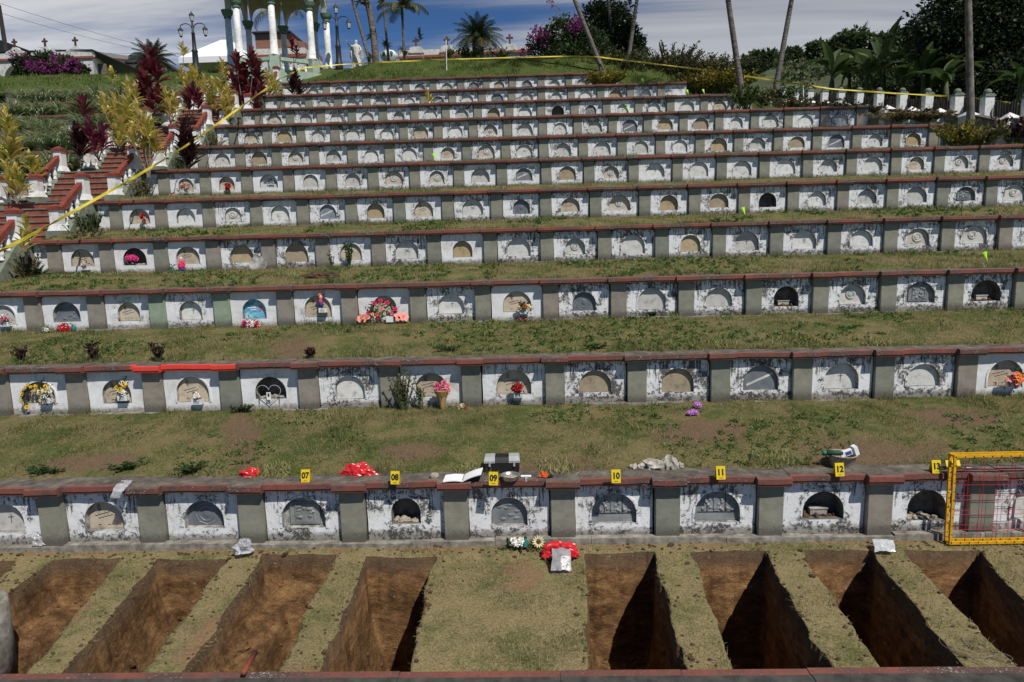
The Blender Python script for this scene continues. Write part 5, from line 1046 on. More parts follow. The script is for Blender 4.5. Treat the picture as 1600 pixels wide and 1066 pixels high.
def balustrade(x, k, label):
    t = thing('stair_balustrade', label, 'balustrade', (x, YK[k+1]-1.18, ZC[k]-.0), 0, 'white balustrades of the red stairs'); dz = ZC[k+1]-ZC[k]; L = 1.12
    for nm, y, z, h, pl in (('lower', 0, 0, .74, .24), ('upper', L, dz, .60, .02)):
        p = place('post', post_mesh(h, pl), t, (0, y, z)); 
        if pl > .1: MB().box(-.2, .2, -.2, .2, -.25, pl).build('plinth', M['plinth'], p)
        else: MB().box(-.19, .19, -.19, .19, -.35, pl).build('plinth', M['plinth'], p)
        mb = MB(); mb.box(-.15, .15, -.15, .15, h, h+.045); mb.box(-.125, .125, -.125, .125, h+.0455, h+.08); mb.add([(-.12, -.12, h+.0805), (.12, -.12, h+.0805), (.12, .12, h+.0805), (-.12, .12, h+.0805), (0, 0, h+.15)], [(0, 1, 4), (1, 2, 4), (2, 3, 4), (3, 0, 4)]); mb.build('cap', M['rail'], p)
    za, zb = .70, dz+.54
    MB().add([(s*.065, y, z+q) for y, z in ((.12, za-.02+.1*(zb-za)), (L-.10, za-.02+.9*(zb-za))) for s in (-1, 1) for q in (-.09, .05)], [(0, 1, 3, 2), (4, 6, 7, 5), (0, 4, 5, 1), (2, 3, 7, 6), (1, 5, 7, 3), (0, 2, 6, 4)]).build('rail', M['rail'], t)
    MB().add([(s*.11, y, z+q) for y, z in ((.15, .08), (L-.12, .02+dz*.93)) for s in (-1, 1) for q in (-.45, .06)], [(0, 1, 3, 2), (4, 6, 7, 5), (0, 4, 5, 1), (2, 3, 7, 6), (1, 5, 7, 3), (0, 2, 6, 4)]).build('string_wall', M['plinth'], t)
    for u in (.28, .5, .72): place('baluster', BAL, t, (0, L*u, .10+(dz)*u*.93), sc=(1, 1, .92))
nm = ['lowest', 'second', 'third', 'fourth', 'fifth', 'sixth', 'seventh', 'top']
for k in range(2, 10):
    balustrade(STAIR[1], k, 'white balustrade with red rail on the right of the %s stair flight' % nm[k-2]); balustrade(STAIR[0], k, 'white balustrade with red rail on the left of the %s stair flight' % nm[k-2])
# ------------------------------------------------------------------ cordylines and crotons by the stairs
def leafy(name, label, cat, base, heads, mat, L=.42, w=.085, nl=34, stems=True, grp=None):
    """heads: (px, py, scale) tops of leaf heads; base: (px, py, Y)"""
    bx, by, Y = base; b = W(bx, by, Y); t = thing(name, label, cat, b, 0, grp); rr = random.Random(int(bx*13+by*7))
    mbs = MB()
    for (px, py, s) in heads:
        tip = W(px, py, Y+rr.uniform(-.25, .25))-b; hl = .55*s; bot = tip-Vector((0, 0, hl*1.25)); mid = (bot*.5)+Vector((rr.uniform(-.06, .06), rr.uniform(-.05, .05), 0)); ax = bot-mid*.0
        mbs.tube([Vector((rr.uniform(-.05, .05), rr.uniform(-.05, .05), -.1)), mid, bot, tip-Vector((0, 0, hl*.55))], [.020, .016, .013, .009], 6)
        mb = MB(); n = int(nl*.72*s**.5); s *= .9
        for i in range(n):
            u = i/n; p = bot+(tip-bot)*(u*.62); az = i*2.4+rr.uniform(-.4, .4); el = .62+.85*u+rr.uniform(-.25, .2); ll = L*s*rr.uniform(.75, 1.15)*(1.0-.25*u)
            mb.leaf(p, az, el, ll, w*1.35*s*rr.uniform(.8, 1.2), rr.uniform(.0, .75), 5, 0, .02, .45, .3)
        mb.build('leaf_head', M[mat], t)
    mbs.build('stems', M['stem'], t); return t
cg = 'red cordylines by the stairs'; yg = 'yellow crotons by the stairs'
leafy('cordyline', 'tallest wine-red cordyline, in front of the left cycad', 'cordyline', (233, 195, 26.0), [(233, 72, 1.5), (222, 95, 1.4), (243, 92, 1.3), (228, 118, 1.5), (215, 125, 1.2), (245, 128, 1.2), (232, 140, 1.4)], 'redleaf', .5, .12, 30, grp=cg)
leafy('cordyline', 'broad dark red cordyline clump at the top right of the stairs', 'cordyline', (386, 205, 29.5), [(368, 78, 1.3), (392, 72, 1.4), (380, 95, 1.5), (400, 92, 1.4), (372, 110, 1.4), (392, 118, 1.5), (405, 120, 1.2), (385, 140, 1.5), (400, 145, 1.3), (372, 135, 1.2)], 'redleaf', .5, .11, 30, grp=cg)
leafy('cordyline', 'small wine-red cordyline alone among the tussocks', 'cordyline', (128, 180, 25.0), [(128, 145, 1.25)], 'redleaf', .55, .1, 30, grp=cg)
leafy('cordyline', 'magenta cordyline beside the left stair post', 'cordyline', (152, 245, 20.6), [(136, 182, 1.1), (158, 192, 1.1), (146, 200, 1.0)], 'magleaf', .5, .1, 26, grp=cg)
leafy('cordyline', 'very dark red cordyline left of the magenta one', 'cordyline', (122, 245, 20.8), [(116, 190, 1.1), (126, 200, 1.1), (121, 212, 1.0)], 'dkred', .5, .1, 26, grp=cg)
leafy('cordyline', 'dark red cordyline at the end of the sixth wall, right of the stairs', 'cordyline', (291, 262, 21.0), [(286, 186, 1.1), (295, 196, 1.1), (282, 208, 1.1), (298, 214, 1.1), (290, 222, 1.2)], 'dkred', .5, .1, 26, grp=cg)
leafy('cordyline', 'dark red cordyline below a yellow croton, left of the stair top', 'cordyline', (300, 185, 26.5), [(300, 126, 1.2), (292, 138, 1.2), (308, 140, 1.1)], 'redleaf', .5, .1, 26, grp=cg)
leafy('cordyline', 'slim red cordyline before the white gazebo column', 'cordyline', (459, 108, 33.6), [(455, 56, 1.1), (462, 66, 1.0)], 'redleaf', .5, .09, 22, grp=cg)
leafy('cordyline', 'dark red cordyline at the left end of the topmost wall', 'cordyline', (460, 150, 31.2), [(460, 104, 1.2), (455, 118, 1.2), (466, 122, 1.2)], 'dkred', .5, .1, 26, grp=cg)
leafy('croton', 'single yellow croton head on a thin bare stem', 'croton', (180, 160, 26.2), [(173, 100, 1.0)], 'yelleaf', .45, .09, 22, grp=yg)
leafy('croton', 'yellow-tipped croton on a tall stem before the white tent', 'croton', (287, 118, 33.0), [(284, 64, 1.0)], 'yelleaf', .5, .1, 22, grp=yg)
leafy('croton', 'bushy yellow-green croton on the planted bank, left of the biggest one', 'croton', (187, 235, 22.5), [(160, 138, 1.2), (178, 142, 1.3), (196, 145, 1.3), (168, 160, 1.2), (186, 168, 1.4), (200, 165, 1.1), (182, 190, 1.2)], 'yelleaf', .46, .085, 24, grp=yg)
leafy('croton', 'biggest yellow croton, on two stems beside the stair rail', 'croton', (232, 272, 19.8), [(212, 152, 1.2), (222, 168, 1.3), (206, 185, 1.2), (236, 186, 1.3), (224, 196, 1.3), (240, 200, 1.1), (228, 172, 1.2)], 'yelleaf', .46, .085, 24, grp=yg)
leafy('croton', 'yellow croton above the dark red cordyline by the stair top', 'croton', (296, 150, 27.5), [(282, 98, 1.1), (298, 96, 1.2), (306, 104, 1.1), (290, 110, 1.2)], 'yelleaf', .46, .085, 22, grp=yg)
leafy('croton', 'yellow croton on the left side of the top stair flights', 'croton', (330, 178, 27.0), [(318, 112, 1.2), (332, 116, 1.1), (324, 130, 1.2), (330, 142, 1.1)], 'yelleaf', .46, .085, 24, grp=yg)
leafy('croton', 'yellow croton hanging towards the tape at the stair top', 'croton', (352, 195, 26.6), [(342, 118, 1.2), (354, 124, 1.2), (346, 140, 1.2), (358, 146, 1.1), (352, 158, 1.1)], 'yelleaf', .46, .085, 24, grp=yg)
leafy('croton', 'small yellow croton before the gazebo base, left of the wide red clump', 'croton', (348, 120, 31.5), [(346, 90, 1.1), (352, 100, 1.0)], 'yelleaf', .46, .085, 22, grp=yg)
leafy('croton', 'yellow-green croton right of the wide red clump', 'croton', (424, 165, 30.6), [(416, 104, 1.1), (426, 110, 1.2), (420, 122, 1.2), (430, 120, 1.1)], 'yelleaf', .46, .085, 24, grp=yg)
leafy('croton', 'yellow-pink croton at the left edge, upper clump', 'croton', (14, 265, 17.6), [(6, 162, 1.1), (16, 178, 1.1), (10, 200, 1.2), (22, 208, 1.1), (4, 215, 1.1)], 'yelleaf', .44, .08, 22, grp=yg)
leafy('croton', 'yellow-pink croton at the left edge, lower clump beside a post', 'croton', (28, 312, 17.2), [(8, 248, 1.0), (22, 252, 1.1), (30, 262, .9), (14, 268, 1.0)], 'yelleaf', .5, .095, 20, grp=yg)
leafy('croton', 'green-yellow croton in front of the lowest visible stair flight', 'croton', (38, 405, 14.6), [(36, 330, .8), (42, 346, .8), (33, 352, .8)], 'yelleaf', .42, .09, 20, grp=yg)
leafy('croton', 'yellow croton left of the tallest wine-red cordyline', 'croton', (206, 175, 25.4), [(198, 118, 1.1), (210, 126, 1.1), (203, 138, 1.1)], 'yelleaf', .46, .085, 22, grp=yg)
leafy('croton', 'pale yellow croton right of the tallest wine-red cordyline', 'croton', (266, 190, 24.6), [(258, 132, 1.1), (270, 138, 1.2), (264, 150, 1.1)], 'yelleaf', .46, .085, 22, grp=yg)
leafy('cordyline', 'wine-red cordyline half hidden behind the wide clump at the stair top', 'cordyline', (372, 168, 31.2), [(362, 104, 1.2), (374, 98, 1.2), (368, 120, 1.1)], 'redleaf', .5, .1, 24, grp=cg)
leafy('croton', 'yellow croton low at the left edge behind a white post', 'croton', (52, 285, 19.4), [(44, 232, 1.0), (56, 240, 1.0), (50, 250, 1.0)], 'yelleaf', .46, .085, 22, grp=yg)
for px, py, Y, tx, ty, lb in ((668, 178, 28.2, 668, 140, 'small green-yellow croton growing on the ninth tomb wall'), ):
    leafy('croton', lb, 'croton', (px, py-16, Y), [(tx, ty, .9), (tx+5, ty+5, .7)], 'yelleaf', .45, .09, 20)
bushlet('shrub', W(118, 372, 15.6)+Vector((0, .3, -.3)), 'dry dark weeds under the lowest right-hand balustrade', 'weed', .5, .6, 300, .08, 'straw', up=.8)
bushlet('shrub', W(300, 290, 20.6)+Vector((0, .0, -.4)), 'leafless stalks under the dark red cordyline', 'weed', .35, .6, 60, .06, 'straw', up=.8)
for k, mt, lb in ((3, 'straw', 'dry weeds at the left end of the fourth wall below the stairs'), (4, 'dkgreen', 'dark weeds at the left end of the fifth wall below the stairs'), (5, 'straw', 'dry stalks at the left end of the sixth wall below the stairs'), (6, 'dkgreen', 'dark weeds at the left end of the seventh wall below the stairs'), (7, 'straw', 'dry weeds at the left end of the eighth wall below the stairs')):
    bushlet('weed', Vector((-11.05, YK[k]-.62, ZC[k-1]+.02)), lb, 'weed', .42, .75, 420, .075, mt, up=1.0, grp='weeds along the stairs')
# ------------------------------------------------------------------ caution tape
tp = [(-60, 423, 12.3), (40, 372, 13.2), (110, 333, 14.6), (200, 283, 17.2), (255, 250, 19.0), (300, 222, 21), (350, 186, 23.5), (400, 150, 26.5), (440, 122, 29.5), (475, 106, 32.2), (530, 101, 33.2), (600, 97, 33.8), (697, 93, 34.0), (800, 90, 34), (880, 88, 33.8), (935, 89, 33.0), (1000, 97, 32.4), (1100, 109, 31.4), (1212, 126, 30.3), (1300, 139, 29.6), (1400, 146, 29.0), (1512, 152, 28.0), (1660, 172, 26.4)]
pts = [W(*p) for p in tp]; vs = []; n = 8; Q = []
for i in range(len(pts)-1):
    for j in range(n): u = j/n; Q.append(pts[i]*(1-u)+pts[i+1]*u)
Q.append(pts[-1]); base = Q[0].copy(); hw = .031
for i, q in enumerate(Q):
    a = .45*math.sin(i*.23)+.45*math.sin(i*.61)+.2*math.sin(i*1.7); d = (Q[min(i+1, len(Q)-1)]-Q[max(i-1, 0)]).normalized(); up = (Vector((0, 0, 1))-d*d.z).normalized(); sd = d.cross(up); v = up*math.cos(a)+sd*math.sin(a); nn = d.cross(v)*.0015
    vs += [q-base+v*hw+nn, q-base-v*hw+nn, q-base+v*hw-nn, q-base-v*hw-nn]
fs = []
for i in range(len(Q)-1):
    a = 4*i; fs += [(a, a+1, a+5, a+4), (a+3, a+2, a+6, a+7), (a+2, a, a+4, a+6), (a+1, a+3, a+7, a+5)]
tag(MB().add(vs, fs).build('caution_tape', M['tape'], None, base), 'long yellow caution tape strung from the lower left over the hilltop to the right', 'caution tape')
for a, b, Y, lb in (((697, 62), (698, 119), 33.9, 'thin white stake holding the tape on the grass slope'), ((1255, 132), (1256, 150), 30.0, 'thin pale stake holding the tape near the right palm')):
    p, q = W(*b, Y), W(*a, Y); tag(MB().tube([Vector((0, 0, -.2)), q-p], .022, 6).build('stake', M['white'], None, p), lb, 'stake')
# ------------------------------------------------------------------ gazebo on the hilltop
gc = W(440, 118, 36.8); gz = W(457, 131, 34.4).z; RG = 2.42; zc0 = W(457, 86, 34.4).z; zcap = W(457, 6, 34.4).z
gb = thing('gazebo', 'pale gazebo with round columns, green capitals and arches at the hilltop', 'gazebo', (gc.x, 36.8, gz))
ca = [rad(13+45*i) for i in range(8)]; cp = [Vector((RG*math.sin(a), -RG*math.cos(a), 0)) for a in ca]
MB().lathe([(RG+.55, -.6), (RG+.55, .62), (0, .62)], 8, M=Matrix.Rotation(rad(13), 4, 'Z')).build('base', M['pgreen'], gb)
h0 = zc0-gz; h1 = zcap-gz
for i, c in enumerate(cp):
    MB().box(-.23, .23, -.23, .23, .62, h0, M=Matrix.Translation(c) @ Matrix.Rotation(ca[i], 4, 'Z')).build('pier', M['pgreen'], gb)
    MB().lathe([(.26, h0), (.26, h0+.06), (.185, h0+.09), (.165, h0+1.0), (.145, h1)], 16, c).build('column', M['white'], gb, smooth=True)
    mb = MB().lathe([(.165, h1), (.19, h1+.03), (.18, h1+.10), (.25, h1+.22), (.29, h1+.36), (.30, h1+.40), (0, h1+.401)], 16, c, wob=lambda a, z: 1+.09*math.sin(8*a)*(.05 < z-h1 < .38)); mb.build('capital', M['capgreen'], gb)
    d = cp[(i+1) % 8]-c; ln = d.length; ex = d.normalized(); ny = Vector((-ex.y, ex.x, 0)); na = 12; vs = []; r_ = ln/2-.2
    for s in (-.13, .13):
        for j in range(na+1): a = math.pi*j/na; vs.append(c+ex*(ln/2-r_*math.cos(a))+ny*s+Vector((0, 0, h1+.41+r_*1.15*math.sin(a))))
        for j in range(na+1): vs.append(c+ex*(ln*j/na)+ny*s+Vector((0, 0, h1+2.1)))
    m_ = 2*(na+1); fs = []
    for j in range(na): fs += [(j, j+1, na+1+j+1, na+1+j), (m_+j, m_+na+1+j, m_+na+2+j, m_+j+1), (j, m_+j, m_+j+1, j+1)]
    fs += [(0, na+1, m_+na+1, m_), (na, m_+na, m_+2*na+1, 2*na+1)]; MB().add(vs, fs).build('arch', M['cream'], gb)
    if i not in (4,):
        mid = (c+cp[(i+1) % 8])/2; mb = MB(); rt = Matrix.Translation(mid) @ Matrix.Rotation(math.atan2(ex.y, ex.x), 4, 'Z')
        MB().box(-ln/2+.24, ln/2-.24, -.12, .12, h0-.20, h0-.04, M=rt).build('parapet_rail', M['pgreen'], gb)
        for j in range(4): place('baluster', BAL, gb, c+d*((j+1)/5)+Vector((0, 0, .62)), sc=(1.1, 1.1, (h0-.82)/.54))
MB().lathe([(RG+.5, h1+2.1), (RG+.5, h1+2.35), (RG+.1, h1+2.5), (1.4, h1+3.4), (0, h1+3.9)], 24, mat=0).build('roof', M['cream'], gb)
for j, (px, py) in enumerate(((424, 140), (470, 136))): pass
# ------------------------------------------------------------------ street lamps
def lamp(px, ytop, ybase, Y, label):
    b = W(px, ybase, Y); top = W(px, ytop, Y); h = top.z-b.z; t = thing('street_lamp', label, 'street lamp', b, 0, 'three-headed lamp posts')
    MB().lathe([(.20, -.4), (.20, .15), (.15, .25), (.13, .9), (.16, .95), (.10, 1.05), (.075, h*.62), (.10, h*.63), (.055, h*.66), (.045, h-.55)], 12).build('post', M['iron'], t, smooth=True)
    def lan(c):
        q = thing('lantern', None, None); q.parent = t; q.location = c; del q
    z1 = h*.72
    for s in (-1, 1):
        pts = [(s*.05, 0, z1)]+[(s*(.05+.30*(1-math.cos(a))), 0, z1+.22*math.sin(a)) for a in np.linspace(.3, 2.6, 9)]; MB().tube(pts, .022, 7).build('arm', M['iron'], t)
    e = pts[-1]
    for (x, z) in ((0, h-.52), (-e[0], e[2]-.52), (e[0], e[2]-.52)):
        l = place('lantern', MB().lathe([(.03, 0), (.06, .03), (.08, .06), (.055, .062)], 8).mesh('lantern', [M['iron']]), t, (x, 0, z))
        MB().lathe([(.065, .062), (.11, .32), (.0, .321)], 8).build('glass', M['glass'], l); mb = MB().lathe([(.14, .322), (.12, .35), (.05, .44), (.02, .46), (.02, .5), (0, .54)], 8)
        for j in range(6): a = j*1.047; mb.tube([(.068*math.cos(a), .068*math.sin(a), .06), (.113*math.cos(a), .113*math.sin(a), .325)], .008, 4)
        mb.build('hood', M['iron'], l)
lamp(307, 17, 112, 34.8, 'iron three-headed street lamp left of the gazebo, before the white tent'); lamp(530, 5, 104, 36.0, 'iron three-headed street lamp right of the gazebo, beside the statue')
# ------------------------------------------------------------------ white statue with one arm raised
b = W(558, 100, 39.0); tp_ = W(558, 62, 39.0); H = tp_.z-b.z+.25; t = thing('statue', 'white robed statue with one arm raised, between the lamp and the palms', 'statue', (b.x, b.y, b.z-.25)); s = H/1.75
bm = bmesh.new(); sk_ = bm.verts.layers.skin.verify()
J = [((0, 0, .85), .15), ((0, 0, 1.1), .16), ((0, 0, 1.38), .15), ((0, 0, 1.48), .065), ((0, -.01, 1.58), .10), ((0, -.01, 1.70), .085),
     ((-.2, 0, 1.38), .075), ((-.42, -.10, 1.33), .065), ((-.55, -.15, 1.60), .045), ((-.57, -.17, 1.72), .04), ((.2, 0, 1.36), .075), ((.32, -.08, 1.12), .06), ((.22, -.22, 1.0), .045)]
Vt = [bm.verts.new(Vector(p)*s) for p, r in J]
for i, (p, r) in enumerate(J): Vt[i][sk_].radius = (r*s, r*s*.85); Vt[i][sk_].use_root = (i == 0)
for a, c in ((0, 1), (1, 2), (2, 3), (3, 4), (4, 5), (2, 6), (6, 7), (7, 8), (8, 9), (2, 10), (10, 11), (11, 12)): bm.edges.new((Vt[a], Vt[c]))
me = bpy.data.meshes.new('figure'); bm.to_mesh(me); bm.free(); me.materials.append(M['statue']); o = place('figure', me, t); o.modifiers.new('skin', 'SKIN'); sb = o.modifiers.new('sub', 'SUBSURF'); sb.levels = 1; sb.render_levels = 1
MB().lathe([(.36*s, 0), (.33*s, .1*s), (.26*s, .5*s), (.19*s, .95*s), (.21*s, 1.15*s), (.20*s, 1.36*s), (.07*s, 1.44*s)], 36, wob=lambda a, z: 1+.07*math.sin(9*a+z*2)+.04*math.sin(17*a)).build('robe', M['statue'], t, smooth=True)
mb = MB()
for sd in (-1, 1): mb.add([(sd*.2*s, .06*s, 1.36*s), (sd*.40*s, .0, 1.28*s), (sd*.46*s, .05*s, .7*s), (sd*.30*s, .1*s, .55*s), (sd*.2*s, .10*s, 1.3*s), (sd*.38*s, .05*s, 1.24*s), (sd*.43*s, .10*s, .72*s), (sd*.28*s, .15*s, .58*s)], [(0, 1, 2, 3), (7, 6, 5, 4), (0, 4, 5, 1), (1, 5, 6, 2), (2, 6, 7, 3), (3, 7, 4, 0)])
mb.build('mantle', M['statue'], t); MB().ball((0, .02*s, 1.63*s), (.10*s, .10*s, .12*s), 12, 0, .15).build('hair', M['statue'], t, smooth=True); MB().box(-.4*s, .4*s, -.35*s, .35*s, -.6, 0).build('pedestal', M['white'], t)
# ------------------------------------------------------------------ tent, brick house, mausoleums
a = W(285, 93, 44); bq = W(392, 93, 44); c = W(352, 62, 45.5); wx = (bq.x-a.x)/2; t = thing('white_tent', 'white peaked canopy tent behind the left lamp post', 'tent', ((a.x+bq.x)/2, 45.5, a.z-1.0)); h = c.z-a.z+1.0
px = c.x-(a.x+bq.x)/2; mb = MB(); e = 1.0; cv = [(-wx, -2, e), (wx, -2, e), (wx, 2, e), (-wx, 2, e), (px-.3, 0, h), (px+.3, 0, h)]
mb.add(cv, [(0, 1, 5, 4), (1, 2, 5), (2, 3, 4, 5), (3, 0, 4)]).build('canopy', M['paper'], t)
mb = MB(); mb.box(-wx, wx, -2.02, -1.99, e-.35, e); mb.box(-wx, -wx+.03, -1.98, 2, e-.35, e); mb.box(wx-.03, wx, -1.98, 2, e-.35, e); mb.build('valance', M['paper'], t)
for x in (-wx+.05, wx-.05):
    for y in (-1.95, 1.95): MB().tube([(x, y, -1.5), (x, y, e-.02)], .03, 6).build('pole', M['white'], t)
a = W(403, 118, 62); a2 = W(480, 118, 62); zt = W(440, 52, 62).z; hw = (a2.x-a.x); t = thing('brick_house', 'raw brick house with a white lower storey behind the gazebo', 'house', (a.x, 62, a.z-1.5)); h = zt-a.z+1.5
zb = W(440, 76, 62).z-a.z+1.5; zr = W(440, 88, 62).z-a.z+1.5
MB().box(0, hw*.72, 0, 5, zb, h).build('upper_wall', M['brick'], t); MB().box(-.3, hw*1.0, -.15, 5, -1, zb-.01).build('lower_wall', M['offwhite'], t); MB().box(-.35, hw*1.03, -.25, -.16, zr-.15, zr+.12).build('red_band', M['step'], t)
MB().box(-.15, hw*.74, -.3, 5.2, h+.005, h+.14).build('roof_edge', M['iron'], t); MB().box(hw*.33, hw*.44, -.03, -.005, zb+.05, zb+1.25).build('window', M['black'], t)
MB().add([(hw*.73, 0, zb), (hw*1.0, 0, zb), (hw*1.0, 0, zb+.5), (hw*.73, 0, h-.6), (hw*.73, 5, zb), (hw*1.0, 5, zb), (hw*1.0, 5, zb+.5), (hw*.73, 5, h-.6)], [(0, 1, 2, 3), (7, 6, 5, 4), (3, 2, 6, 7), (1, 5, 6, 2)]).build('side_gable', M['brick'], t)
def cross(px, y0, y1, Y, parent, base):
    a, b = W(px, y1, Y), W(px, y0, Y); h = b.z-a.z; mb = MB(); w = .10; mb.box(-w/2, w/2, -.05, .05, 0, h); mb.box(-h*.29, h*.29, -.048, .048, h*.60, h*.60+w)
    for x, z in ((-h*.29, h*.6+w/2), (h*.29, h*.6+w/2), (0, h)): mb.ball((x, 0, z), (.075, .05, .075), 8)
    mb.build('cross', M['rust'], parent, a-base)
Y = 48; base = W(148, 124, Y); t = thing('mausoleum', 'white arched mausoleum with three crosses behind the purple bougainvillea', 'mausoleum', base-Vector((0, 0, .6))); base = base-Vector((0, 0, .6))
zt = W(148, 79, Y).z-base.z; zr = W(148, 91, Y).z-base.z; Lw = 10.5; cen = [W(q, 90, Y).x-base.x for q in (118, 70.5, 23, -24.5)]; ra = .92
# front wall with arched openings
bm = bmesh.new(); op = [(-Lw, 0), (0, 0), (0, zr), (-Lw, zr)]; ov = [bm.verts.new((x, 0, z)) for x, z in op]; ed = [bm.edges.new((ov[i], ov[(i+1) % 4])) for i in range(4)]; loops = []
for cx_ in cen:
    lp = [(cx_-ra, .05)]+[(cx_-ra*math.cos(math.pi*j/14), zr-.25-ra*1.05+ra*1.05*math.sin(math.pi*j/14)) for j in range(15)]+[(cx_+ra, .05)]; iv = [bm.verts.new((x, 0, z)) for x, z in lp]; loops.append(lp); ed += [bm.edges.new((iv[i], iv[(i+1) % len(iv)])) for i in range(len(iv))]
bmesh.ops.triangle_fill(bm, edges=ed, use_beauty=True, normal=(0, -1, 0))
for lp in loops:
    a_ = [bm.verts.new((x, .001, z)) for x, z in lp]; b_ = [bm.verts.new((x, .45, z)) for x, z in lp]
    for i in range(len(lp)): bm.faces.new((a_[i], a_[(i+1) % len(lp)], b_[(i+1) % len(lp)], b_[i]))
me = bpy.data.meshes.new('front_wall'); bm.to_mesh(me); bm.free(); me.materials.append(M['offwhite']); place('front_wall', me, t)
MB().box(-Lw, -.02, 1.4, 1.6, 0, zr).build('back_wall', M['hollow'], t)
c2 = W(215, 98, 66)-base; sv = [(0, .0, 0), (c2.x, 18, 0), (c2.x, 18, c2.z+.1), (0, .0, zr), (-.3, .5, 0), (c2.x-.3, 18, 0), (c2.x-.3, 18, c2.z+.1), (-.3, .5, zr)]
MB().add(sv, [(0, 1, 2, 3), (7, 6, 5, 4), (3, 2, 6, 7)]).build('side_wall', M['offwhite'], t)
mb = MB(); mb.box(-Lw, .06, -.10, .02, zr, zr+.14); mb.add([(.07, -.1, zr), (c2.x+.1, 18, c2.z+.05), (c2.x+.1, 18, c2.z+.2), (.07, -.1, zr+.14), (-.1, .1, zr), (c2.x-.2, 18, c2.z+.05), (c2.x-.2, 18, c2.z+.2), (-.1, .1, zr+.14)], [(0, 1, 2, 3), (3, 2, 6, 7)]); mb.build('red_band', M['step'], t)
MB().box(-Lw, .0, -.02, .3, zr+.141, zt).build('parapet', M['offwhite'], t); MB().add([(.02, 0, zr+.141), (c2.x+.05, 18, c2.z+.2), (c2.x+.05, 18, c2.z+.5), (.02, 0, zt), (-.2, .3, zt), (c2.x-.2, 18, c2.z+.5)], [(0, 1, 2, 3), (3, 2, 5, 4)]).build('side_parapet', M['offwhite'], t)
MB().add([(.1, -.1, zt+.01), (.12, 9, zt+.0), (-Lw, 9, zt+.25), (-Lw, .3, zt+.25), (.1, -.1, zt+.07), (.12, 9, zt+.06), (-Lw, 9, zt+.31), (-Lw, .3, zt+.31)], [(3, 2, 1, 0), (4, 5, 6, 7), (0, 1, 5, 4), (3, 0, 4, 7)]).build('roof', M['iron'], t)
for q, y0, y1 in ((118, 59, 72), (70.5, 61, 73), (23, 62, 74)):
    g0 = W(q, y1, Y)-base; hw = .75; zz_ = g0.z-zt
    MB().add([(g0.x+x, -.04+d, z) for d in (0, .3) for x, z in ((-hw, zt-.02), (hw, zt-.02), (hw*.8, zt+zz_*.3), (hw*.35, zt+zz_*.62), (.13, g0.z), (-.13, g0.z), (-hw*.35, zt+zz_*.62), (-hw*.8, zt+zz_*.3))], [tuple(range(8)), tuple(range(15, 7, -1))]+[(i, 8+i, 8+(i+1) % 8, (i+1) % 8) for i in range(8)]).build('pediment', M['offwhite'], t); cross(q, y0, y1, Y, t, base)
t = thing('low_house', 'low white house with a dark roof left of the cycad', 'house', W(212, 125, 60)-Vector((0, 0, .5))); b = t.location.copy(); a = W(180, 101, 60)-b; c = W(246, 100, 60)-b; d = W(205, 88, 62)-b
MB().box(a.x, c.x, 0, 4, -1, a.z).build('wall', M['offwhite'], t); MB().add([(a.x-.6, -.5, a.z+.02), (c.x+.4, -.5, a.z+.02), (c.x+.4, 4.5, a.z+.02), (a.x-.6, 4.5, a.z+.02), (a.x+.2, 2, d.z+.1), (c.x-1.0, 2, d.z)], [(0, 1, 5, 4), (1, 2, 5), (2, 3, 4, 5), (3, 0, 4), (3, 2, 1, 0)]).build('roof', M['iron'], t)
MB().box(a.x+.9, a.x+1.5, -.03, .0, a.z-1.0, a.z-.35).build('window', M['black'], t); MB().box(c.x-1.2, c.x-.6, -.03, 0, a.z-1.1, a.z-.3).build('window', M['black'], t)
tag(MB().add([(-6, 0, 0), (0, 0, 0), (0, 4, .2), (-6, 4, .2), (-6, 0, .9), (-1.8, 0, .9), (0, 0, .2)], [(0, 1, 6, 5, 4), (4, 5, 6, 2, 3), (0, 3, 2, 1)]).build('dark_roof', M['iron'], None, W(38, 80, 56)), 'dark tin roof behind the mausoleum at the far left', 'roof')
Y = 44; base = W(625, 112, Y); t = thing('mausoleum', 'long low white mausoleum with three crosses behind the right cycad', 'mausoleum', base); w = W(832, 100, Y).x-base.x; zt = W(640, 78, Y).z-base.z; zt2 = W(820, 73, Y).z-base.z; zr = W(640, 90.5, Y).z-base.z
MB().add([(0, 0, -1), (w, 0, -1), (w, 0, zt2), (0, 0, zt), (0, 3, -1), (w, 3, -1), (w, 3, zt2), (0, 3, zt)], [(0, 1, 2, 3), (7, 6, 5, 4), (3, 2, 6, 7), (0, 3, 7, 4), (1, 5, 6, 2)]).build('wall', M['offwhite'], t)
MB().add([(-.1, -.12, zr-.07), (w, -.12, zr+.10), (w, -.12, zr+.23), (-.1, -.12, zr+.07), (-.1, 0, zr-.07), (w, 0, zr+.10), (w, 0, zr+.23), (-.1, 0, zr+.07)], [(0, 1, 2, 3), (3, 2, 6, 7), (0, 3, 7, 4)]).build('red_band', M['step'], t)
for q, y0, y1 in ((650, 60, 73), (698.5, 58.5, 71), (796.5, 55, 69)):
    g0 = W(q, y1, Y)-base; zz0 = zt+(zt2-zt)*g0.x/w; hw = .5; MB().add([(g0.x+x, -.06+d, z) for d in (0, .3) for x, z in ((-hw, zz0-.2), (hw, zz0-.2), (hw*.7, zz0+.15), (.16, g0.z), (-.16, g0.z), (-hw*.7, zz0+.15))], [tuple(range(6)), tuple(range(11, 5, -1))]+[(i, 6+i, 6+(i+1) % 6, (i+1) % 6) for i in range(6)]).build('pediment', M['offwhite'], t); cross(q, y0, y1, Y, t, base)
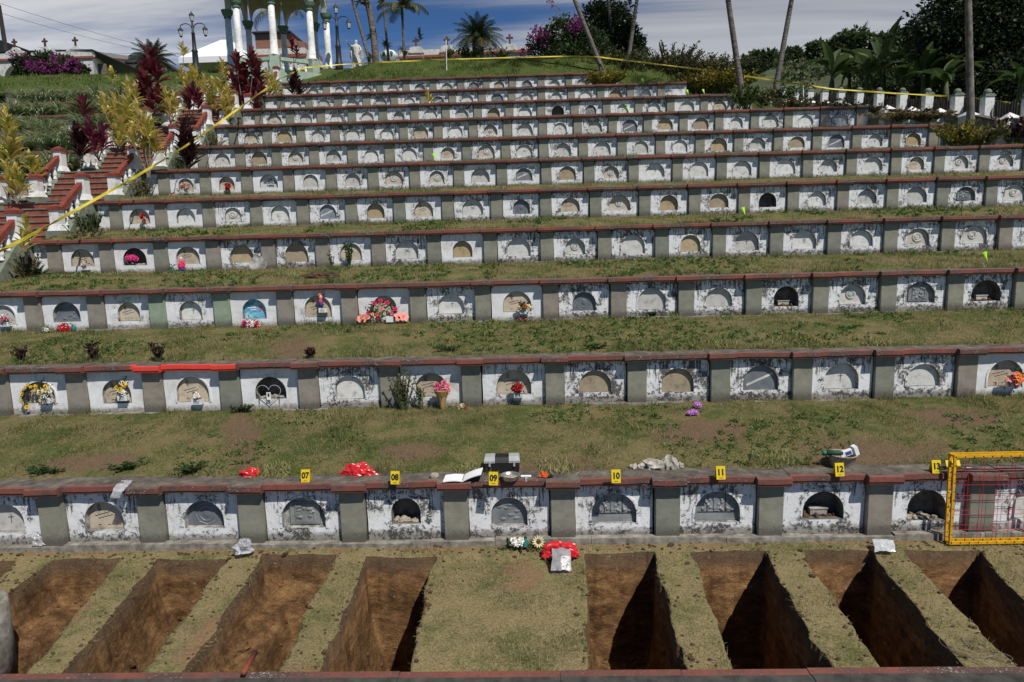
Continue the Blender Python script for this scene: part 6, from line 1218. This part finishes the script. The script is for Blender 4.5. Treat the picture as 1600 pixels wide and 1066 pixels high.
t = thing('painted_urn', 'round white and green painted urn on the hilltop by the palms', 'urn', W(608, 97, 42)); MB().lathe([(.2, -.3), (.3, 0), (.5, .25), (.52, .4), (.35, .6), (.2, .66), (0, .66)], 16).build('urn', M['white'], t, smooth=True); MB().ball((-.18, -.45, .35), (.12, .06, .13), 8).build('dark_spot', M['p_dkgrn'], t); MB().ball((.22, -.44, .38), (.12, .06, .13), 8).build('green_spot', M['p_teal'], t)
# pole and wires
pt = W(-2, 8, 52); pb = W(11, 84, 52); tag(MB().tube([Vector((0, 0, -2)), pt-pb], [.17, .13], 8).build('utility_pole', M['core'], None, pb), 'leaning dark utility pole at the upper left edge', 'utility pole')
for i, (a, b, lb) in enumerate((((-40, -8, 54), (330, 95, 80), 'upper thin cable sloping across the left sky'), ((-40, 8, 54), (300, 92, 80), 'lower thin cable sloping across the left sky'), ((60, 74, 70), (330, 80, 70), 'nearly level cable above the low house'))):
    p, q = W(*a), W(*b); tag(MB().tube([(q-p)*u-Vector((0, 0, .8*4*u*(1-u)*.5)) for u in np.linspace(0, 1, 14)], .014, 4).build('cable', M['core'], None, p), lb, 'cable')
# ------------------------------------------------------------------ trees, palms, shrubs on the hilltop and the right side
def blob(px, py, Y, r, dy=0, ry=None, rz=None):
    p = W(px, py, Y); s = Y/1067; return (p.x, Y+dy, p.z, r*s, (ry or r)*s, (rz or r)*s)
def shift(bs, o): return [(x-o.x, y-o.y, z-o.z, a, b, c) for x, y, z, a, b, c in bs]
def tree(name, label, cat, base, blobs, n, leaf, mat, limbs=True, tr=.12, grp=None, clump=.35, hole=.45, extra=None):
    t = thing(name, label, cat, base, 0, grp); bs = shift(blobs, base); place('crown', crown_mesh('crown', bs, n, leaf, M[mat], clump, hole=hole), t)
    if limbs:
        mb = MB(); rr = random.Random(int(abs(base.x)*50))
        for (x, y, z, a, b, c) in bs:
            mb.tube([(rr.uniform(-.1, .1), rr.uniform(-.1, .1), -.4), (x*.35, y*.35, z*.45), (x*.8, y*.8, z*.85), (x, y, z+c*.4)], [tr, tr*.75, tr*.45, tr*.15], 7)
            for j in range(5): d = Vector((rr.uniform(-1, 1), rr.uniform(-1, 1), rr.uniform(-.2, 1))); mb.tube([(x*.8, y*.8, z*.85), (x+d.x*a*.5, y+d.y*b*.5, z+d.z*c*.5), (x+d.x*a*.9, y+d.y*b*.9, z+d.z*c*.9)], [tr*.35, tr*.2, tr*.08], 5)
        mb.build('trunk', M['bark'], t)
    if extra:
        for nm, bl, m_, n_, lf in extra: place(nm, crown_mesh(nm, shift(bl, base), n_, lf, M[m_], .5, hole=.7), t)
    return t
G = lambda px, py, Y: W(px, py, Y)
tree('bougainvillea', 'purple bougainvillea bush before the arched mausoleum', 'bougainvillea', G(80, 120, 44), [blob(45, 106, 44, 17), blob(75, 104, 44, 19), blob(105, 106, 44, 17), blob(126, 110, 44, 11), blob(38, 98, 44, 11)], 7000, .17, 'dkgreen', tr=.07,
     extra=[('flowers', [blob(30, 93, 43.6, 10), blob(54, 103, 43, 10), blob(75, 108, 43, 8), blob(92, 100, 43.2, 10), blob(112, 102, 43.3, 9), blob(122, 106, 43.4, 6), blob(62, 88, 43.8, 6)], 'purple', 1500, .13)])
tree('bougainvillea', 'tall dark bush with purple bougainvillea in front of the leaning palms', 'bougainvillea', G(890, 112, 37), [blob(850, 82, 37, 24), blob(880, 62, 37, 28), blob(912, 72, 37, 30), blob(935, 90, 36.5, 26), blob(895, 92, 36.5, 28), blob(862, 98, 36.5, 18)], 15000, .15, 'dkgreen', tr=.09,
     extra=[('flowers', [blob(838, 54, 36.7, 9), blob(897, 42, 36.4, 10), blob(902, 30, 36.6, 5), blob(860, 6, 36.8, 4), blob(823, 78, 36.7, 6), blob(850, 62, 36.4, 8), blob(815, 86, 36.6, 5)], 'purple', 1100, .12)])
t = bpy.context.scene.objects['bougainvillea.001']; b = t.location; mb = MB()
mb.tube([W(883, 40, 36.8)-b, W(866, 28, 36.8)-b, W(875, 14, 36.8)-b, W(860, 5, 36.8)-b, W(855, -4, 36.8)-b], .02, 5); mb.build('shoot', M['bark'], t)
tree('broadleaf_tree', 'dense dark green tree behind the leaning palm trunks', 'tree', G(955, 112, 39), [blob(935, 30, 39, 24), blob(958, 42, 39, 30), blob(972, 62, 38.6, 24), blob(940, 62, 38.6, 28), blob(925, 46, 39, 20), blob(990, 78, 38.4, 18), blob(1003, 90, 38.2, 14)], 16000, .17, 'treegr', tr=.15)
for px, py, w, h, mt, lb in ((960, 118, 1.3, 1.6, 'olive', 'yellow-green shrub at the foot of the leaning palms'), (1010, 125, 1.2, 1.3, 'straw', 'dry brown shrub right of the leaning palms'), (1045, 122, 1.4, 1.9, 'olive', 'tall grassy shrub behind the ninth wall end'), (1075, 128, 1.5, 1.7, 'straw', 'straw-coloured scrub beside the yellow bush'), (1095, 142, 1.1, 1.15, 'yelbush', 'bright yellow bush above the eighth wall'), (1135, 142, 1.2, 1.2, 'yelbush', 'dull yellow bush at the foot of the middle palm trunk'), (1120, 118, 1.5, 1.3, 'olive', 'olive scrub behind the yellow bushes'), (945, 130, .8, .8, 'yelbush', 'yellow-green fern at the right end of the topmost wall'), (1165, 118, 1.1, 1.1, 'dkgreen', 'dark bush behind the middle palm trunk')):
    Y = {'yelbush': 31.5}.get(mt, 35.0); bushlet('shrub', W(px, py+10, Y), lb, 'shrub', w*1.4, h*.92, 2200, .16, mt, up=1.0)
for px, py, Y, w, h, mt, lb in ((1165, 172, 27.2, .8, .9, 'green', 'green fern clump at the base of the middle palm trunk'), (1195, 165, 28.5, .6, .6, 'olive', 'low weeds right of the green fern clump'), (1500, 235, 21.4, .95, .85, 'yelbush', 'yellow-green fern at the end of the seventh wall'), (1530, 232, 21.8, .9, .7, 'olive', 'olive bush at the base of the right palm trunk'), (1585, 222, 22.6, .9, .8, 'dkred', 'reddish dark shrub at the right edge below the boundary wall'), (1400, 190, 24.4, 1.3, .35, 'straw', 'heap of dry brown grass on the right end of the seventh bank'), (1450, 190, 24.2, 1.0, .3, 'straw', 'smaller heap of dry grass beside the boundary wall'), (1352, 180, 26.3, .9, .35, 'straw', 'dry grass at the right end of the eighth wall')):
    bushlet('shrub', W(px, py, Y), lb, 'shrub', w, h, 620, .15, mt, up=1.3 if mt != 'straw' else .5)
for px, py, Y, w, h, mt, lb in ((1235, 172, 27.5, 1.2, .5, 'olive', 'low olive growth behind the right end of the eighth wall'), (1275, 176, 27.0, 1.2, .45, 'straw', 'dry low growth below the far white pillars'), (1215, 160, 30.5, 1.3, .6, 'dkgreen', 'dark low growth at the foot of the leaning right palm'), (1320, 178, 26.5, 1.0, .4, 'green', 'green low growth below the middle white pillars')):
    bushlet('shrub', W(px, py, Y), lb, 'shrub', w, h, 700, .13, mt, up=.8)
def frond(mb, p, az, el, L, droop, lw, nl, mat=0, ll=.30):
    p = Vector(p); n = 10; e = el; pts = [p.copy()]; h = Vector((math.cos(az), math.sin(az), 0)); side = Vector((-math.sin(az), math.cos(az), 0))
    for i in range(n): p = p+(h*math.cos(e)+Vector((0, 0, math.sin(e))))*(L/n); e -= droop/n*(.5+1.3*i/n); pts.append(p.copy())
    mb.tube(pts, [.022*(1-.8*i/n) for i in range(n+1)], 4, mat)
    for i in range(nl):
        u = .12+.88*i/nl; q = u*n; a = min(int(q), n-1); c = pts[a].lerp(pts[a+1], q-a); tg = (pts[a+1]-pts[a]).normalized(); up = side.cross(tg)
        l = L*ll*(math.sin(math.pi*min(1, .15+.85*u))**.6+.15)
        for s in (-1, 1):
            d = (side*s*.85+tg*.55+up*.28*R.uniform(.4, 1.3)-Vector((0, 0, .18*droop))).normalized(); e1 = c+d*l; w_ = up.cross(d).normalized()
            wv = tg*lw*.5; mb.add([c-wv, c+wv, c+d*l*.5+wv*.9-Vector((0, 0, 0)), e1, c+d*l*.5-wv*.9], [(0, 1, 2, 3, 4)], mat)
def cycad(px, py, Y, L, n, label, old=True):
    b = W(px, py, Y); t = thing('cycad', label, 'cycad', b, 0, 'cycads on the hilltop'); MB().lathe([(.26, -.6), (.3, .0), (.28, .5), (.2, .75), (0, .8)], 12, wob=lambda a, z: 1+.08*math.sin(9*a+z*20)).build('trunk', M['palmbark'], t)
    rr = random.Random(px); mb = MB(); mo = MB()
    for i in range(n): u = i/n; frond(mb, (0, 0, .65), i*2.4, 1.45-1.55*u+rr.uniform(-.1, .1), L*rr.uniform(.85, 1.08)*(.8+.2*u), .75+.5*u, .030, 26, 0, .20)
    for i in range(int(n*.45)): frond(mo, (0, 0, .6), i*2.4+.7, rr.uniform(-.35, .1), L*rr.uniform(.8, 1.0), 1.3, .03, 22, 0, .18)
    mb.build('fronds', M['cycad'], t); mo.build('old_fronds', M['cycad_old'] if old else M['cycad'], t)
cycad(747, 78, 37.5, 1.65, 44, 'big round cycad on the crest above the middle of the walls'); cycad(241, 112, 40.0, 1.55, 40, 'dark cycad on the upper lawn behind the tallest cordyline', False)
bushlet('shrub', W(732, 92, 37.2), 'green groundcover at the foot of the big cycad', 'shrub', 1.1, .6, 500, .14, 'green', up=.6); bushlet('shrub', W(702, 88, 37.6)-Vector((0, 0, .2)), 'small round-leaved shrub left of the big cycad', 'shrub', .45, .75, 240, .12, 'olive')
bushlet('shrub', W(785, 92, 37.6), 'yellow-green low bush right of the big cycad', 'shrub', .9, .6, 400, .13, 'olive', up=.6)
def palm(px0, py0, px1, py1, Y, r, label, crown=None, bend=0, col='palmbark', tufts=()):
    b, tp_ = W(px0, py0, Y), W(px1, py1, Y); t = thing('palm_tree', label, 'palm tree', b, 0, 'palm trees on the hilltop'); v = tp_-b; n = 14
    up = v*1.0; pts = [v*(i/n)+Vector((bend*math.sin(math.pi*i/n), 0, -.3*(i == 0))) for i in range(n+1)]; ext = [pts[-1]+(pts[-1]-pts[-2])*j for j in range(1, 10)] if crown is None else []
    allp = pts+ext; mb = MB(); fine = []
    for i in range(len(allp)-1):
        for j in range(4): fine.append(allp[i].lerp(allp[i+1], j/4))
    fine.append(allp[-1]); mb.tube(fine, [r*(1.25-.45*i/len(fine))*(1+.07*(i % 2)) for i in range(len(fine))], 9); mb.build('trunk', M[col], t, smooth=True)
    c = allp[-1]; cm = MB(); rr = random.Random(px0+1); L = crown or 2.6
    for i in range(11): frond(cm, c, i*2.4+rr.uniform(-.3, .3), rr.uniform(.1, 1.15), L*rr.uniform(.85, 1.1), rr.uniform(1.6, 2.6), .05, 24, 0, .26)
    cm.build('crown', M['palmleaf'], t)
    MB().lathe([(r*.9, -.1), (r*1.25, .25), (r*.7, .8)], 10, c-Vector((0, 0, .5))).build('crownshaft', M['gstem'], t, smooth=True)
    for (px, py) in tufts:
        q = W(px, py, Y)-b; m2 = MB()
        for i in range(26): m2.leaf(q+Vector((0, -.05, 0)), rr.uniform(0, 6.3), rr.uniform(-.6, 1.2), rr.uniform(.25, .5), .09, .6, 3)
        m2.build('epiphyte', M['olive'], t)
    return t
palm(578, 98, 549, -5, 38.0, .068, 'slim palm trunk leaning left beside the statue', tufts=[(578, 92)])
palm(587, 98, 572, -5, 38.5, .15, 'thickest palm trunk, with plants growing on it, right of the statue', bend=.1, tufts=[(581, 57), (572, 6), (562, 4)])
palm(607, 92, 598, -5, 39.5, .06, 'thin dark palm trunk with a tuft, right of the thickest one', tufts=[(604, 72), (596, 6)])
palm(632, 96, 628, 14, 38.5, .065, 'pale palm with its drooping crown in view above the crosses', crown=1.75, tufts=[(631, 80)])
palm(942, 112, 896, -5, 33.2, .09, 'grey palm trunk leaning left before the dark bushes'); palm(959, 95, 950, -5, 38.0, .085, 'upright grey palm trunk before the dark tree'); palm(982, 92, 996, -5, 36.0, .085, 'palm trunk leaning right at the edge of the dark tree')
palm(1159, 145, 1137, -5, 29.0, .10, 'tall bare palm trunk over the yellow bushes'); palm(1211, 145, 1238, -5, 34.0, .105, 'tall palm trunk leaning right before the far hill'); palm(1517, 205, 1513, -5, 23.0, .095, 'straight grey palm trunk before the big dark tree', col='bark')
palm(432, 108, 428, 16, 46.0, .075, 'small palm seen between the gazebo columns', crown=2.3)
leafy('slender_plant', 'tiny leaf tuft on a long thin stem above the low mausoleum', 'plant', (663, 92, 40.5), [(655, 38, 1.3)], 'green', .3, .07, 26)
# banana plants beyond the boundary wall
def banana(px, py, Y, h, label, n=8, seed=0):
    b = W(px, py, Y); t = thing('banana_plant', label, 'banana plant', b, 0, 'banana plants beyond the boundary wall'); rr = random.Random(seed+px)
    MB().tube([(0, 0, -1.5), (.05, 0, h*.3), (.0, 0, h*.6)], [.2, .16, .09], 8).build('stem', M['gstem'], t, smooth=True)
    for i in range(n):
        az = i*2.4+rr.uniform(-.4, .4); L = rr.uniform(1.7, 2.5)*h/3; w = rr.uniform(.42, .62)*h/3; el = rr.uniform(.65, 1.45); mb = MB(); segs = 9; mb.leaf((0, 0, h*.55), az, el, L, w, rr.uniform(.6, 1.9), segs, 0, .15, .4, .25)
        # torn blade: drop a few side panels
        keep = [j for j in range(len(mb.f)) if rr.random() > .08]; mb.f = [mb.f[j] for j in keep]; mb.m = [0]*len(keep); mb.build('leaf', M['banana'], t)
for px, py, Y, h, lb in ((1298, 150, 45, 4.6, 'leftmost banana plant before the far hill'), (1325, 148, 47, 4.0, 'banana plant right of the leftmost one'), (1352, 152, 43, 4.4, 'broad banana plant in the middle of the row'), (1378, 148, 46, 5.2, 'tall banana plant with an upright pale leaf'), (1408, 152, 42, 4.2, 'banana plant under the edge of the big tree'), (1440, 155, 40, 4.2, 'dark banana plant under the big tree'), (1475, 158, 38, 3.6, 'banana plant left of the straight palm trunk'), (1590, 160, 34, 3.0, 'banana plant at the right picture edge')):
    banana(px, py+22, Y, h*.80, lb, 12)
# big dark trees on the right
tree('broadleaf_tree', 'huge dark tree filling the upper right corner', 'tree', G(1545, 185, 40), [blob(1480, 40, 40, 44), blob(1520, 0, 40, 55), blob(1560, 50, 40, 60), blob(1600, 10, 40, 60), blob(1510, 90, 40, 48), blob(1580, 110, 39, 52), blob(1640, 80, 40, 60), blob(1470, 80, 41, 34), blob(1540, 140, 39, 44), blob(1610, 150, 38, 46), blob(1500, -50, 40, 40), blob(1580, -60, 41, 60)], 42000, .23, 'treegr', tr=.28, clump=.32, hole=.5)
tree('broadleaf_tree', 'sparser dark tree left of the huge one', 'tree', G(1450, 150, 46), [blob(1440, 62, 46, 14), blob(1428, 48, 46, 12), blob(1446, 30, 46, 16), blob(1460, 50, 46, 18), blob(1425, 80, 46, 14), blob(1450, 85, 46, 20), blob(1455, 110, 45, 22)], 4200, .22, 'treegr', tr=.13, clump=.5)
tree('thicket', 'dark thicket behind the banana plants and the boundary wall', 'thicket', G(1400, 165, 50), [blob(1300, 160, 50, 20), blob(1335, 154, 50, 22), blob(1370, 142, 50, 30), blob(1415, 140, 50, 34), blob(1460, 146, 46, 34), blob(1500, 160, 42, 34), blob(1550, 165, 40, 34), blob(1600, 170, 38, 34), blob(1640, 165, 38, 40)], 16000, .26, 'midgreen', tr=.08, hole=.3)
# ------------------------------------------------------------------ boundary wall with white pillars, wooden fence behind
XF = 16.5; pp = [(1573, 183), (1511, 172), (1467, 172), (1424, 171), (1387, 168.5), (1353, 167), (1324, 163.5), (1297, 161), (1273, 158), (1252, 157.5), (1231, 157), (1212, 156)]
ys_ = [15152/(p[0]-832)*XF/14.2 for p in pp]; zs_ = [W(p[0], p[1], y).z for p, y in zip(pp, ys_)]; cf = np.polyfit(ys_, zs_, 2); zf_ = lambda y: float(np.polyval(cf, y))
bwl = thing('boundary_wall', 'weathered grey boundary wall with white pillars stepping up the right side', 'boundary wall', (XF, ys_[0], zf_(ys_[0]))); o0 = bwl.location.copy()
fe = thing('picket_fence', 'dark wooden picket fence standing behind the white pillars', 'fence', (XF+.22, ys_[0], zf_(ys_[0])))
yl = [ys_[0]-4.1, ys_[0]-2.05]+ys_
for i, y in enumerate(yl):
    z = zf_(y)-o0.z; y_ = y-o0.y; h = .62
    mb = MB(); mb.box(-.16, .16, y_-.16, y_+.16, z-1.2, z+h-.10); mb.build('pillar', M['white'], bwl)
    mb = MB(); mb.box(-.19, .19, y_-.19, y_+.19, z+h-.10, z+h-.05); mb.box(-.15, .15, y_-.15, y_+.15, z+h-.0495, z+h); mb.lathe([(.10, 0), (.13, .05), (.12, .12), (.06, .17), (0, .18)], 12, (0, y_, z+h)); mb.build('pillar_cap', M['plinth'], bwl)
    mb = MB(); mb.box(-.84, -.40, y_-.24, y_+.24, z-1.6, z-.12); mb.add([(-.87, y_-.27, z-.12), (-.37, y_-.27, z-.12), (-.37, y_+.27, z-.12), (-.87, y_+.27, z-.12), (-.62, y_, z+.10)], [(0, 1, 4), (1, 2, 4), (2, 3, 4), (3, 0, 4), (3, 2, 1, 0)]); mb.build('buttress_cap', M['white'], bwl)
    if i < len(yl)-1:
        y2 = yl[i+1]-o0.y; z2 = zf_(yl[i+1])-o0.z
        MB().add([(x, yy, zz_) for x in (-.58, .10) for yy, zz_ in ((y_+.26, z-2.4), (y2-.26, z2-2.4), (y2-.26, z2-.20), (y_+.26, z-.20))], [(3, 2, 1, 0), (4, 5, 6, 7), (3, 7, 6, 2), (0, 4, 7, 3), (1, 2, 6, 5)]).build('wall_panel', M['conc'], bwl)
        MB().add([(x, yy, zz_) for x in (-.66, -.30) for yy, zz_ in ((y_+.26, z-.195), (y2-.26, z2-.195), (y2-.26, z2-.13), (y_+.26, z-.13))], [(3, 2, 1, 0), (4, 5, 6, 7), (3, 7, 6, 2), (0, 4, 7, 3), (1, 2, 6, 5)]).build('coping', M['captop'], bwl)
        mb = MB(); rr = random.Random(i)
        for j in range(15): u = (j+.5)/15; yy = y_+(y2-y_)*u; zz_ = z+(z2-z)*u; x = rr.uniform(-.02, .02); mb.box(x-.015, x+.015, yy-.045, yy+.045, zz_-.3, zz_+.38+rr.uniform(-.07, .08))
        mb.build('pickets', M['core'], fe)
# ------------------------------------------------------------------ far hill with trees on its ridge
rp = [(1010, 128), (1090, 118), (1150, 112), (1195, 97), (1240, 92), (1285, 88), (1300, 78), (1345, 74), (1400, 73), (1440, 78), (1500, 85), (1600, 95), (1800, 120)]; YR = 130
rx = np.array([W(a, b, YR).x for a, b in rp]); rz_ = np.array([W(a, b, YR).z for a, b in rp])
def farhill(X, Y):
    top = np.interp(X*YR/np.maximum(Y, 40), rx, rz_); t = np.clip((Y-58)/(YR-58), 0, 1); z = -6+(top+6)*(t**.8); z = np.where(Y > YR, top-(Y-YR)*.35, z); return z+1.6*fbm(X*.05, Y*.05, 4)*t*np.clip((YR+4-Y)/10, .15, 1)+.5*fbm(X*.4, Y*.4, 3)*t
xs = np.linspace(5, 150, 110); ys = np.linspace(58, 170, 90); me, *_ = grid_mesh('far_hill', xs, ys, farhill, M['far']); tag(place('far_hill', me), kind='structure')
for px, py, r, lb in ((1165, 100, 8, 'dark ridge tree right behind the middle palm trunk'), (1180, 92, 9, 'rounded ridge tree between the two bare palm trunks'), (1200, 92, 10, 'ridge tree left of the leaning palm trunk'), (1233, 90, 11, 'ridge tree beside the leaning palm trunk'), (1244, 82, 4, 'tiny palm-like ridge tree'), (1273, 78, 11, 'lone dark ridge tree in the gap of the skyline'), (1306, 70, 12, 'first tree of the tall group on the ridge'), (1322, 62, 14, 'second tree of the tall group on the ridge'), (1338, 58, 14, 'tallest tree of the group on the ridge'), (1375, 66, 11, 'ridge tree right of the bare dead one'), (1390, 68, 9, 'small ridge tree with open crown'), (1408, 62, 14, 'wide dark ridge tree left of the big dark trees')):
    b = W(px, py+r*1.1, YR-2); s = (YR-2)/1067; tree('ridge_tree', lb, 'tree', b, [blob(px, py, YR-2, r*.95), blob(px-r*.6, py+r*.35, YR-2, r*.65), blob(px+r*.6, py+r*.3, YR-2, r*.65)], 1000, .75, 'midgreen', tr=.2, grp='trees on the far ridge', clump=.5, hole=.4)
b = W(1350, 74, YR-1); t = thing('dead_tree', 'bare leafless tree on the far ridge', 'tree', b); mb = MB(); rr = random.Random(4); mb.tube([(0, 0, -1), (0, 0, 2.2), (.1, 0, 4.2)], [.14, .1, .04], 6)
for i in range(16): z = rr.uniform(1.2, 3.8); a = rr.uniform(0, 6.3); mb.tube([(0, 0, z), (.7*math.cos(a), .7*math.sin(a), z+.9)], [.05, .015], 4)
mb.build('trunk', M['bark'], t)
# scrub covering the far hillside
n = 12000; x = RNG.uniform(8, 100, n); y = RNG.uniform(62, 128, n); zc_ = farhill(x, y); ok = (fbm(x*.09, y*.09, 3) > -.03) & (x/y > .33+.35*fbm(x*.05, y*.05, 2)); x, y, zc_ = x[ok], y[ok], zc_[ok]; m = len(x); P3 = np.repeat(np.stack([x, y, zc_], 1), 5, 0)+RNG.normal(size=(m*5, 3))*[.5, .5, .35]; V, F = leaf_cloud(P3, RNG.normal(size=P3.shape)+[0, -.2, .6], .7*(.5+RNG.random(len(P3))), .45); tag(place('hill_scrub', np_mesh('hill_scrub', V, F, M['midgreen'])), kind='stuff')
# ------------------------------------------------------------------ light and sky
sdir = Vector((-.73, 1.0, -1.7)).normalized()
sl = bpy.data.lights.new('sun', 'SUN'); sl.energy = 4.9; sl.angle = rad(.53); sl.color = (1, .955, .88)
so = bpy.data.objects.new('sun', sl); C.objects.link(so); so.rotation_euler = sdir.to_track_quat('-Z', 'Y').to_euler()
w = bpy.data.worlds.new('World'); SC.world = w; w.use_nodes = True; N = w.node_tree.nodes; L = w.node_tree.links; bg = N['Background']
sk = N.new('ShaderNodeTexSky'); sk.sky_type = 'NISHITA'; sk.sun_disc = False; sk.sun_elevation = math.asin(-sdir.z); sk.sun_rotation = math.atan2(-sdir.x, -sdir.y); sk.air_density = 1.0; sk.dust_density = .4; sk.ozone_density = 1.5; sk.altitude = 1500
tc = N.new('ShaderNodeTexCoord'); sp = N.new('ShaderNodeSeparateXYZ'); L.new(tc.outputs['Generated'], sp.inputs[0])
zz = mth(N, L, 'ADD', mth(N, L, 'MAXIMUM', sp.outputs[2], 0.0), .10); ux = mth(N, L, 'DIVIDE', sp.outputs[0], zz); uy = mth(N, L, 'DIVIDE', sp.outputs[1], zz)
cb = N.new('ShaderNodeCombineXYZ'); L.new(ux, cb.inputs[0]); L.new(uy, cb.inputs[1])
mp = N.new('ShaderNodeMapping'); mp.inputs['Scale'].default_value = (.34, 1.3, 1); mp.inputs['Rotation'].default_value = (0, 0, rad(-14)); mp.inputs['Location'].default_value = (1.3, .35, 0); L.new(cb.outputs[0], mp.inputs[0])
n1 = noise_node(N, L, mp.outputs[0], 1.05, 9, .58, .35).outputs['Fac']
mp2 = N.new('ShaderNodeMapping'); mp2.inputs['Scale'].default_value = (.5, .5, 1); L.new(cb.outputs[0], mp2.inputs[0]); n2 = noise_node(N, L, mp2.outputs[0], .8, 4, .5).outputs['Fac']
side = sstep(N, L, ux, -.6, .9)            # the cloud sheet thickens towards the right
cov = mth(N, L, 'ADD', mth(N, L, 'MULTIPLY', n1, 1.0), mth(N, L, 'MULTIPLY_ADD', side, .24, .04)); cov = mth(N, L, 'ADD', cov, mth(N, L, 'MULTIPLY', n2, .12))
cl = mth(N, L, 'MULTIPLY', sstep(N, L, cov, .47, .68), sstep(N, L, sp.outputs[1], -.25, .25))   # open blue sky behind the viewer
crp = ramp(N, [(.22, (3.2, 3.7, 4.7)), (.42, (7.0, 7.2, 7.8)), (.62, (11.5, 11.6, 11.8))]); L.new(mth(N, L, 'ADD', mth(N, L, 'MULTIPLY', n1, .75), mth(N, L, 'MULTIPLY', n2, .25)), crp.inputs[0])
skc = mixc(N, L, 1.0, sk.outputs[0], (.50, .78, 1.12), 'MULTIPLY')
dim = ramp(N, [(.12, g3(1.0)), (.62, g3(.46))]); L.new(sp.outputs[2], dim.inputs[0])
L.new(mixc(N, L, 1.0, mixc(N, L, mth(N, L, 'MULTIPLY', cl, .90), skc, crp.outputs[0]), dim.outputs[0], 'MULTIPLY'), bg.inputs[0]); bg.inputs[1].default_value = .082
vs = SC.view_settings; vs.view_transform = 'Standard'; vs.look = 'None'; vs.exposure = -.16; vs.gamma = 1
